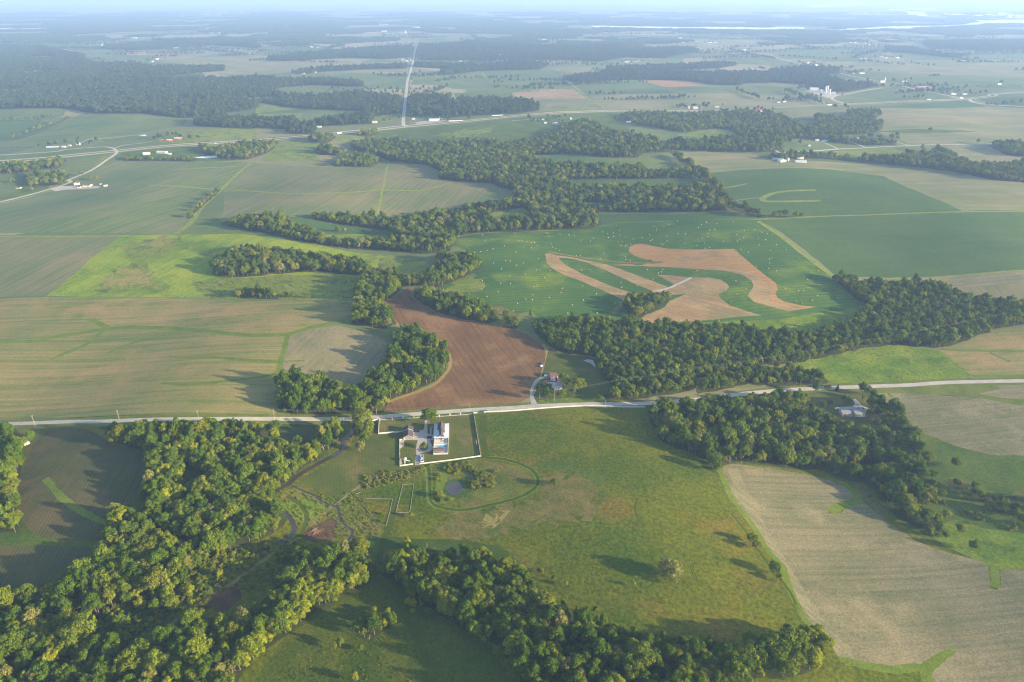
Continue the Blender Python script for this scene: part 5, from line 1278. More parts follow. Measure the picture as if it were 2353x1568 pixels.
def kidney(sc, z0, z1):
    pts = []
    for t in np.linspace(0, 2 * pi, 30, endpoint=False):
        x = 4.3 * math.cos(t); y = (1.45 + .35 * math.cos(2 * t)) * math.sin(t) + 0.12 * x
        pts.append((x * sc + .9, y * sc - 12.6))
    n = len(pts)
    return MB().add([(x, y, z0) for x, y in pts] + [(x, y, z1) for x, y in pts], [tuple(range(n - 1, -1, -1)), tuple(range(n, 2 * n))] + [(i, (i + 1) % n, n + (i + 1) % n, n + i) for i in range(n)])


pl = empty('swimming_pool', (O.x, O.y, tz), ang, 'blue kidney-shaped swimming pool in the pale terrace', 'pool')
kidney(1.1, .92, .97).build('coping', M['conc'], pl); kidney(1.0, .93, .985).build('water', M['pool'], pl)
cc = O + Matrix.Rotation(ang, 3, 'Z') @ Vector((-hw + 5.0, -21.0, 0))
ph = empty('pool_house', (cc.x, cc.y, tz), ang, 'small brown-roofed pool house on the edge of the terrace', 'pool house')
gable_wall(9.3, 5.2, 3.7, .7, 'x').build('wall', M['taupe'], ph); gable_roof(9.3, 5.2, 3.7, .7, 'x', .4).build('roof', M['brown'], ph)
for i in range(3):
    q = MB().box(-3.6 + i * 1.6, -2.5 + i * 1.6, -2.67, -2.58, 1.7, 3.0).build('window', M['white'], ph)
    MB().box(-3.5 + i * 1.6, -2.6 + i * 1.6, -2.72, -2.673, 1.8, 2.9).build('pane', M['glass'], q)
# garage
c2, ang2, w2 = frame(HZ(656, 695), HZ(842, 688), 17.5)
ga = empty('garage', (c2.x, c2.y, lowest(c2, ang2, w2, 17.5)), ang2, 'long dark-roofed garage with taupe gable on the left of the drive', 'garage')
gable_wall(w2, 17.4, 3.5, 2.3, 'y').build('wall', M['taupe'], ga)
for k, (y0, y1, dz) in enumerate([(-9.2, 2.2, 0), (2.25, 9.2, .35)]):
    x = w2 / 2 + .4; s = 2.3 / (w2 / 2)
    MB().extrude([(-x, 3.5 + dz - .4 * s), (0, 5.8 + dz), (x, 3.5 + dz - .4 * s), (x, 3.8 + dz - .4 * s), (0, 6.1 + dz), (-x, 3.8 + dz - .4 * s)], y0, y1).build('roof', M['dark'], ga)
    MB().extrude([(-x + .05, 3.45 + dz - .4 * s), (0, 5.75 + dz), (x - .05, 3.45 + dz - .4 * s), (x - .05, 3.75 + dz - .4 * s), (0, 6.05 + dz), (-x + .05, 3.75 + dz - .4 * s)], y0 - .25, y0 - .01).build('fascia', M['white'], ga)
for i in range(3):
    y = -5.5 + i * 4.6
    MB().box(w2 / 2 - .02, w2 / 2 + .09, y - 1.5, y + 1.5, -.1, 2.6).build('door', M['white'], ga)
MB().box(-w2 / 2 + .4, -w2 / 2 + 1.6, -8.80, -8.68, 0, 2.2).build('side_door', M['white'], ga)


# ------------------------------------------------------------------ fences
def fence(pts, h, mat, label, name='fence', cat='fence', t=0.14, post=True, step=9.0, curve=False, lift=0.0, plain=False):
    xy = line_xy(pts, curve) if curve else densify(U2W(np.array(pts, float))[:, :2], False, k=0.002, lo=4.0)
    o0 = xy[0]; z0 = ground(*o0)
    r = empty(name, (o0[0], o0[1], z0), 0, label, cat)
    m = MB()
    for p, q in zip(xy[:-1], xy[1:]):
        d = np.array(q) - p; L = np.hypot(*d)
        if L < .05: continue
        n = np.array([-d[1], d[0]]) / L * t / 2
        za, zb_ = ground(*p) - z0, ground(*q) - z0
        A_, B_ = p - o0, q - o0
        bands = [(-.2 + lift, h)] if not plain else [(.25, .45), (.8, 1.0)]
        for lo, hi in bands:
            vs = [(*(A_ - n), za + lo), (*(A_ + n), za + lo), (*(B_ + n), zb_ + lo), (*(B_ - n), zb_ + lo), (*(A_ - n), za + hi), (*(A_ + n), za + hi), (*(B_ + n), zb_ + hi), (*(B_ - n), zb_ + hi)]
            m.add(vs, [(0, 1, 2, 3), (7, 6, 5, 4), (0, 4, 5, 1), (1, 5, 6, 2), (2, 6, 7, 3), (3, 7, 4, 0)])
    m.build('panel', mat, r)
    if post:
        pmh = MB().box(-.17, .17, -.17, .17, -.4, h + .16).mesh('post', mat); acc = step
        for p, q in zip(xy[:-1], xy[1:]):
            acc += np.hypot(*(np.array(q) - p))
            if acc >= step:
                acc = 0; po = link_mesh('post', pmh, r); po.location = (p[0] - o0[0], p[1] - o0[1], ground(*p) - z0)
    return r


WH = M['fence']
fence([HZ(975, 1165), HZ(2170, 1012), HZ(2030, 165)], 1.35, WH, 'white board fence round the lower and right sides of the farmhouse lot')
fence([HZ(2030, 168), HZ(2105, 166)], 1.5, WH, 'short white fence wing at the upper right corner of the lot')
fence([HZ(580, 692), HZ(585, 1205), HZ(848, 1170)], 1.35, WH, 'white board fence round the playset corner of the lot')
fence([HZ(580, 692), HZ(650, 688)], 1.35, WH, 'short white fence joining the garage to the playset corner')
fence([HZ(650, 532), HZ(165, 573), HZ(182, 300)], 1.6, WH, 'white board fence round the small yard left of the garage')
fence([HZ(182, 300), HZ(50, 318)], 1.5, WH, 'short white fence running towards the creek trees')
fence([HZ(185, 305), HZ(1000, 252)], 1.2, M['lgrey'], 'thin grey rail fence between stone pillars left of the drive', plain=True, t=.09, step=5)
fence([HZ(1270, 243), HZ(2025, 188)], 1.2, M['lgrey'], 'thin grey rail fence between stone pillars right of the drive', plain=True, t=.09, step=5)
fence([(1112, 948), (1176, 945), (1261, 938.2), (1336, 934.2), (1376, 934), (1426, 936.2), (1482, 937)], 1.5, WH, 'long white fence following the gravel road above the meadow', curve=True, t=.3, step=14)
fence([(445, 972.6), (480, 971.5), (518, 971)], 1.3, WH, 'white fence between the gravel road and the creek wood', t=.3)
fence([HZ(990, 1128), HZ(990, 1002), HZ(1046, 1002), HZ(1052, 1122), HZ(995, 1128)], 1.3, WH, 'white low wall enclosing a parking bay by the drive', name='wall', cat='wall', t=.3, post=False)
zz = Z(1, 2, [(910, 1410), (960, 1395), (1015, 1450), (1255, 1455), (1230, 1567)]) + Z(1, 3, [(1195, 130), (1130, 125), (1040, 10)]) + Z(1, 2, [(910, 1410)])
fence(zz, .3, M['border'], 'zigzag low pale stone border on the grass below the farmhouse', name='stone_border', cat='border', t=.26, post=False)
rr_ = Z(1, 2, [(1350, 1320), (1450, 1315), (1415, 1567)]) + Z(1, 3, [(1405, 10), (1285, 15)]) + Z(1, 2, [(1350, 1320)])
fence(rr_, .3, M['border'], 'rectangular low pale stone border beside the mown path', name='stone_border', cat='border', t=.26, post=False)
pil = None
for i, (x, y) in enumerate([(437, 290), (648, 275), (860, 260), (1360, 233), (1570, 210), (1777, 196)]):
    p = P(*HZ(x, y))
    r = empty('stone_pillar', (p.x, p.y, ground(p.x, p.y)), ang, ['stone pillar nearest the creek end of the grey rail fence', 'second stone pillar from the creek end of the rail fence', 'stone pillar just left of the big tree at the drive', 'stone pillar just right of the big tree at the drive', 'stone pillar between the big tree and the right fence corner', 'stone pillar nearest the right corner of the fenced lot'][i], 'pillar', 'stone pillars along the road front of the lot')
    if not pil: pil = (MB().box(-.45, .45, -.45, .45, -.4, 1.9).mesh('shaft', M['stone']), MB().box(-.58, .58, -.58, .58, 1.9, 2.1).mesh('cap', M['cream']))
    link_mesh('shaft', pil[0], r); link_mesh('cap', pil[1], r)

# playset
p = P(*HZ(690, 1110)); pz = ground(p.x, p.y)
ps = empty('playset', (p.x, p.y, pz), ang, 'white wooden playset with tower, swing beam and slide on green turf', 'playset')
m = MB()
for x in (-.9, .9):
    for y in (-.9, .9): m.box(x - .1, x + .1, y - .1, y + .1, -.2, 3.0)
m.box(-1.1, 1.1, -1.1, 1.1, 1.5, 1.7); m.build('tower', WH, ps)
gable_roof(2.4, 2.4, 3.0, .9, 'y', .2, .12).build('roof', WH, ps)
m = MB(); m.box(-4.6, -1.0, .9, 1.1, 2.5, 2.7)
for y in (-1.6, 3.4): m.tube((-4.5, 1 + (y - .9) * .6, -.2), (-4.5, 1.0, 2.6), .11, .11, 6)
m.box(-4.6, -4.4, -2.5, -.5, 0, .25); m.build('swing_frame', WH, ps)
for x in (-3.6, -2.4): MB().box(x - .3, x + .3, .85, 1.15, .5, .56).tube((x - .25, 1, .5), (x - .25, 1, 2.55), .02, .02, 4).tube((x + .25, 1, .5), (x + .25, 1, 2.55), .02, .02, 4).build('swing', M['black'], ps)
MB().extrude([(1.1, 1.5), (4.0, .15), (4.6, .15), (4.6, .3), (4.05, .3), (1.1, 1.68)], -.4, .4).build('slide', WH, ps)
MB().extrude([(-.45, 1.5), (.45, 1.5), (.45, 1.62), (-.45, 1.62)], -3.2, -1.1).box(-.5, .5, -3.4, -3.2, 0, 1.6).build('bridge', WH, ps)
MB().tube((0, 0, 3.9), (0, 0, 5.2), .05, .04, 5).build('flagpole', WH, ps)


# ------------------------------------------------------------------ vehicles
def car(u, v, heading, paint, label, style='suv', loc=None, group=None, name=None):
    p = loc or P(u, v); L = {'suv': 4.8, 'car': 4.6, 'pickup': 5.6, 'van': 5.4}[style]; wd = 1.9
    r = empty(name or {'suv': 'parked_car', 'car': 'parked_car', 'pickup': 'pickup_truck', 'van': 'van'}[style], (p.x, p.y, ground(p.x, p.y) + .03), heading, label, {'pickup': 'pickup', 'van': 'van'}.get(style, 'car'), group)
    h = L / 2
    prof = {'suv': [(-h, .35), (h, .35), (h, .85), (h - .9, 1.02), (h - 1.5, 1.65), (-h + .35, 1.7), (-h, 1.05)], 'car': [(-h, .3), (h, .3), (h, .75), (h - 1.1, .92), (h - 1.9, 1.42), (-h + 1.2, 1.42), (-h + .4, .98), (-h, .9)],
            'pickup': [(-h, .4), (h, .4), (h, .95), (h - 1.1, 1.1), (h - 1.7, 1.75), (h - 3.3, 1.78), (h - 3.5, 1.12), (-h, 1.12)], 'van': [(-h, .35), (h, .35), (h, .9), (h - .7, 1.2), (h - 1.2, 2.3), (-h, 2.35)]}[style]
    MB().extrude(prof, -wd / 2, wd / 2).build('body', M[paint], r)
    a, b = {'suv': (-h + .55, h - 1.55), 'car': (-h + 1.2, h - 1.95), 'pickup': (h - 3.2, h - 1.75), 'van': (h - 2.3, h - 1.2)}[style]
    zt = prof[4][1] - .12
    MB().extrude([(a, 1.02), (b + .45, 1.02), (b, zt), (a, zt)], -wd / 2 - .015, wd / 2 + .015).build('window', M['glass'], r)
    wm = MB().tube((0, -.12, 0), (0, .12, 0), .34, .34, 12).mesh('wheel', M['tyre'])
    for sx in (-1, 1):
        for sy in (-1, 1):
            o = link_mesh('wheel', wm, r); o.location = (sx * (h - .95), sy * (wd / 2 - .05), .34)
    return r


car(*HZ(918, 522), ang, 'black', 'black pickup parked beside the dark-roofed garage', 'pickup')
car(*HZ(1170, 648), ang + .05, 'black', 'black car parked against the white farmhouse', 'suv')
car(*HZ(2265, 130), .1, 'navy', 'dark blue car at the gate by the gravel road', 'car')
car(*HZ(1021, 1062), ang + pi / 2, 'silver', 'silver car inside the white-walled parking bay', 'suv')


def RZ(x, y): return ((2100 + x / 7.353) / 1.7408, (1440 + y / 7.353) / 1.7408)
def QZ(x, y): return ((3260 + x / 7.84) / 1.7408, (1560 + y / 7.84) / 1.7408)


# red barn farm
c, a_, w_ = frame(RZ(757, 560), RZ(905, 560), 9.5)
house('red_barn', 'red barn with grey-brown roof at the end of the curved drive', 'barn', c, 0.02, 7.6, 9.5, 3.4, 1.3, 'red', 'brown', 'x', win=2, door=True)
c, a_, w_ = frame(RZ(940, 545), RZ(1040, 540), 5)
house('shed', 'small red shed half hidden behind a broad tree at the red barn', 'shed', c, 0.02, 6.5, 5, 2.5, 1.0, 'red', 'brown', 'x', door=True)
c, a_, w_ = frame(RZ(880, 900), RZ(1090, 858), 8.5)
house('white_house', 'two-storey white house with grey roof among trees below the red barn', 'house', c, a_, w_, 8.5, 5.2, 1.7, 'white', 'grey', 'x', win=3, door=True, chimney=True)
c, a_, w_ = frame(RZ(785, 658), RZ(875, 650), 4)
house('shed', 'blue-grey roofed shed between the red barn and the white house', 'shed', c, 0, 4.6, 4.4, 2.3, .5, 'black', 'bluegrey', 'x')
c, a_, w_ = frame(RZ(970, 640), RZ(1070, 640), 5)
house('shed', 'low dark brown shed under the broad tree at the red barn farm', 'shed', c, 0, 5.2, 5, 2.2, .6, 'maroon', 'brown', 'x')
car(*RZ(632, 498), .02, 'carwhite', 'white van parked beside the red barn', 'van')
car(*RZ(655, 540), .02, 'maroon', 'maroon pickup in front of the white van by the red barn', 'pickup')
car(*RZ(685, 640), .1, 'carred', 'bright red car on the gravel beside the blue-grey shed', 'car')
car(*RZ(1012, 560), 0, 'carwhite', 'white van under the trees right of the red barn', 'van')
car(*RZ(515, 118), 1.0, 'navy', 'dark car parked on the edge of the ploughed field', 'suv')
car(*RZ(488, 195), 1.1, 'carwhite', 'white car parked on the edge of the ploughed field', 'suv')
# ranch house
c, a_, w_ = frame(QZ(1230, 860), QZ(1560, 850), 8.5)
rh = house('ranch_house', 'long ranch house with blue-grey roof and tan siding in the right wood', 'house', c, a_, w_, 8.6, 4.9, 1.5, 'tanwall', 'grey', 'x', win=3, door=True, chimney=True)
c2_ = c + Matrix.Rotation(a_, 3, 'Z') @ Vector((-w_ / 2 - 7.3, 1.2, 0))
wing = empty('house_wing', (-w_ / 2 - 6.6, 1.1, 0)); wing.parent = rh
gable_wall(13.1, 8.0, 4.3, 1.4, 'x').build('wall', M['tanwall'], wing); gable_roof(13.1, 8.0, 4.3, 1.4, 'x').build('roof', M['grey'], wing)
for i in (-3.5, 1.2): MB().box(i - .55, i + .55, -4.08, -3.98, 2.0, 3.3).build('window', M['glass'], wing)
MB().box(-w_ * .3, w_ * .48, -6.3, -4.35, 1.9, 2.1).build('balcony', M['white'], rh)
car(*QZ(700, 600), .02, 'carwhite', 'white pickup at the left end of the ranch house drive', 'pickup')
car(*QZ(1400, 585), -.5, 'silver', 'pale silver car behind the ranch house roof', 'suv')
car(*QZ(1475, 582), -.2, 'carred', 'red car behind the right end of the ranch house', 'car')
c, a_, w_ = frame(QZ(318, 800), QZ(420, 800), 3)
house('shed', 'tiny white-roofed shed on the lawn left of the ranch house', 'shed', c, 0, 5.0, 3.0, 1.8, .4, 'black', 'whiteroof', 'x')
# lower left house
c, a_, w_ = frame(Z(0, 2, [(140, 1000)])[0], Z(0, 2, [(195, 1010)])[0], 14)
house('low_house', 'pale yellow long building among the trees at the left field edge', 'house', P(43, 1026), 0.75, 17, 6, 3.0, 1.1, 'cream', 'whiteroof', 'x', win=4)


# ------------------------------------------------------------------ utility poles
def pole(u, v, label, h=12.0, rz=0.0, arm=True):
    p = P(u, v)
    r = empty('utility_pole', (p.x, p.y, ground(p.x, p.y)), rz, label, 'utility pole', 'utility poles along the gravel road')
    MB().tube((0, 0, -.8), (0, 0, h), .2, .14, 8).build('post', M['wood'], r)
    if arm:
        cr = MB().box(-.08, .08, -1.3, 1.3, h - .9, h - .72).build('crossarm', M['wood'], r)
        MB().tube((0, -1.1, h - .72), (0, -1.1, h - .45), .08, .06, 6).tube((0, 1.1, h - .72), (0, 1.1, h - .45), .08, .06, 6).tube((0, .4, h - .72), (0, .4, h - .45), .08, .06, 6).build('insulator', M['white'], cr)
    return Vector((p.x, p.y, ground(p.x, p.y) + h - .5))


tops = [pole(81, 979, 'utility pole at the left end of the gravel road'), pole(274, 963, 'utility pole beside the gravel road above the creek wood', 10), pole(458, 967, 'utility pole at the road facing the big crop field'),
        pole(631, 963.8, 'utility pole at the corner of the roadside wood'), pole(867, 963, 'utility pole near the creek trees by the road'), pole(1080, 950.5, 'utility pole at the right corner of the fenced lot'), pole(1151, 944.5, 'short utility pole by the road below the ploughed field', 6.5),
        pole(1258, 936, 'short utility pole where the curved drive meets the road', 6.5), pole(1391, 932, 'short utility pole by the road near the long wood', 6.5)]
pole(921, 959, 'thin short pole by the road left of the big tree', 8)
t2 = [pole(1240, 917, 'utility pole inside the bend of the curved drive', 9), pole(1273, 924, 'tall utility pole in front of the white house', 15), pole(1427, 897, 'utility pole rising out of the long wood', 15), pole(1580, 870, 'utility pole in the grassy corridor through the long wood', 14), pole(1860, 827, 'utility pole at the edge of the sunny pasture', 14), pole(2335, 735, 'utility pole at the right end of the long wood', 14)]


def wires(tops, label):
    m = MB()
    for a, b in zip(tops[:-1], tops[1:]):
        for off in (-1.0, 1.0):
            d = (b - a); n = Vector((-d.y, d.x, 0)).normalized() * off; pr = None
            for t in np.linspace(0, 1, 9):
                q = a.lerp(b, t) + n - Vector((0, 0, 4 * 1.6 * t * (1 - t)))
                if pr is not None: m.tube(pr, q, .035, .035, 4)
                pr = q
    tag(m.build('power_line', M['wire']), label, 'power line')


wires(tops[:6], 'thin power line strung along the gravel road')
wires(t2[1:], 'thin power line crossing the long wood beyond the road')

# ------------------------------------------------------------------ hay bales
bl = MB(); n = 14
bl.tube((0, -.75, .78), (0, .75, .78), .78, .78, n)
bale_me = bl.mesh('hay_bale', M['straw'])
B2 = Z(2, 1, [(25, 578), (317, 577), (330, 582), (341, 605), (441, 587), (520, 592), (528, 596), (574, 603), (634, 642), (63, 647), (92, 646), (139, 656), (179, 664), (207, 665), (234, 691), (179, 713), (358, 677), (371, 706), (402, 719), (437, 736), (37, 753), (242, 813), (104, 854), (40, 873), (225, 916), (254, 910), (353, 923), (123, 955), (301, 987), (312, 1011), (201, 1069), (232, 1059), (191, 1144), (127, 1184), (187, 1190), (51, 1224), (12, 1293), (344, 1169), (461, 1086), (450, 1125), (648, 1061), (655, 1192), (554, 1240), (513, 1314), (658, 1331), (781, 1312), (953, 1228), (775, 1136), (723, 650), (748, 623), (835, 567), (879, 585), (885, 618), (931, 573), (934, 609), (963, 505), (991, 550), (993, 597), (1047, 614), (1113, 631), (981, 662), (1013, 655), (1000, 688), (1056, 681), (1091, 678), (1042, 698), (1195, 616), (1264, 590), (1272, 646), (1291, 639), (1305, 516), (1331, 538), (1327, 553), (1437, 496), (1520, 466), (1424, 605), (1426, 646), (1369, 678), (1391, 685), (1525, 581), (1593, 585), (1587, 671), (1701, 693), (1712, 526), (1742, 499), (1788, 482), (1789, 476), (1883, 490), (1864, 541), (1814, 550), (1801, 583), (1799, 610), (1750, 624), (1769, 672), (1814, 709), (1775, 717), (1945, 656), (2035, 473), (2135, 555), (2067, 590), (2129, 614), (2091, 638), (2071, 650), (2230, 547), (2296, 568), (2262, 622), (2331, 638), (2348, 582), (2271, 686), (2104, 728), (2172, 751), (2267, 481), (2243, 888), (845, 763), (590, 786), (628, 783), (811, 815), (1043, 791), (1046, 819), (1086, 835), (511, 864), (639, 916), (717, 912), (1243, 911), (1385, 909), (1371, 935), (1345, 944), (1297, 1001), (1699, 922), (1000, 1037), (1008, 1075), (1150, 1056), (2057, 1017), (2151, 1090), (1965, 1112), (2068, 1137), (2015, 1207)])
B1 = Z(1, 1, [(1815, 615), (1859, 604), (2082, 595), (1966, 649), (2106, 648), (2169, 640), (2285, 695), (2179, 722), (2124, 736), (2064, 749), (2008, 754), (2072, 842), (2182, 854), (2255, 906), (2296, 830), (2338, 834), (2332, 974), (2081, 1017), (2249, 1042), (2340, 1042), (2072, 1095), (2227, 1116), (1960, 1133), (2122, 1161), (2039, 1176), (1722, 1098), (2246, 1322)])
B3 = Z(3, 1, [(43, 589), (78, 683), (20, 736), (35, 805), (12, 816), (16, 853), (5, 902), (79, 924), (165, 728), (234, 700), (291, 811), (461, 922), (539, 958), (429, 982), (464, 983), (363, 1003), (155, 1086), (364, 1082), (280, 1108), (325, 1110), (505, 1075), (610, 1064), (454, 1154), (406, 1197), (642, 1177), (256, 1207), (312, 1224), (72, 1265)])
LB = {1: 'pale round hay bale on the left end of the green hay field', 2: 'pale round hay bale on upper middle of the green hay field', 3: 'pale round hay bale on the right side of the green hay field', 4: 'pale round hay bale lying in a green strip between the tan plots', 5: 'pale round hay bale on the lower left slope of the green hay field'}
first = None
for u, v in B1 + B2 + B3:
    p = P(u, v + .6)
    zone = 3 if u > 1745 else (1 if u < 1178 else (4 if 600 < v < 700 and u > 1300 or (u > 1298 and v > 605) else (5 if v > 575 and u < 1420 else 2)))
    o = link_mesh('hay_bale', bale_me)
    o.location = (p.x, p.y, ground(p.x, p.y) - .05); o.rotation_euler = (0, 0, random.uniform(-.5, .5)); s = random.uniform(.82, .98); o.scale = (s, s, s)
    tag(o, LB[zone], 'hay bale', 'round bales on the hay field: ' + {1: 'left end', 2: 'upper middle', 3: 'right side', 4: 'strips', 5: 'lower left'}[zone])

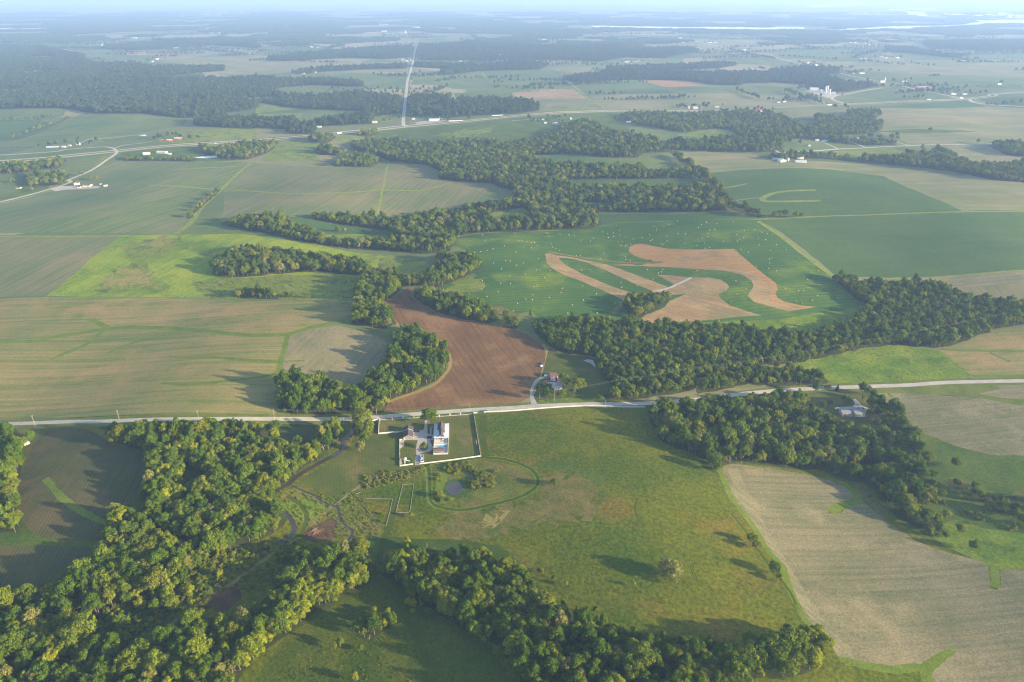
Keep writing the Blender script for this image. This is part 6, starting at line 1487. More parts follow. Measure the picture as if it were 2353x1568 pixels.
# ------------------------------------------------------------------ farms, sheds and houses further off: u v width depth eave rise wall roof ridge turn label
FAR = [
    (114, 409.5, 10.5, 14, 4.5, 2.6, 'white', 'redroof', 'y', -.55, 'barn', 'white barn with red roof among trees by the left road'),
    (131, 417, 17, 6, 2.8, 1.2, 'cream', 'redroof', 'x', 0, 'shed', 'low cream shed with red roof beside the left road'),
    (86, 414, 9, 5, 2.2, .5, 'white', 'whiteroof', 'x', .3, 'shed', 'small white open shed on the pasture left of the red-roofed barn'),
    (43, 433, 11, 5, 2.2, .6, 'white', 'brown', 'x', 0, 'shed', 'low shed with pinkish brown roof on the pasture at the far left'),
    (177, 425, 10, 8, 4.8, 2.2, 'cream', 'brown', 'y', .1, 'house', 'tall cream farmhouse right of the left road'),
    (201, 428, 19, 10, 3.6, 1.6, 'cream', 'brown', 'x', -.1, 'house', 'wide cream house with brown roof right of the left road'),
    (182, 431.5, 7, 5, 2.2, .9, 'cream', 'brown', 'x', 0, 'garage', 'small cream garage before the tall cream farmhouse'),
    (231, 424, 3.5, 3, 2, .6, 'cream', 'brown', 'y', 0, 'shed', 'tiny cream shed on the yard edge beside the crop field'),
    (243, 428, 7, 7, 2.8, 1, 'cream', 'grey', 'y', .1, 'shed', 'grey-roofed shed at the tip of the yard by the crop field'),
    (412, 320, 30, 14, 4, 2, 'red', 'whiteroof', 'x', .05, 'barn', 'long red-walled barn with white roof above the highway at left'),
    (390, 323.5, 18, 10, 3.5, 1.5, 'red', 'whiteroof', 'x', .05, 'barn', 'shorter red-walled barn beside the long white-roofed barn'),
    (370, 323, 12, 7, 3, 1, 'redroof', 'redroof', 'x', 0, 'shed', 'dull red shed left of the red-walled barns'),
    (121, 339, 38, 12, 3, 1.4, 'white', 'lgrey', 'x', 0, 'shed', 'long grey-roofed shed beside the curved highway ramp'),
    (147, 339, 12, 8, 3.5, 1.5, 'white', 'whiteroof', 'x', 0, 'house', 'small white house next to the long grey-roofed shed'),
    (160, 336, 9, 8, 3.5, 1.5, 'white', 'grey', 'y', 0, 'house', 'grey-roofed white house next to the long grey-roofed shed'),
    (180, 333, 11, 8, 5, 2, 'white', 'whiteroof', 'x', 0, 'barn', 'upright white barn at the start of the pale field track'),
    (373, 352, 32, 14, 4.5, 2, 'white', 'whiteroof', 'x', -.15, 'barn', 'long white barn below the highway at left'),
    (337, 355, 20, 11, 4.5, 2.2, 'white', 'whiteroof', 'x', .2, 'house', 'white house complex below the highway at left'),
    (390, 355, 10, 7, 3, 1, 'white', 'whiteroof', 'x', 0, 'shed', 'small white shed at the end of the long white barn'),
    (732, 293, 22, 9, 4, 1.5, 'white', 'whiteroof', 'x', 0, 'house', 'white house showing among trees above the highway'),
    (861, 282.5, 18, 11, 4.5, 2, 'white', 'lgrey', 'x', 0, 'barn', 'white barn in the small field left of the straight road'),
    (950, 275, 12, 9, 4, 2, 'white', 'lgrey', 'y', 0, 'house', 'white house by the corner of highway and straight road'),
    (998, 277, 42, 20, 5, 2.2, 'white', 'whiteroof', 'x', .15, 'workshop', 'large white workshop beside the highway junction'),
    (1014, 272, 16, 16, 6, 2.5, 'white', 'whiteroof', 'y', .1, 'barn', 'gabled white barn behind the large white workshop'),
    (1047, 278.3, 55, 3, 2.6, .3, 'white', 'whiteroof', 'x', .20, 'trailer', 'long line of white trailers parked by the highway'),
    (1143, 266, 45, 3, 2.6, .3, 'white', 'whiteroof', 'x', .22, 'trailer', 'second line of white trailers further along the highway'),
    (1275, 286, 19, 16, 4.5, 2, 'white', 'whiteroof', 'y', -.05, 'barn', 'gabled white machine shed on the green field'),
    (1253.5, 284, 11, 10, 4, 1.5, 'white', 'whiteroof', 'x', 0, 'barn', 'small white barn left of the gabled machine shed'),
    (1246, 276, 26, 8, 3, 1.5, 'white', 'bluegrey', 'x', 0, 'house', 'low blue-grey roofed house behind the machine shed'),
    (1312, 275, 8, 8, 5, 2, 'white', 'whiteroof', 'x', 0, 'shed', 'small white shed at the tree edge right of the machine shed'),
    (1598, 250, 22, 14, 6, 2.5, 'white', 'whiteroof', 'x', 0, 'barn', 'white barn above the highway'),
    (1594, 253, 30, 8, 3, 1.2, 'red', 'redroof', 'x', 0, 'barn', 'low red barn in front of the white barn above the highway'),
    (1583, 250, 6, 6, 8, 2, 'white', 'whiteroof', 'x', 0, 'silo', 'narrow white store beside the barn above the highway'),
    (1647, 247, 18, 10, 4, 1.8, 'white', 'bluegrey', 'x', 0, 'house', 'pale blue-grey roofed house by dark trees above the highway'),
    (1747, 257, 14, 14, 6, 3, 'red', 'lgrey', 'y', .3, 'barn', 'red barn with pale roof below the highway'),
    (1757, 259, 16, 12, 6, 3, 'red', 'redroof', 'x', .2, 'barn', 'second red barn with red roof below the highway'),
    (1733, 256, 12, 8, 4, 1.5, 'white', 'whiteroof', 'x', 0, 'house', 'white house left of the red barns below the highway'),
    (1796, 371.8, 20, 11, 4.2, 1.6, 'white', 'lgrey', 'y', .5, 'barn', 'gable end of the long white barn on the pale field'),
    (1787, 368, 26, 9, 3.8, 1.4, 'white', 'lgrey', 'x', -.6, 'barn', 'rear wing of the long white barn on the pale field'),
    (1837.5, 365, 16, 13, 7, 3, 'white', 'brown', 'x', 0, 'barn', 'tall white barn with brown roof on the pale field'),
    (1839, 373, 28, 10, 4, 1.4, 'white', 'whiteroof', 'x', 0, 'barn', 'low white barn in front of the tall brown-roofed barn'),
    (1877, 324, 12, 8, 3.5, 1.3, 'white', 'whiteroof', 'x', 0, 'house', 'white house at the head of the meadow drive'),
    (1895, 325, 16, 9, 3.2, 1.4, 'white', 'bluegrey', 'x', -.2, 'house', 'blue-grey roofed house at the head of the meadow drive'),
    (1948.5, 322, 14, 8, 3.5, 1.5, 'white', 'lgrey', 'x', -.1, 'house', 'grey-roofed house on the second meadow drive'),
    (1970, 324, 18, 8, 3, 1.4, 'white', 'bluegrey', 'x', .2, 'house', 'wide house with blue-grey roof near the dark trees'),
    (1972, 319.5, 11, 6, 3, 1, 'white', 'whiteroof', 'x', 0, 'shed', 'white shed behind the wide blue-grey roofed house'),
    (1859, 336, 10, 8, 4.5, 2, 'white', 'grey', 'y', 0, 'house', 'small white house among trees above the field road'),
    (1790, 331, 10, 8, 4, 1.5, 'red', 'redroof', 'x', 0, 'house', 'small red house under the trees above the field road'),
    (2048, 321, 8, 8, 4, 1.5, 'red', 'redroof', 'x', 0, 'shed', 'red shed hidden in dark trees at the pale field corner'),
    (1789, 236.5, 14, 8, 3.5, 1.2, 'white', 'whiteroof', 'x', 0, 'shed', 'white shed left of dark trees above the highway at right'),
    (1801.5, 235, 16, 10, 4, 2, 'white', 'whiteroof', 'y', .3, 'house', 'white house beside dark trees above the highway at right'),
    (1869.5, 206.5, 44, 24, 8, 3, 'white', 'whiteroof', 'x', -.1, 'barn', 'large white storage hall of the grain works'),
    (1889, 212, 14, 14, 8, 3, 'steel', 'bluegrey', 'x', 0, 'hall', 'grey machine hall of the grain works'),
    (1901, 219, 30, 12, 5, 2, 'white', 'whiteroof', 'x', -.2, 'barn', 'low white shed in front of the grain works'),
    (1917, 215, 24, 10, 5, 2, 'white', 'whiteroof', 'x', -.2, 'barn', 'white shed on the right of the grain works'),
    (1858, 211, 55, 3, 3, .4, 'white', 'whiteroof', 'x', -.22, 'trailer', 'row of white trailers left of the grain works'),
    (2118, 200, 80, 9, 3.2, .8, 'white', 'lgrey', 'x', -.06, 'storage row', 'upper row of white storage units with red doors'),
    (2128, 203.5, 78, 9, 3.2, .8, 'white', 'lgrey', 'x', -.06, 'storage row', 'lower row of white storage units with red doors'),
    (2027, 190, 24, 12, 6, 4, 'white', 'whiteroof', 'x', .1, 'church', 'white church with a slim steeple among dark trees'),
    (2076, 199.5, 20, 10, 4, 2, 'cream', 'whiteroof', 'x', 0, 'house', 'cream house at the fork beside the storage rows'),
    (2078, 189, 26, 10, 5, 2, 'white', 'whiteroof', 'x', 0, 'barn', 'white barn behind the trees left of the storage rows'),
    (2190, 218, 24, 14, 5, 2.5, 'white', 'whiteroof', 'x', 0, 'barn', 'white barn with pale roof near the highway crossing'),
    (2216, 218, 22, 12, 5, 2, 'white', 'bluegrey', 'x', 0, 'barn', 'blue-grey roofed barn near the highway crossing'),
    (1980, 170, 30, 14, 6, 2, 'white', 'whiteroof', 'x', 0, 'barn', 'lone white barn beside two dark trees on the plain'),
    (1961, 170, 14, 8, 4, 2, 'white', 'whiteroof', 'x', 0, 'house', 'small house under trees beside the lone white barn'),
]
GENERIC = [(2026, 133, 40), (2036, 134, 26), (1987, 136, 26), (1978, 136, 16), (2062, 134, 34), (1857, 146, 30), (1875, 151, 26), (1837, 151, 24), (2295, 195, 30), (2210, 140, 22), (2216, 141, 18), (2200, 100, 60), (2210, 100, 40), (1955, 99, 30), (1965, 99, 30), (1990, 102, 30), (1998, 103, 26),
           (1251, 92, 60), (1275, 85, 40), (1295, 84, 30), (1329, 106, 40), (1323, 107, 30), (1563, 89, 50), (1570, 99, 36), (1631, 99, 40), (1644, 99, 40), (1676, 115, 34), (1711, 116, 34), (1749, 134, 34), (1440, 144, 40), (1448, 142, 24), (1460, 143, 30), (1468, 142, 20), (1494, 136, 34), (1186, 145, 26), (1204, 145, 24), (1253, 146, 30), (1734, 162, 95), (1263, 35, 150), (1384, 36, 150),
           (934, 142, 34), (942, 140, 24), (925, 139, 20), (697, 170, 26), (723, 168, 30), (1058, 142, 26), (1143, 137, 26), (1158, 137, 30), (1164, 138, 20), (655, 107, 40), (717, 109, 34), (730, 110, 20), (948, 64, 260), (883, 73, 90), (958, 64, 120), (310, 89, 60), (230, 103, 56), (236, 105, 30), (250, 103, 50), (397, 111, 50), (405, 111, 60), (422, 110, 44), (27, 103, 36), (490, 77, 90), (500, 77, 70), (557, 64, 90), (495, 67, 90), (362, 137, 30), (349, 143, 26), (181, 144, 20), (224, 91, 40), (865, 57, 500),
           (1444, 283, 24), (1452, 277, 16), (1464, 278, 14), (1479, 274, 18), (1496, 276, 14), (1514, 275, 16), (1530, 277, 12), (1576, 273, 16), (1611, 274, 16), (1606, 275, 12), (1719, 273, 16), (1727, 276, 16), (1742, 281, 20), (1601, 282, 16), (1713, 277, 12), (1640, 272, 14), (1668, 278, 14), (1560, 290, 14)]
for (u, v, w_, d_, e_, r_, wl, rf_, rg, tn, kind, lab) in FAR:
    nm = {'house': 'farm_house', 'barn': 'barn', 'shed': 'shed', 'garage': 'garage', 'silo': 'store_house', 'workshop': 'workshop', 'trailer': 'trailer', 'storage row': 'storage_row', 'church': 'church', 'hall': 'machine_hall'}[kind]
    if v < 360: w_, d_, e_ = w_ * .85, d_ * .85, e_ * .85; wl = {'white': 'dullwhite'}.get(wl, wl); rf_ = {'whiteroof': 'dullroof'}.get(rf_, rf_)
    p = P(u, v); r = house(nm, lab, kind, p, tn, w_, d_, e_, r_, wl, rf_, rg, win=2 if kind == 'house' and v > 300 else 0, door=kind in ('barn', 'garage') and v > 250)
    if kind == 'storage row':
        for i in range(9): MB().box(-36 + i * 8.6, -31 + i * 8.6, -4.62, -4.48, 0, 2.6).build('door', M['red'], r)
    if kind == 'church':
        st = MB().box(10, 14, -2, 2, 0, 14).build('tower', M['white'], r)
        MB().add([(9.6, -2.4, 14.01), (14.4, -2.4, 14.01), (14.4, 2.4, 14.01), (9.6, 2.4, 14.01), (12, 0, 26)], [(3, 2, 1, 0), (0, 1, 4), (1, 2, 4), (2, 3, 4), (3, 0, 4)]).build('spire', M['white'], st)
for i, (u, v, w_) in enumerate(GENERIC):
    p = P(u, v); w_ = w_ * .62
    vill = 250 < v < 300
    dd = min(w_ * .55, 26); e_ = 3.6 if vill else (4.5 if v > 90 else 7)
    house('house' if vill else 'farm_building', ('small pale house among the village trees below the highway' if vill else ('tiny white building in the hazy distance on the far plain' if v < 95 else 'small white farm building far out on the plain')), 'house' if vill else 'farm building', p, random.uniform(-.4, .4), w_, dd, e_, min(dd * .22, 3),
          random.choice(['dullwhite', 'dullwhite', 'tanwall']), random.choice(['dullroof', 'dullroof', 'grey']) if not vill else random.choice(['dullroof', 'lgrey', 'grey', 'bluegrey']), 'x', 'houses in the village below the highway' if vill else ('white buildings in the far haze' if v < 95 else 'farm buildings on the plain'))
for i in range(34):       # the mill town by the river, far right
    u = [2080, 2093, 2105, 2118, 2130, 2142, 2050, 2064, 2172, 2181, 2196, 2203, 2210, 2225, 2247, 2282, 2288, 2296, 2304, 2312, 2320, 2326, 2332, 2338, 2345, 2350, 2318, 2307, 2340, 2012, 2020, 2038, 2270, 2300][i]
    v = [23, 22, 22.5, 22, 22, 22.5, 23, 23, 35, 36, 36, 35, 37, 37, 39, 38, 38.5, 39, 39, 40, 39.5, 38.5, 40, 39, 40, 39, 41, 37.5, 42, 10, 9, 11, 37, 36.5][i]
    p = P(u, v); hgt = random.choice([12, 18, 26, 42]) if 2170 < u < 2350 else 16
    house('mill_building', 'white mill building in the far haze beside the river', 'building', p, random.uniform(-.2, .2), random.uniform(70, 150), 60, hgt, 5, 'white', 'whiteroof', 'x', 'mill buildings by the far river')


def silo(u, v, rad, h, mat, label, cone=True):
    p = P(u, v)
    r = empty('silo', (p.x, p.y, ground(p.x, p.y)), 0, label, 'silo')
    MB().tube((0, 0, -1), (0, 0, h), rad, rad, 20).build('wall', M[mat], r)
    MB().tube((0, 0, h + .01), (0, 0, h + rad * .55), rad + .15, .3, 20).build('roof', M['whiteroof'], r)


silo(1810, 369.5, 3.4, 6, 'white', 'squat white silo between the white barns on the pale field')
silo(1885, 213, 7, 10, 'steel', 'wide steel grain bin at the grain works')
silo(1896.5, 213, 4.0, 26, 'dullwhite', 'tall white grain elevator tower at the grain works')
silo(1901.5, 213, 2.0, 28, 'steel', 'slender steel elevator leg at the grain works')
silo(1906, 215, 4, 17, 'steel', 'middle-sized steel bin at the grain works')
silo(1149, 135, 4, 24, 'bluegrey', 'dark silo beside white barns far up the plain')
silo(932, 77.5, 7, 24, 'dullwhite', 'white water tower left of the straight road in the haze')


# ------------------------------------------------------------------ lorries and cars on the highway
hx = {s: line_xy(HWY, True, s) for s in (11.5, -11.5)}


def on_road(u, v):
    p = P(u, v); best = None
    for s, w in hx.items():
        d = np.hypot(w[:, 0] - p.x, w[:, 1] - p.y); k = int(d.argmin())
        if best is None or d[k] < best[0]: best = (d[k], w[k], w[min(k + 1, len(w) - 1)] - w[max(k - 1, 0)])
    return Vector((best[1][0], best[1][1], ground(*best[1]))), math.atan2(best[2][1], best[2][0])


for u, v, lab in [(2136.5, 231.3, 'white semi truck on the highway above the pale tan field'), (1914.7, 241.8, 'white semi truck on the highway below the grain works'), (2208, 226.5, 'white semi truck at the highway crossing'), (783, 308, 'dark semi truck with pale trailer on the highway at left')]:
    p, hd = on_road(u, v)
    r = empty('semi_truck', p, hd, lab, 'truck', 'semi trucks on the highway')
    MB().box(-9.5, 4.2, -1.3, 1.3, 1.1, 4.1).build('trailer', M['carwhite'], r)
    MB().extrude([(4.6, .6), (8.2, .6), (8.2, 1.7), (7.0, 2.0), (6.6, 3.4), (4.6, 3.6)], -1.25, 1.25).build('cab', M['navy'] if 'dark' in lab else M['carwhite'], r)
    wm = MB().tube((0, -.15, 0), (0, .15, 0), .5, .5, 10).mesh('wheel', M['tyre'])
    for x in (-8.4, -7.1, 4.9, 7.2):
        for y in (-1.1, 1.1): o = link_mesh('wheel', wm, r); o.location = (x, y, .52)
for u, v, pt, lab in [(640, 318.5, 'black', 'dark car on the highway left of the straight road'), (500, 329, 'carwhite', 'white car on the highway at the left'), (1700, 252, 'silver', 'silver car on the highway near the village'), (2040, 236, 'navy', 'dark car on the highway before the pale tan field'), (1330, 258, 'carwhite', 'white car on the highway above the green slope')]:
    p, hd = on_road(u, v); car(0, 0, hd, pt, lab, 'suv', loc=p, group='cars on the highway', name='car')

# brush pile
p = P(723, 1222); bp_ = MB(); r8 = random.Random(4)
for i in range(120):
    a = r8.uniform(0, 6.28); rr0 = r8.uniform(0, 4.2); L = r8.uniform(1.2, 4.5); th = r8.uniform(0, 6.28)
    q = Vector((rr0 * math.cos(a) * 1.3, rr0 * math.sin(a) * .8, max(.05, 1.5 - rr0 * .33) * r8.uniform(.3, 1)))
    bp_.tube(q, q + Vector((math.cos(th) * L, math.sin(th) * L, r8.uniform(-.2, .7))), r8.uniform(.05, .16), .03, 5)
bp_.tube((-2, 0, 1.3), (2.5, 2.2, 2.2), .3, .16, 7)
bo = bp_.build('brush_pile', M['brush']); bo.location = (p.x, p.y, ground(p.x, p.y)); tag(bo, 'heap of cut branches on bare burnt ground by the creek', 'brush pile')

# ------------------------------------------------------------------ trees that stand by themselves
SOLOS = [
    (*HZ(1150, 370), 'oval', 1.0, 1.75, 'broad dark tree shading the top of the farmhouse drive'), (*HZ(1066, 850), 'round', .52, 1.05, 'small round tree on the grass island in the drive'), (*HZ(2085, 780), 'bare', .8, 1.2, 'bare leaning tree at the right fence of the farmhouse lot'),
    (833, 980, 'broad', 1.25, 1.1, 'big yellow-green cottonwood where the creek meets the road'), (850, 990, 'round', 1.0, 1, 'upper tree of the creekside row below the cottonwood'), (846, 1008, 'round', 1.05, 1, 'middle tree of the creekside row below the cottonwood'), (838, 1022, 'oval', .9, 1.1, 'dark tree of the creekside row on the lawn edge'), (828, 1040, 'grey', .85, 1, 'pale tree at the lower tip of the creekside row'), (824, 1008, 'round', .8, 1, 'inner tree of the creekside row beside the water'),
    (1541, 1328, 'grey', 1.12, 1.6, 'large lone pale-leaved tree standing in the meadow'), (1243, 1318, 'bush', .95, 1, 'bushy small tree nearest the top of the dark lower wood'), (1272, 1340, 'slim', .62, 1, 'slim small tree between the dark wood and the lone meadow tree'), (1300, 1346, 'yellow', .34, 1, 'tiny yellow-green sapling left in the meadow'), (1455, 1348, 'yellow', .36, 1, 'yellow-green sapling just left of the large lone tree'), (1296, 1393, 'bush', .95, 1, 'dark bush at the bend of the mown track'), (1326, 1410, 'slim', .5, 1, 'sapling at the upper edge of the dark lower wood'), (1368, 1414, 'slim', .72, 1, 'slim tall sapling at the edge of the dark lower wood'),
    (1728, 1248, 'round', .72, 1, 'upper round tree on the meadow fence line'), (1737, 1262, 'round', .62, 1, 'lower round tree touching the upper one on the meadow fence line'), (1778, 1318, 'round', .8, 1, 'dark round tree on the lower part of the meadow fence line'), (1792, 1336, 'yellow', .62, 1, 'yellow-green tree beside the dark one on the meadow fence line'), (1269, 1116, 'bush', 1.2, 1.2, 'bush at the right end of the ring-shaped path'), (1878, 1490, 'yellow', .55, 1, 'yellow-green sapling at the corner of the stubble field'),
    (2194, 1074, 'round', .85, 1.05, 'lone round tree on the green slope at the right'), (1978, 904, 'oval', .85, 1.15, 'forked tall tree beside the road above the ranch house'), (1992, 908, 'round', .8, 1, 'tree right of the forked one by the stubble field'), (1923, 899, 'conifer', .85, 1, 'blue-green conifer by the road above the ranch house'), (1902, 895, 'bush', 1.1, 1, 'small bush left of the conifer by the road'), (1943, 930, 'broad', .8, 1, 'broad tree at the bend of the ranch house drive'), (1852, 924, 'round', .75, 1, 'round tree on the left of the ranch house lawn'), (1892, 936, 'round', .5, 1, 'left of two small dark trees on the ranch house lawn'), (1906, 932, 'round', .55, 1, 'right of two small dark trees on the ranch house lawn'), (2012, 977, 'yellow', .72, 1, 'yellow-green tree right of the ranch house'), (1980, 921, 'slim', .45, 1, 'small sapling on the lawn above the ranch house'), (1864, 950, 'oval', .7, 1, 'dark tree on the lawn left of the ranch house'), (1871, 905, 'oval', .9, .9, 'tall tree beside the road left of the conifer'),
    (2005, 922, 'oval', .85, 1, 'topmost tree of the hedge along the stubble field'), (2016, 934, 'round', .95, 1, 'second tree down the hedge along the stubble field'), (2026, 948, 'oval', .9, 1, 'third tree down the hedge along the stubble field'), (2036, 962, 'round', .95, 1, 'fourth tree down the hedge along the stubble field'), (2046, 978, 'round', .85, 1, 'fifth tree down the hedge along the stubble field'), (2056, 992, 'grey', .75, 1, 'lowest greyish tree of the hedge along the stubble field'),
    (2204, 1224, 'round', .62, 1.05, 'round tree above the grass edge of the right stubble field'), (2235, 1264, 'round', .72, 1, 'dark round tree at the lower right grass edge'), (2132, 1222, 'bush', 1.5, 1, 'pale bush at the grass edge of the right stubble field'), (2170, 1231, 'bush', .8, 1, 'small bush between two round trees at the grass edge'), (2150, 1195, 'yellow', .62, 1, 'yellow-green tree above the pale bush on the right slope'),
    (935, 1257, 'yellow', .72, 1, 'yellow-green tree at the top of the mown path crossing'), (977, 1278, 'grey', .85, .75, 'pale ragged tree above the dark lower wood'), (923, 1282, 'yellow', .5, 1, 'sapling beside the ragged tree above the dark lower wood'), (939, 1394, 'yellow', .62, .9, 'left of the paired saplings at the wood edge'), (951, 1396, 'yellow', .62, .9, 'right of the paired saplings at the wood edge'), (949.5, 1412, 'yellow', .42, 1, 'sapling just below the paired saplings'), (969, 1398, 'slim', .5, 1, 'slim sapling right of the paired saplings'), (987, 1417, 'round', .55, 1, 'round sapling near the dark wood edge'), (892, 1411, 'yellow', .45, 1, 'sapling standing above the small foreground clump'), (861, 1411, 'yellow', .5, 1, 'sapling at the upper left of the foreground clump'), (829.5, 1495, 'round', .36, 1, 'small round bushy tree below the foreground clump'), (783, 1488, 'slim', .68, 1, 'slim tree left of the foreground clump'), (771, 1494, 'slim', .5, 1, 'smaller slim tree left of the foreground clump'), (816, 1566, 'yellow', .6, 1, 'yellow-green sapling at the bottom edge of the photo'), (1111, 1476, 'yellow', .45, 1, 'sapling on the grass left of the dark wood'), (1146, 1508, 'round', .62, 1, 'round sapling on the grass by the lower end of the dark wood'), (878, 1183, 'bush', .5, 1, 'upper shrub inside the zigzag stone border'), (876, 1201, 'bush', .5, 1, 'lower shrub inside the zigzag stone border'), (946, 1189, 'yellow', .4, 1, 'sapling below the rectangular stone border'), (1006, 1143, 'bush', 1.0, 1, 'shrub on the grassy bank left of the pond'),
    (440, 1370, 'yellow', .8, 1, 'lone yellow-green tree by the dirt track, upper'), (395, 1400, 'round', .85, 1.05, 'round green tree by the dirt track, lower'), (507, 1328, 'yellow', .62, 1, 'sapling by the dirt track near the creek wood'), (325, 1402, 'yellow', .85, 1, 'yellow-green tree on the clearing edge'), (285, 1442, 'round', .8, 1, 'round tree in the dark clearing'), (348, 1430, 'yellow', .42, 1, 'small yellow-green sapling in the dark clearing'), (185, 1480, 'broad', 1.45, 1.1, 'huge spreading tree in the lower left wood'),
    (22, 986, 'conifer', .85, 1.1, 'left conifer below the gravel road at the left edge'), (35, 995, 'conifer', .8, 1.1, 'right bluish conifer below the gravel road at the left edge'), (69, 1020, 'round', .95, 1.1, 'round tree beside the pale yellow building'),
    (1297, 885, 'broad', 1.0, 1, 'broad tree right of the red barn'), (1331, 899, 'broad', 1.05, 1.05, 'big spreading tree on the lawn right of the white house'), (1257, 920, 'oval', 1.0, 1, 'tall tree in front of the white house by the road'), (1291, 915, 'round', .85, 1.1, 'bushy tree hiding the front of the white house'), (1317, 910, 'slim', .85, 1, 'slim tree between the white house and the spreading tree'), (1237, 893, 'conifer', .85, 1, 'dark conifer inside the curved drive'), (1247, 889, 'round', .55, 1.1, 'dark round tree behind the conifer inside the drive'), (1378, 922, 'bush', 1.3, 1, 'bush on the lawn edge near the long wood'),
    (1220, 735, 'slim', 1.1, .8, 'slim poplar at the lower corner of the hay field'), (1778, 502, 'round', 1.0, 1, 'first tree of the group on the line between dark fields'), (1790, 500, 'round', 1.05, 1, 'second tree of the group on the line between dark fields'), (1803, 501, 'oval', 1.0, 1, 'third tree of the group on the line between dark fields'), (1827, 502, 'round', 1.0, 1, 'fourth tree of the group on the line between dark fields'), (1841, 502, 'round', .8, 1, 'last tree of the group on the line between dark fields'), (777, 535, 'round', .9, 1, 'left of two trees in the glade above the bright pasture'), (792, 535, 'yellow', .8, 1, 'right of two trees in the glade above the bright pasture'), (655, 682, 'bush', 1.5, 1, 'left bush on the lower pasture edge'), (677, 683, 'bush', 1.6, 1, 'middle bush on the lower pasture edge'), (706, 684, 'bush', 1.4, 1, 'right bush on the lower pasture edge'),
    (188, 405, 'round', 1.0, 1, 'first dark tree behind the cream farmhouse'), (206, 411, 'round', .6, 1, 'small tree between two dark trees behind the cream house'), (222, 415, 'round', .9, 1, 'second dark tree behind the cream house'), (141, 428, 'oval', .95, 1.2, 'dark tree in the fork of the left road'), (152, 426, 'round', .9, 1, 'round tree beside the left road below the red-roofed shed'), (75, 440, 'grey', .8, 1, 'pale tree on the pasture left of the left road'), (28, 420, 'round', .95, 1.4, 'dark bush tree alone on the left pasture'), (70, 398, 'oval', .7, 1, 'small dark tree on the left pasture above the barn'), (2, 425, 'round', 1.0, 1, 'tree cut by the left edge on the pasture'),
    (2005, 275, 'round', .9, 1, 'dark tree at the corner of the pale tan field'), (2136, 302, 'round', .9, 1, 'lone dark tree on the pale tan field'), (2247, 330, 'round', 1, 1.1, 'lone tree beside the field road at right'), (2118, 345, 'round', 1.1, 1, 'tree above the band of trees at right'), (2048, 320, 'broad', 1.1, 1.1, 'broad dark tree at the corner of the far field road'), (2062, 322, 'round', 1.1, 1, 'dark tree right of the broad one at the far field road'),
    (1043, 322, 'round', .9, 1, 'lone tree on the green slope below the highway'), (1952, 171, 'round', 1.4, 1.2, 'left dark tree beside the lone white barn'), (1965, 168, 'round', 1.4, 1.2, 'right dark tree beside the lone white barn'), (2206, 137, 'round', 1.5, 1.2, 'left dark tree on the empty plain'), (2222, 138, 'round', 1.5, 1.2, 'right dark tree on the empty plain'), (2242, 140, 'broad', 1.6, 1.6, 'wide dark clump on the empty plain'),
    (2175, 214, 'broad', 1.1, 1.1, 'dark tree between the two barns at the highway crossing'), (2196, 216, 'round', 1.1, 1, 'tree right of the white barn at the highway crossing'), (2230, 217, 'round', 1, 1, 'tree at the right end of the barns by the crossing'),
]
for s in SOLOS:
    u, v, k, sc, sx, lab = s
    p = P(u, v)
    plant(k, int(u), p.x, p.y, sc, random.uniform(0, 6.28), lab, None, 'bush' if k == 'bush' else 'tree', z=ground(p.x, p.y) - (2.4 if 'lone pale' in lab else (0.9 * sc if k in ('round', 'yellow', 'broad', 'grey') else 0)), sx=sx)

# yard trees round the far farms
rows = []
for (u, v, *_r) in FAR + GENERIC:
    if v > 340: continue
    p = P(u, v)
    for _ in range(random.randint(2, 6)):
        x, y = p.x + random.choice([-1, 1]) * random.uniform(18, 55), p.y + random.uniform(8, 60)
        i = int(owner(np.array([x]), np.array([y]))[0])
        if i >= 0 and LAYERS[i][0] in ('road', 'driveway', 'river', 'pond'): continue
        rows.append((x, y, ground(x, y), random.uniform(0, 6.28), random.uniform(.5, 1.1), random.randrange(4)))
scatter('yard_trees', rows, lowp, 'dark yard trees sheltering the far farms', 'trees')
for i, (x, y) in enumerate([(222, 240), (238, 242), (256, 240), (268, 243), (284, 241), (300, 245), (318, 244), (332, 246)]):
    p = P(*KZ(x, y)); plant('bare', i, p.x, p.y, random.uniform(.75, 1.0), random.uniform(0, 6.28), 'bare pale-trunked tree in the row along the top of the big stubble field', 'bare trees along the stubble field', 'bare tree', sx=.75)
for i, (x, y, k, sc) in enumerate([(830, 345, 'round', .7), (858, 345, 'broad', .62), (888, 348, 'round', .62), (862, 300, 'oval', .75), (905, 412, 'yellow', .72), (878, 422, 'round', .6), (945, 452, 'round', .58), (985, 502, 'round', .62), (1078, 398, 'round', .6), (1110, 405, 'round', .6), (1130, 425, 'broad', .6), (842, 252, 'broad', .95), (802, 285, 'yellow', .8), (772, 272, 'broad', .85), (965, 348, 'bush', 1.3), (998, 342, 'bush', 1.5), (1035, 380, 'bush', 1.3), (850, 455, 'bush', 1.4), (905, 466, 'bush', .8)]):
    p = P(*KZ(x, y)); plant(k, i, p.x, p.y, sc, random.uniform(0, 6.28), KINDS[k][0] + (' bush' if k == 'bush' else ' tree') + ' scattered down the grassy slope at the right', 'trees scattered down the right slope', 'bush' if k == 'bush' else 'tree', sx=1.08)

# ------------------------------------------------------------------ undergrowth and tall weeds: far too many to count
tp = []
for v in range(3):
    p0, nn, sz, C = crown_pts(70 + v, 1.3, 1.1, 0.0, 7, .55, 120, .38)
    tp.append(proto_obj('weed', quads_mesh('weed', p0, nn, sz, [L_MID, L_YEL, L_GREY][v])))
rows = []


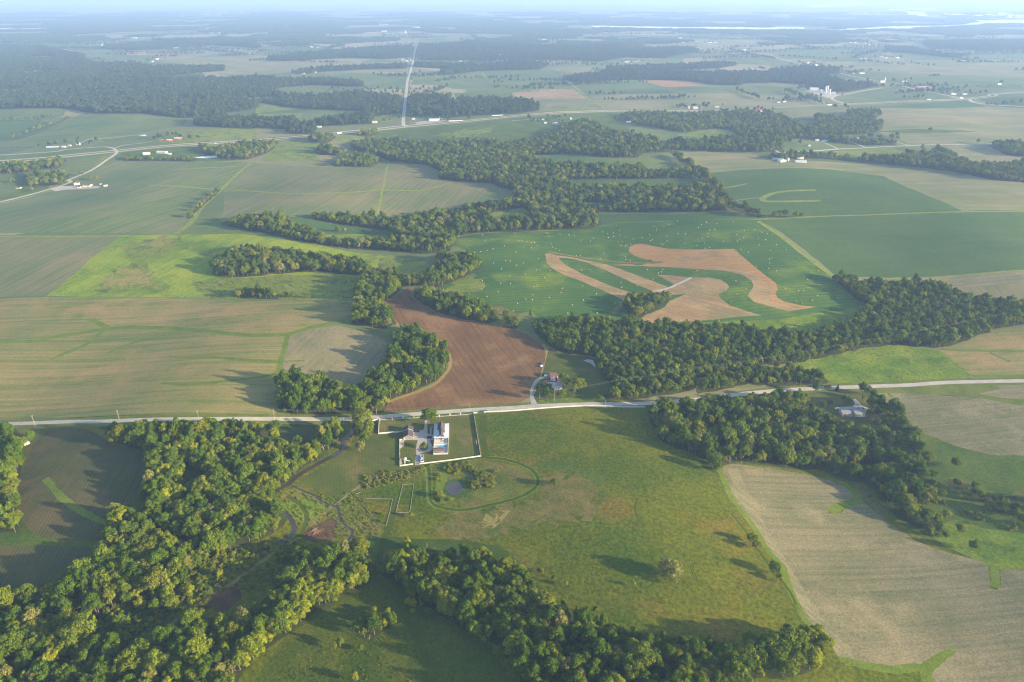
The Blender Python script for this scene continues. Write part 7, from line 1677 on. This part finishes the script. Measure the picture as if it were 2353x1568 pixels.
def weeds(poly, n, s0, s1, ok, pick=(0, 1, 2), clump=0.0):
    w = U2W(np.array(widen(poly), float))[:, :2]; lo, hi = w.min(0), w.max(0)
    q = NPR.uniform(lo, hi, (n * 2, 2)); q = q[in_poly(q[:, 0], q[:, 1], w)][:n]
    if clump: q = q[(np.sin(q[:, 0] * .11 + 1) * np.sin(q[:, 1] * .13) + .5 * np.sin(q[:, 0] * .31 + q[:, 1] * .27)) > clump]
    own = owner(q[:, 0], q[:, 1])
    for (x, y), i in zip(q, own):
        if i >= 0 and LAYERS[i][0] in ('field', 'ground', 'grass_strip') and LAYERS[i][2] in ok:
            rows.append((x, y, ground(x, y) - .05, random.uniform(0, 6.28), random.uniform(s0, s1), random.choice(pick)))


weeds([(1112, 955), (1480, 940), (1650, 1080), (1800, 1350), (1860, 1450), (1600, 1460), (1240, 1350), (880, 1260), (980, 1080)], 1500, .2, .55, ('meadow', 'rough', 'bare', 'tanweed', 'green'), (0, 1, 1, 2), -.2)
weeds([(1003, 1085), (1030, 1066), (1120, 1060), (1150, 1080), (1110, 1110), (1080, 1130), (1040, 1150), (1010, 1155)], 600, .6, 1.6, ('rough', 'strip', 'bare'), (0, 1, 1, 2), 0.15)
weeds([(1040, 1068), (1140, 1068), (1130, 1140), (1080, 1120)], 300, .8, 2.0, ('rough',), (0, 1, 2), 0.1)
weeds([(640, 1130), (830, 1130), (880, 1230), (700, 1245)], 600, .3, .8, ('rough', 'strip', 'bare', 'meadow'), (0, 1, 1), 0.0)
weeds([(840, 1085), (1000, 1068), (930, 1110), (830, 1125)], 350, .5, 1.3, ('rough', 'bare'), (1, 2), 0)
weeds([(300, 1300), (700, 1240), (640, 1330), (380, 1440), (180, 1500)], 1000, .6, 1.9, ('deep', 'green', 'meadow', 'wood'), (0, 0, 1, 2), 0.0)
weeds([(520, 1568), (850, 1340), (1190, 1568)], 700, .2, .5, ('meadow', 'fore', 'green'), (0, 1), 0.0)
weeds([(1890, 868), (2060, 792), (2230, 862), (1910, 890)], 250, .3, .7, ('pasture',), (0, 1), 0.1)
weeds([(440, 650), (560, 640), (840, 640), (815, 686), (480, 686)], 500, .5, 1.3, ('oldpasture', 'bright'), (0, 1, 2), 0.2)
weeds([(276, 543), (975, 602), (830, 612), (500, 590), (340, 660), (200, 680)], 300, .4, 1.1, ('bright', 'oldpasture', 'tanweed'), (0, 1), 0.25)
weeds([(1940, 1100), (2060, 1190), (2353, 1320), (2353, 1150), (2130, 1130)], 900, .5, 2.0, ('rough', 'green'), (0, 1, 2), 0.2)
scatter('undergrowth', rows, tp, 'scattered weeds and low bushes dotting the meadows', 'weeds')
# ------------------------------------------------------------------ light, sky, air
SUN_EL = R(13.5); SUN_AZ = R(108.0)       # from +Y towards +X
world = bpy.data.worlds.new('World'); SC.world = world; world.use_nodes = True
wn = world.node_tree; bg = wn.nodes['Background']
sky = wn.nodes.new('ShaderNodeTexSky'); sky.sky_type = 'NISHITA'; sky.sun_disc = False
sky.sun_elevation = SUN_EL; sky.sun_rotation = SUN_AZ; sky.altitude = 300; sky.air_density = 1.0; sky.dust_density = 1.0; sky.ozone_density = 1.0
wn.links.new(sky.outputs[0], bg.inputs[0]); bg.inputs[1].default_value = 0.115
sl = bpy.data.lights.new('sun', 'SUN'); sl.energy = 4.9; sl.angle = R(0.9); sl.color = (1.0, 0.79, 0.50)
so = bpy.data.objects.new('sun', sl); COL.objects.link(so)
tow = Vector((math.cos(SUN_EL) * math.sin(SUN_AZ), math.cos(SUN_EL) * math.cos(SUN_AZ), math.sin(SUN_EL)))
so.rotation_euler = tow.to_track_quat('Z', 'Y').to_euler(); so.location = tow * 2000

HAZE = 0.80e-4
hm = bpy.data.materials.new('haze_air'); hm.use_nodes = True
hn = hm.node_tree; hn.nodes.clear()
ho = hn.nodes.new('ShaderNodeOutputMaterial'); pv = hn.nodes.new('ShaderNodeVolumePrincipled')
pv.inputs['Color'].default_value = (0.38, 0.57, 1.0, 1); pv.inputs['Density'].default_value = HAZE; pv.inputs['Anisotropy'].default_value = 0.1
hn.links.new(pv.outputs[0], ho.inputs['Volume'])
zlo = float(VZ.min()) - 1.0
hz = MB().box(-99000, 99000, -99000, 99000, zlo, EYE + 12).build('haze', hm)
tag(hz, 'pale summer haze lying over the whole plain', 'haze', kind='stuff')

vs = SC.view_settings
SC.display_settings.display_device = 'sRGB'
vs.view_transform = 'Standard'; vs.look = 'None'; vs.gamma = 1; vs.use_curve_mapping = False
vs.exposure = 1.9
SC.render.engine = 'CYCLES'
cy = SC.cycles
cy.max_bounces = 5; cy.diffuse_bounces = 3; cy.glossy_bounces = 2; cy.transmission_bounces = 2; cy.volume_bounces = 2; cy.transparent_max_bounces = 4
cy.sample_clamp_indirect = 4.0
cy.pixel_filter_type = 'BLACKMAN_HARRIS'; cy.filter_width = 1.15
cy.use_denoising = True
try: cy.denoiser = 'OPENIMAGEDENOISE'
except Exception: pass
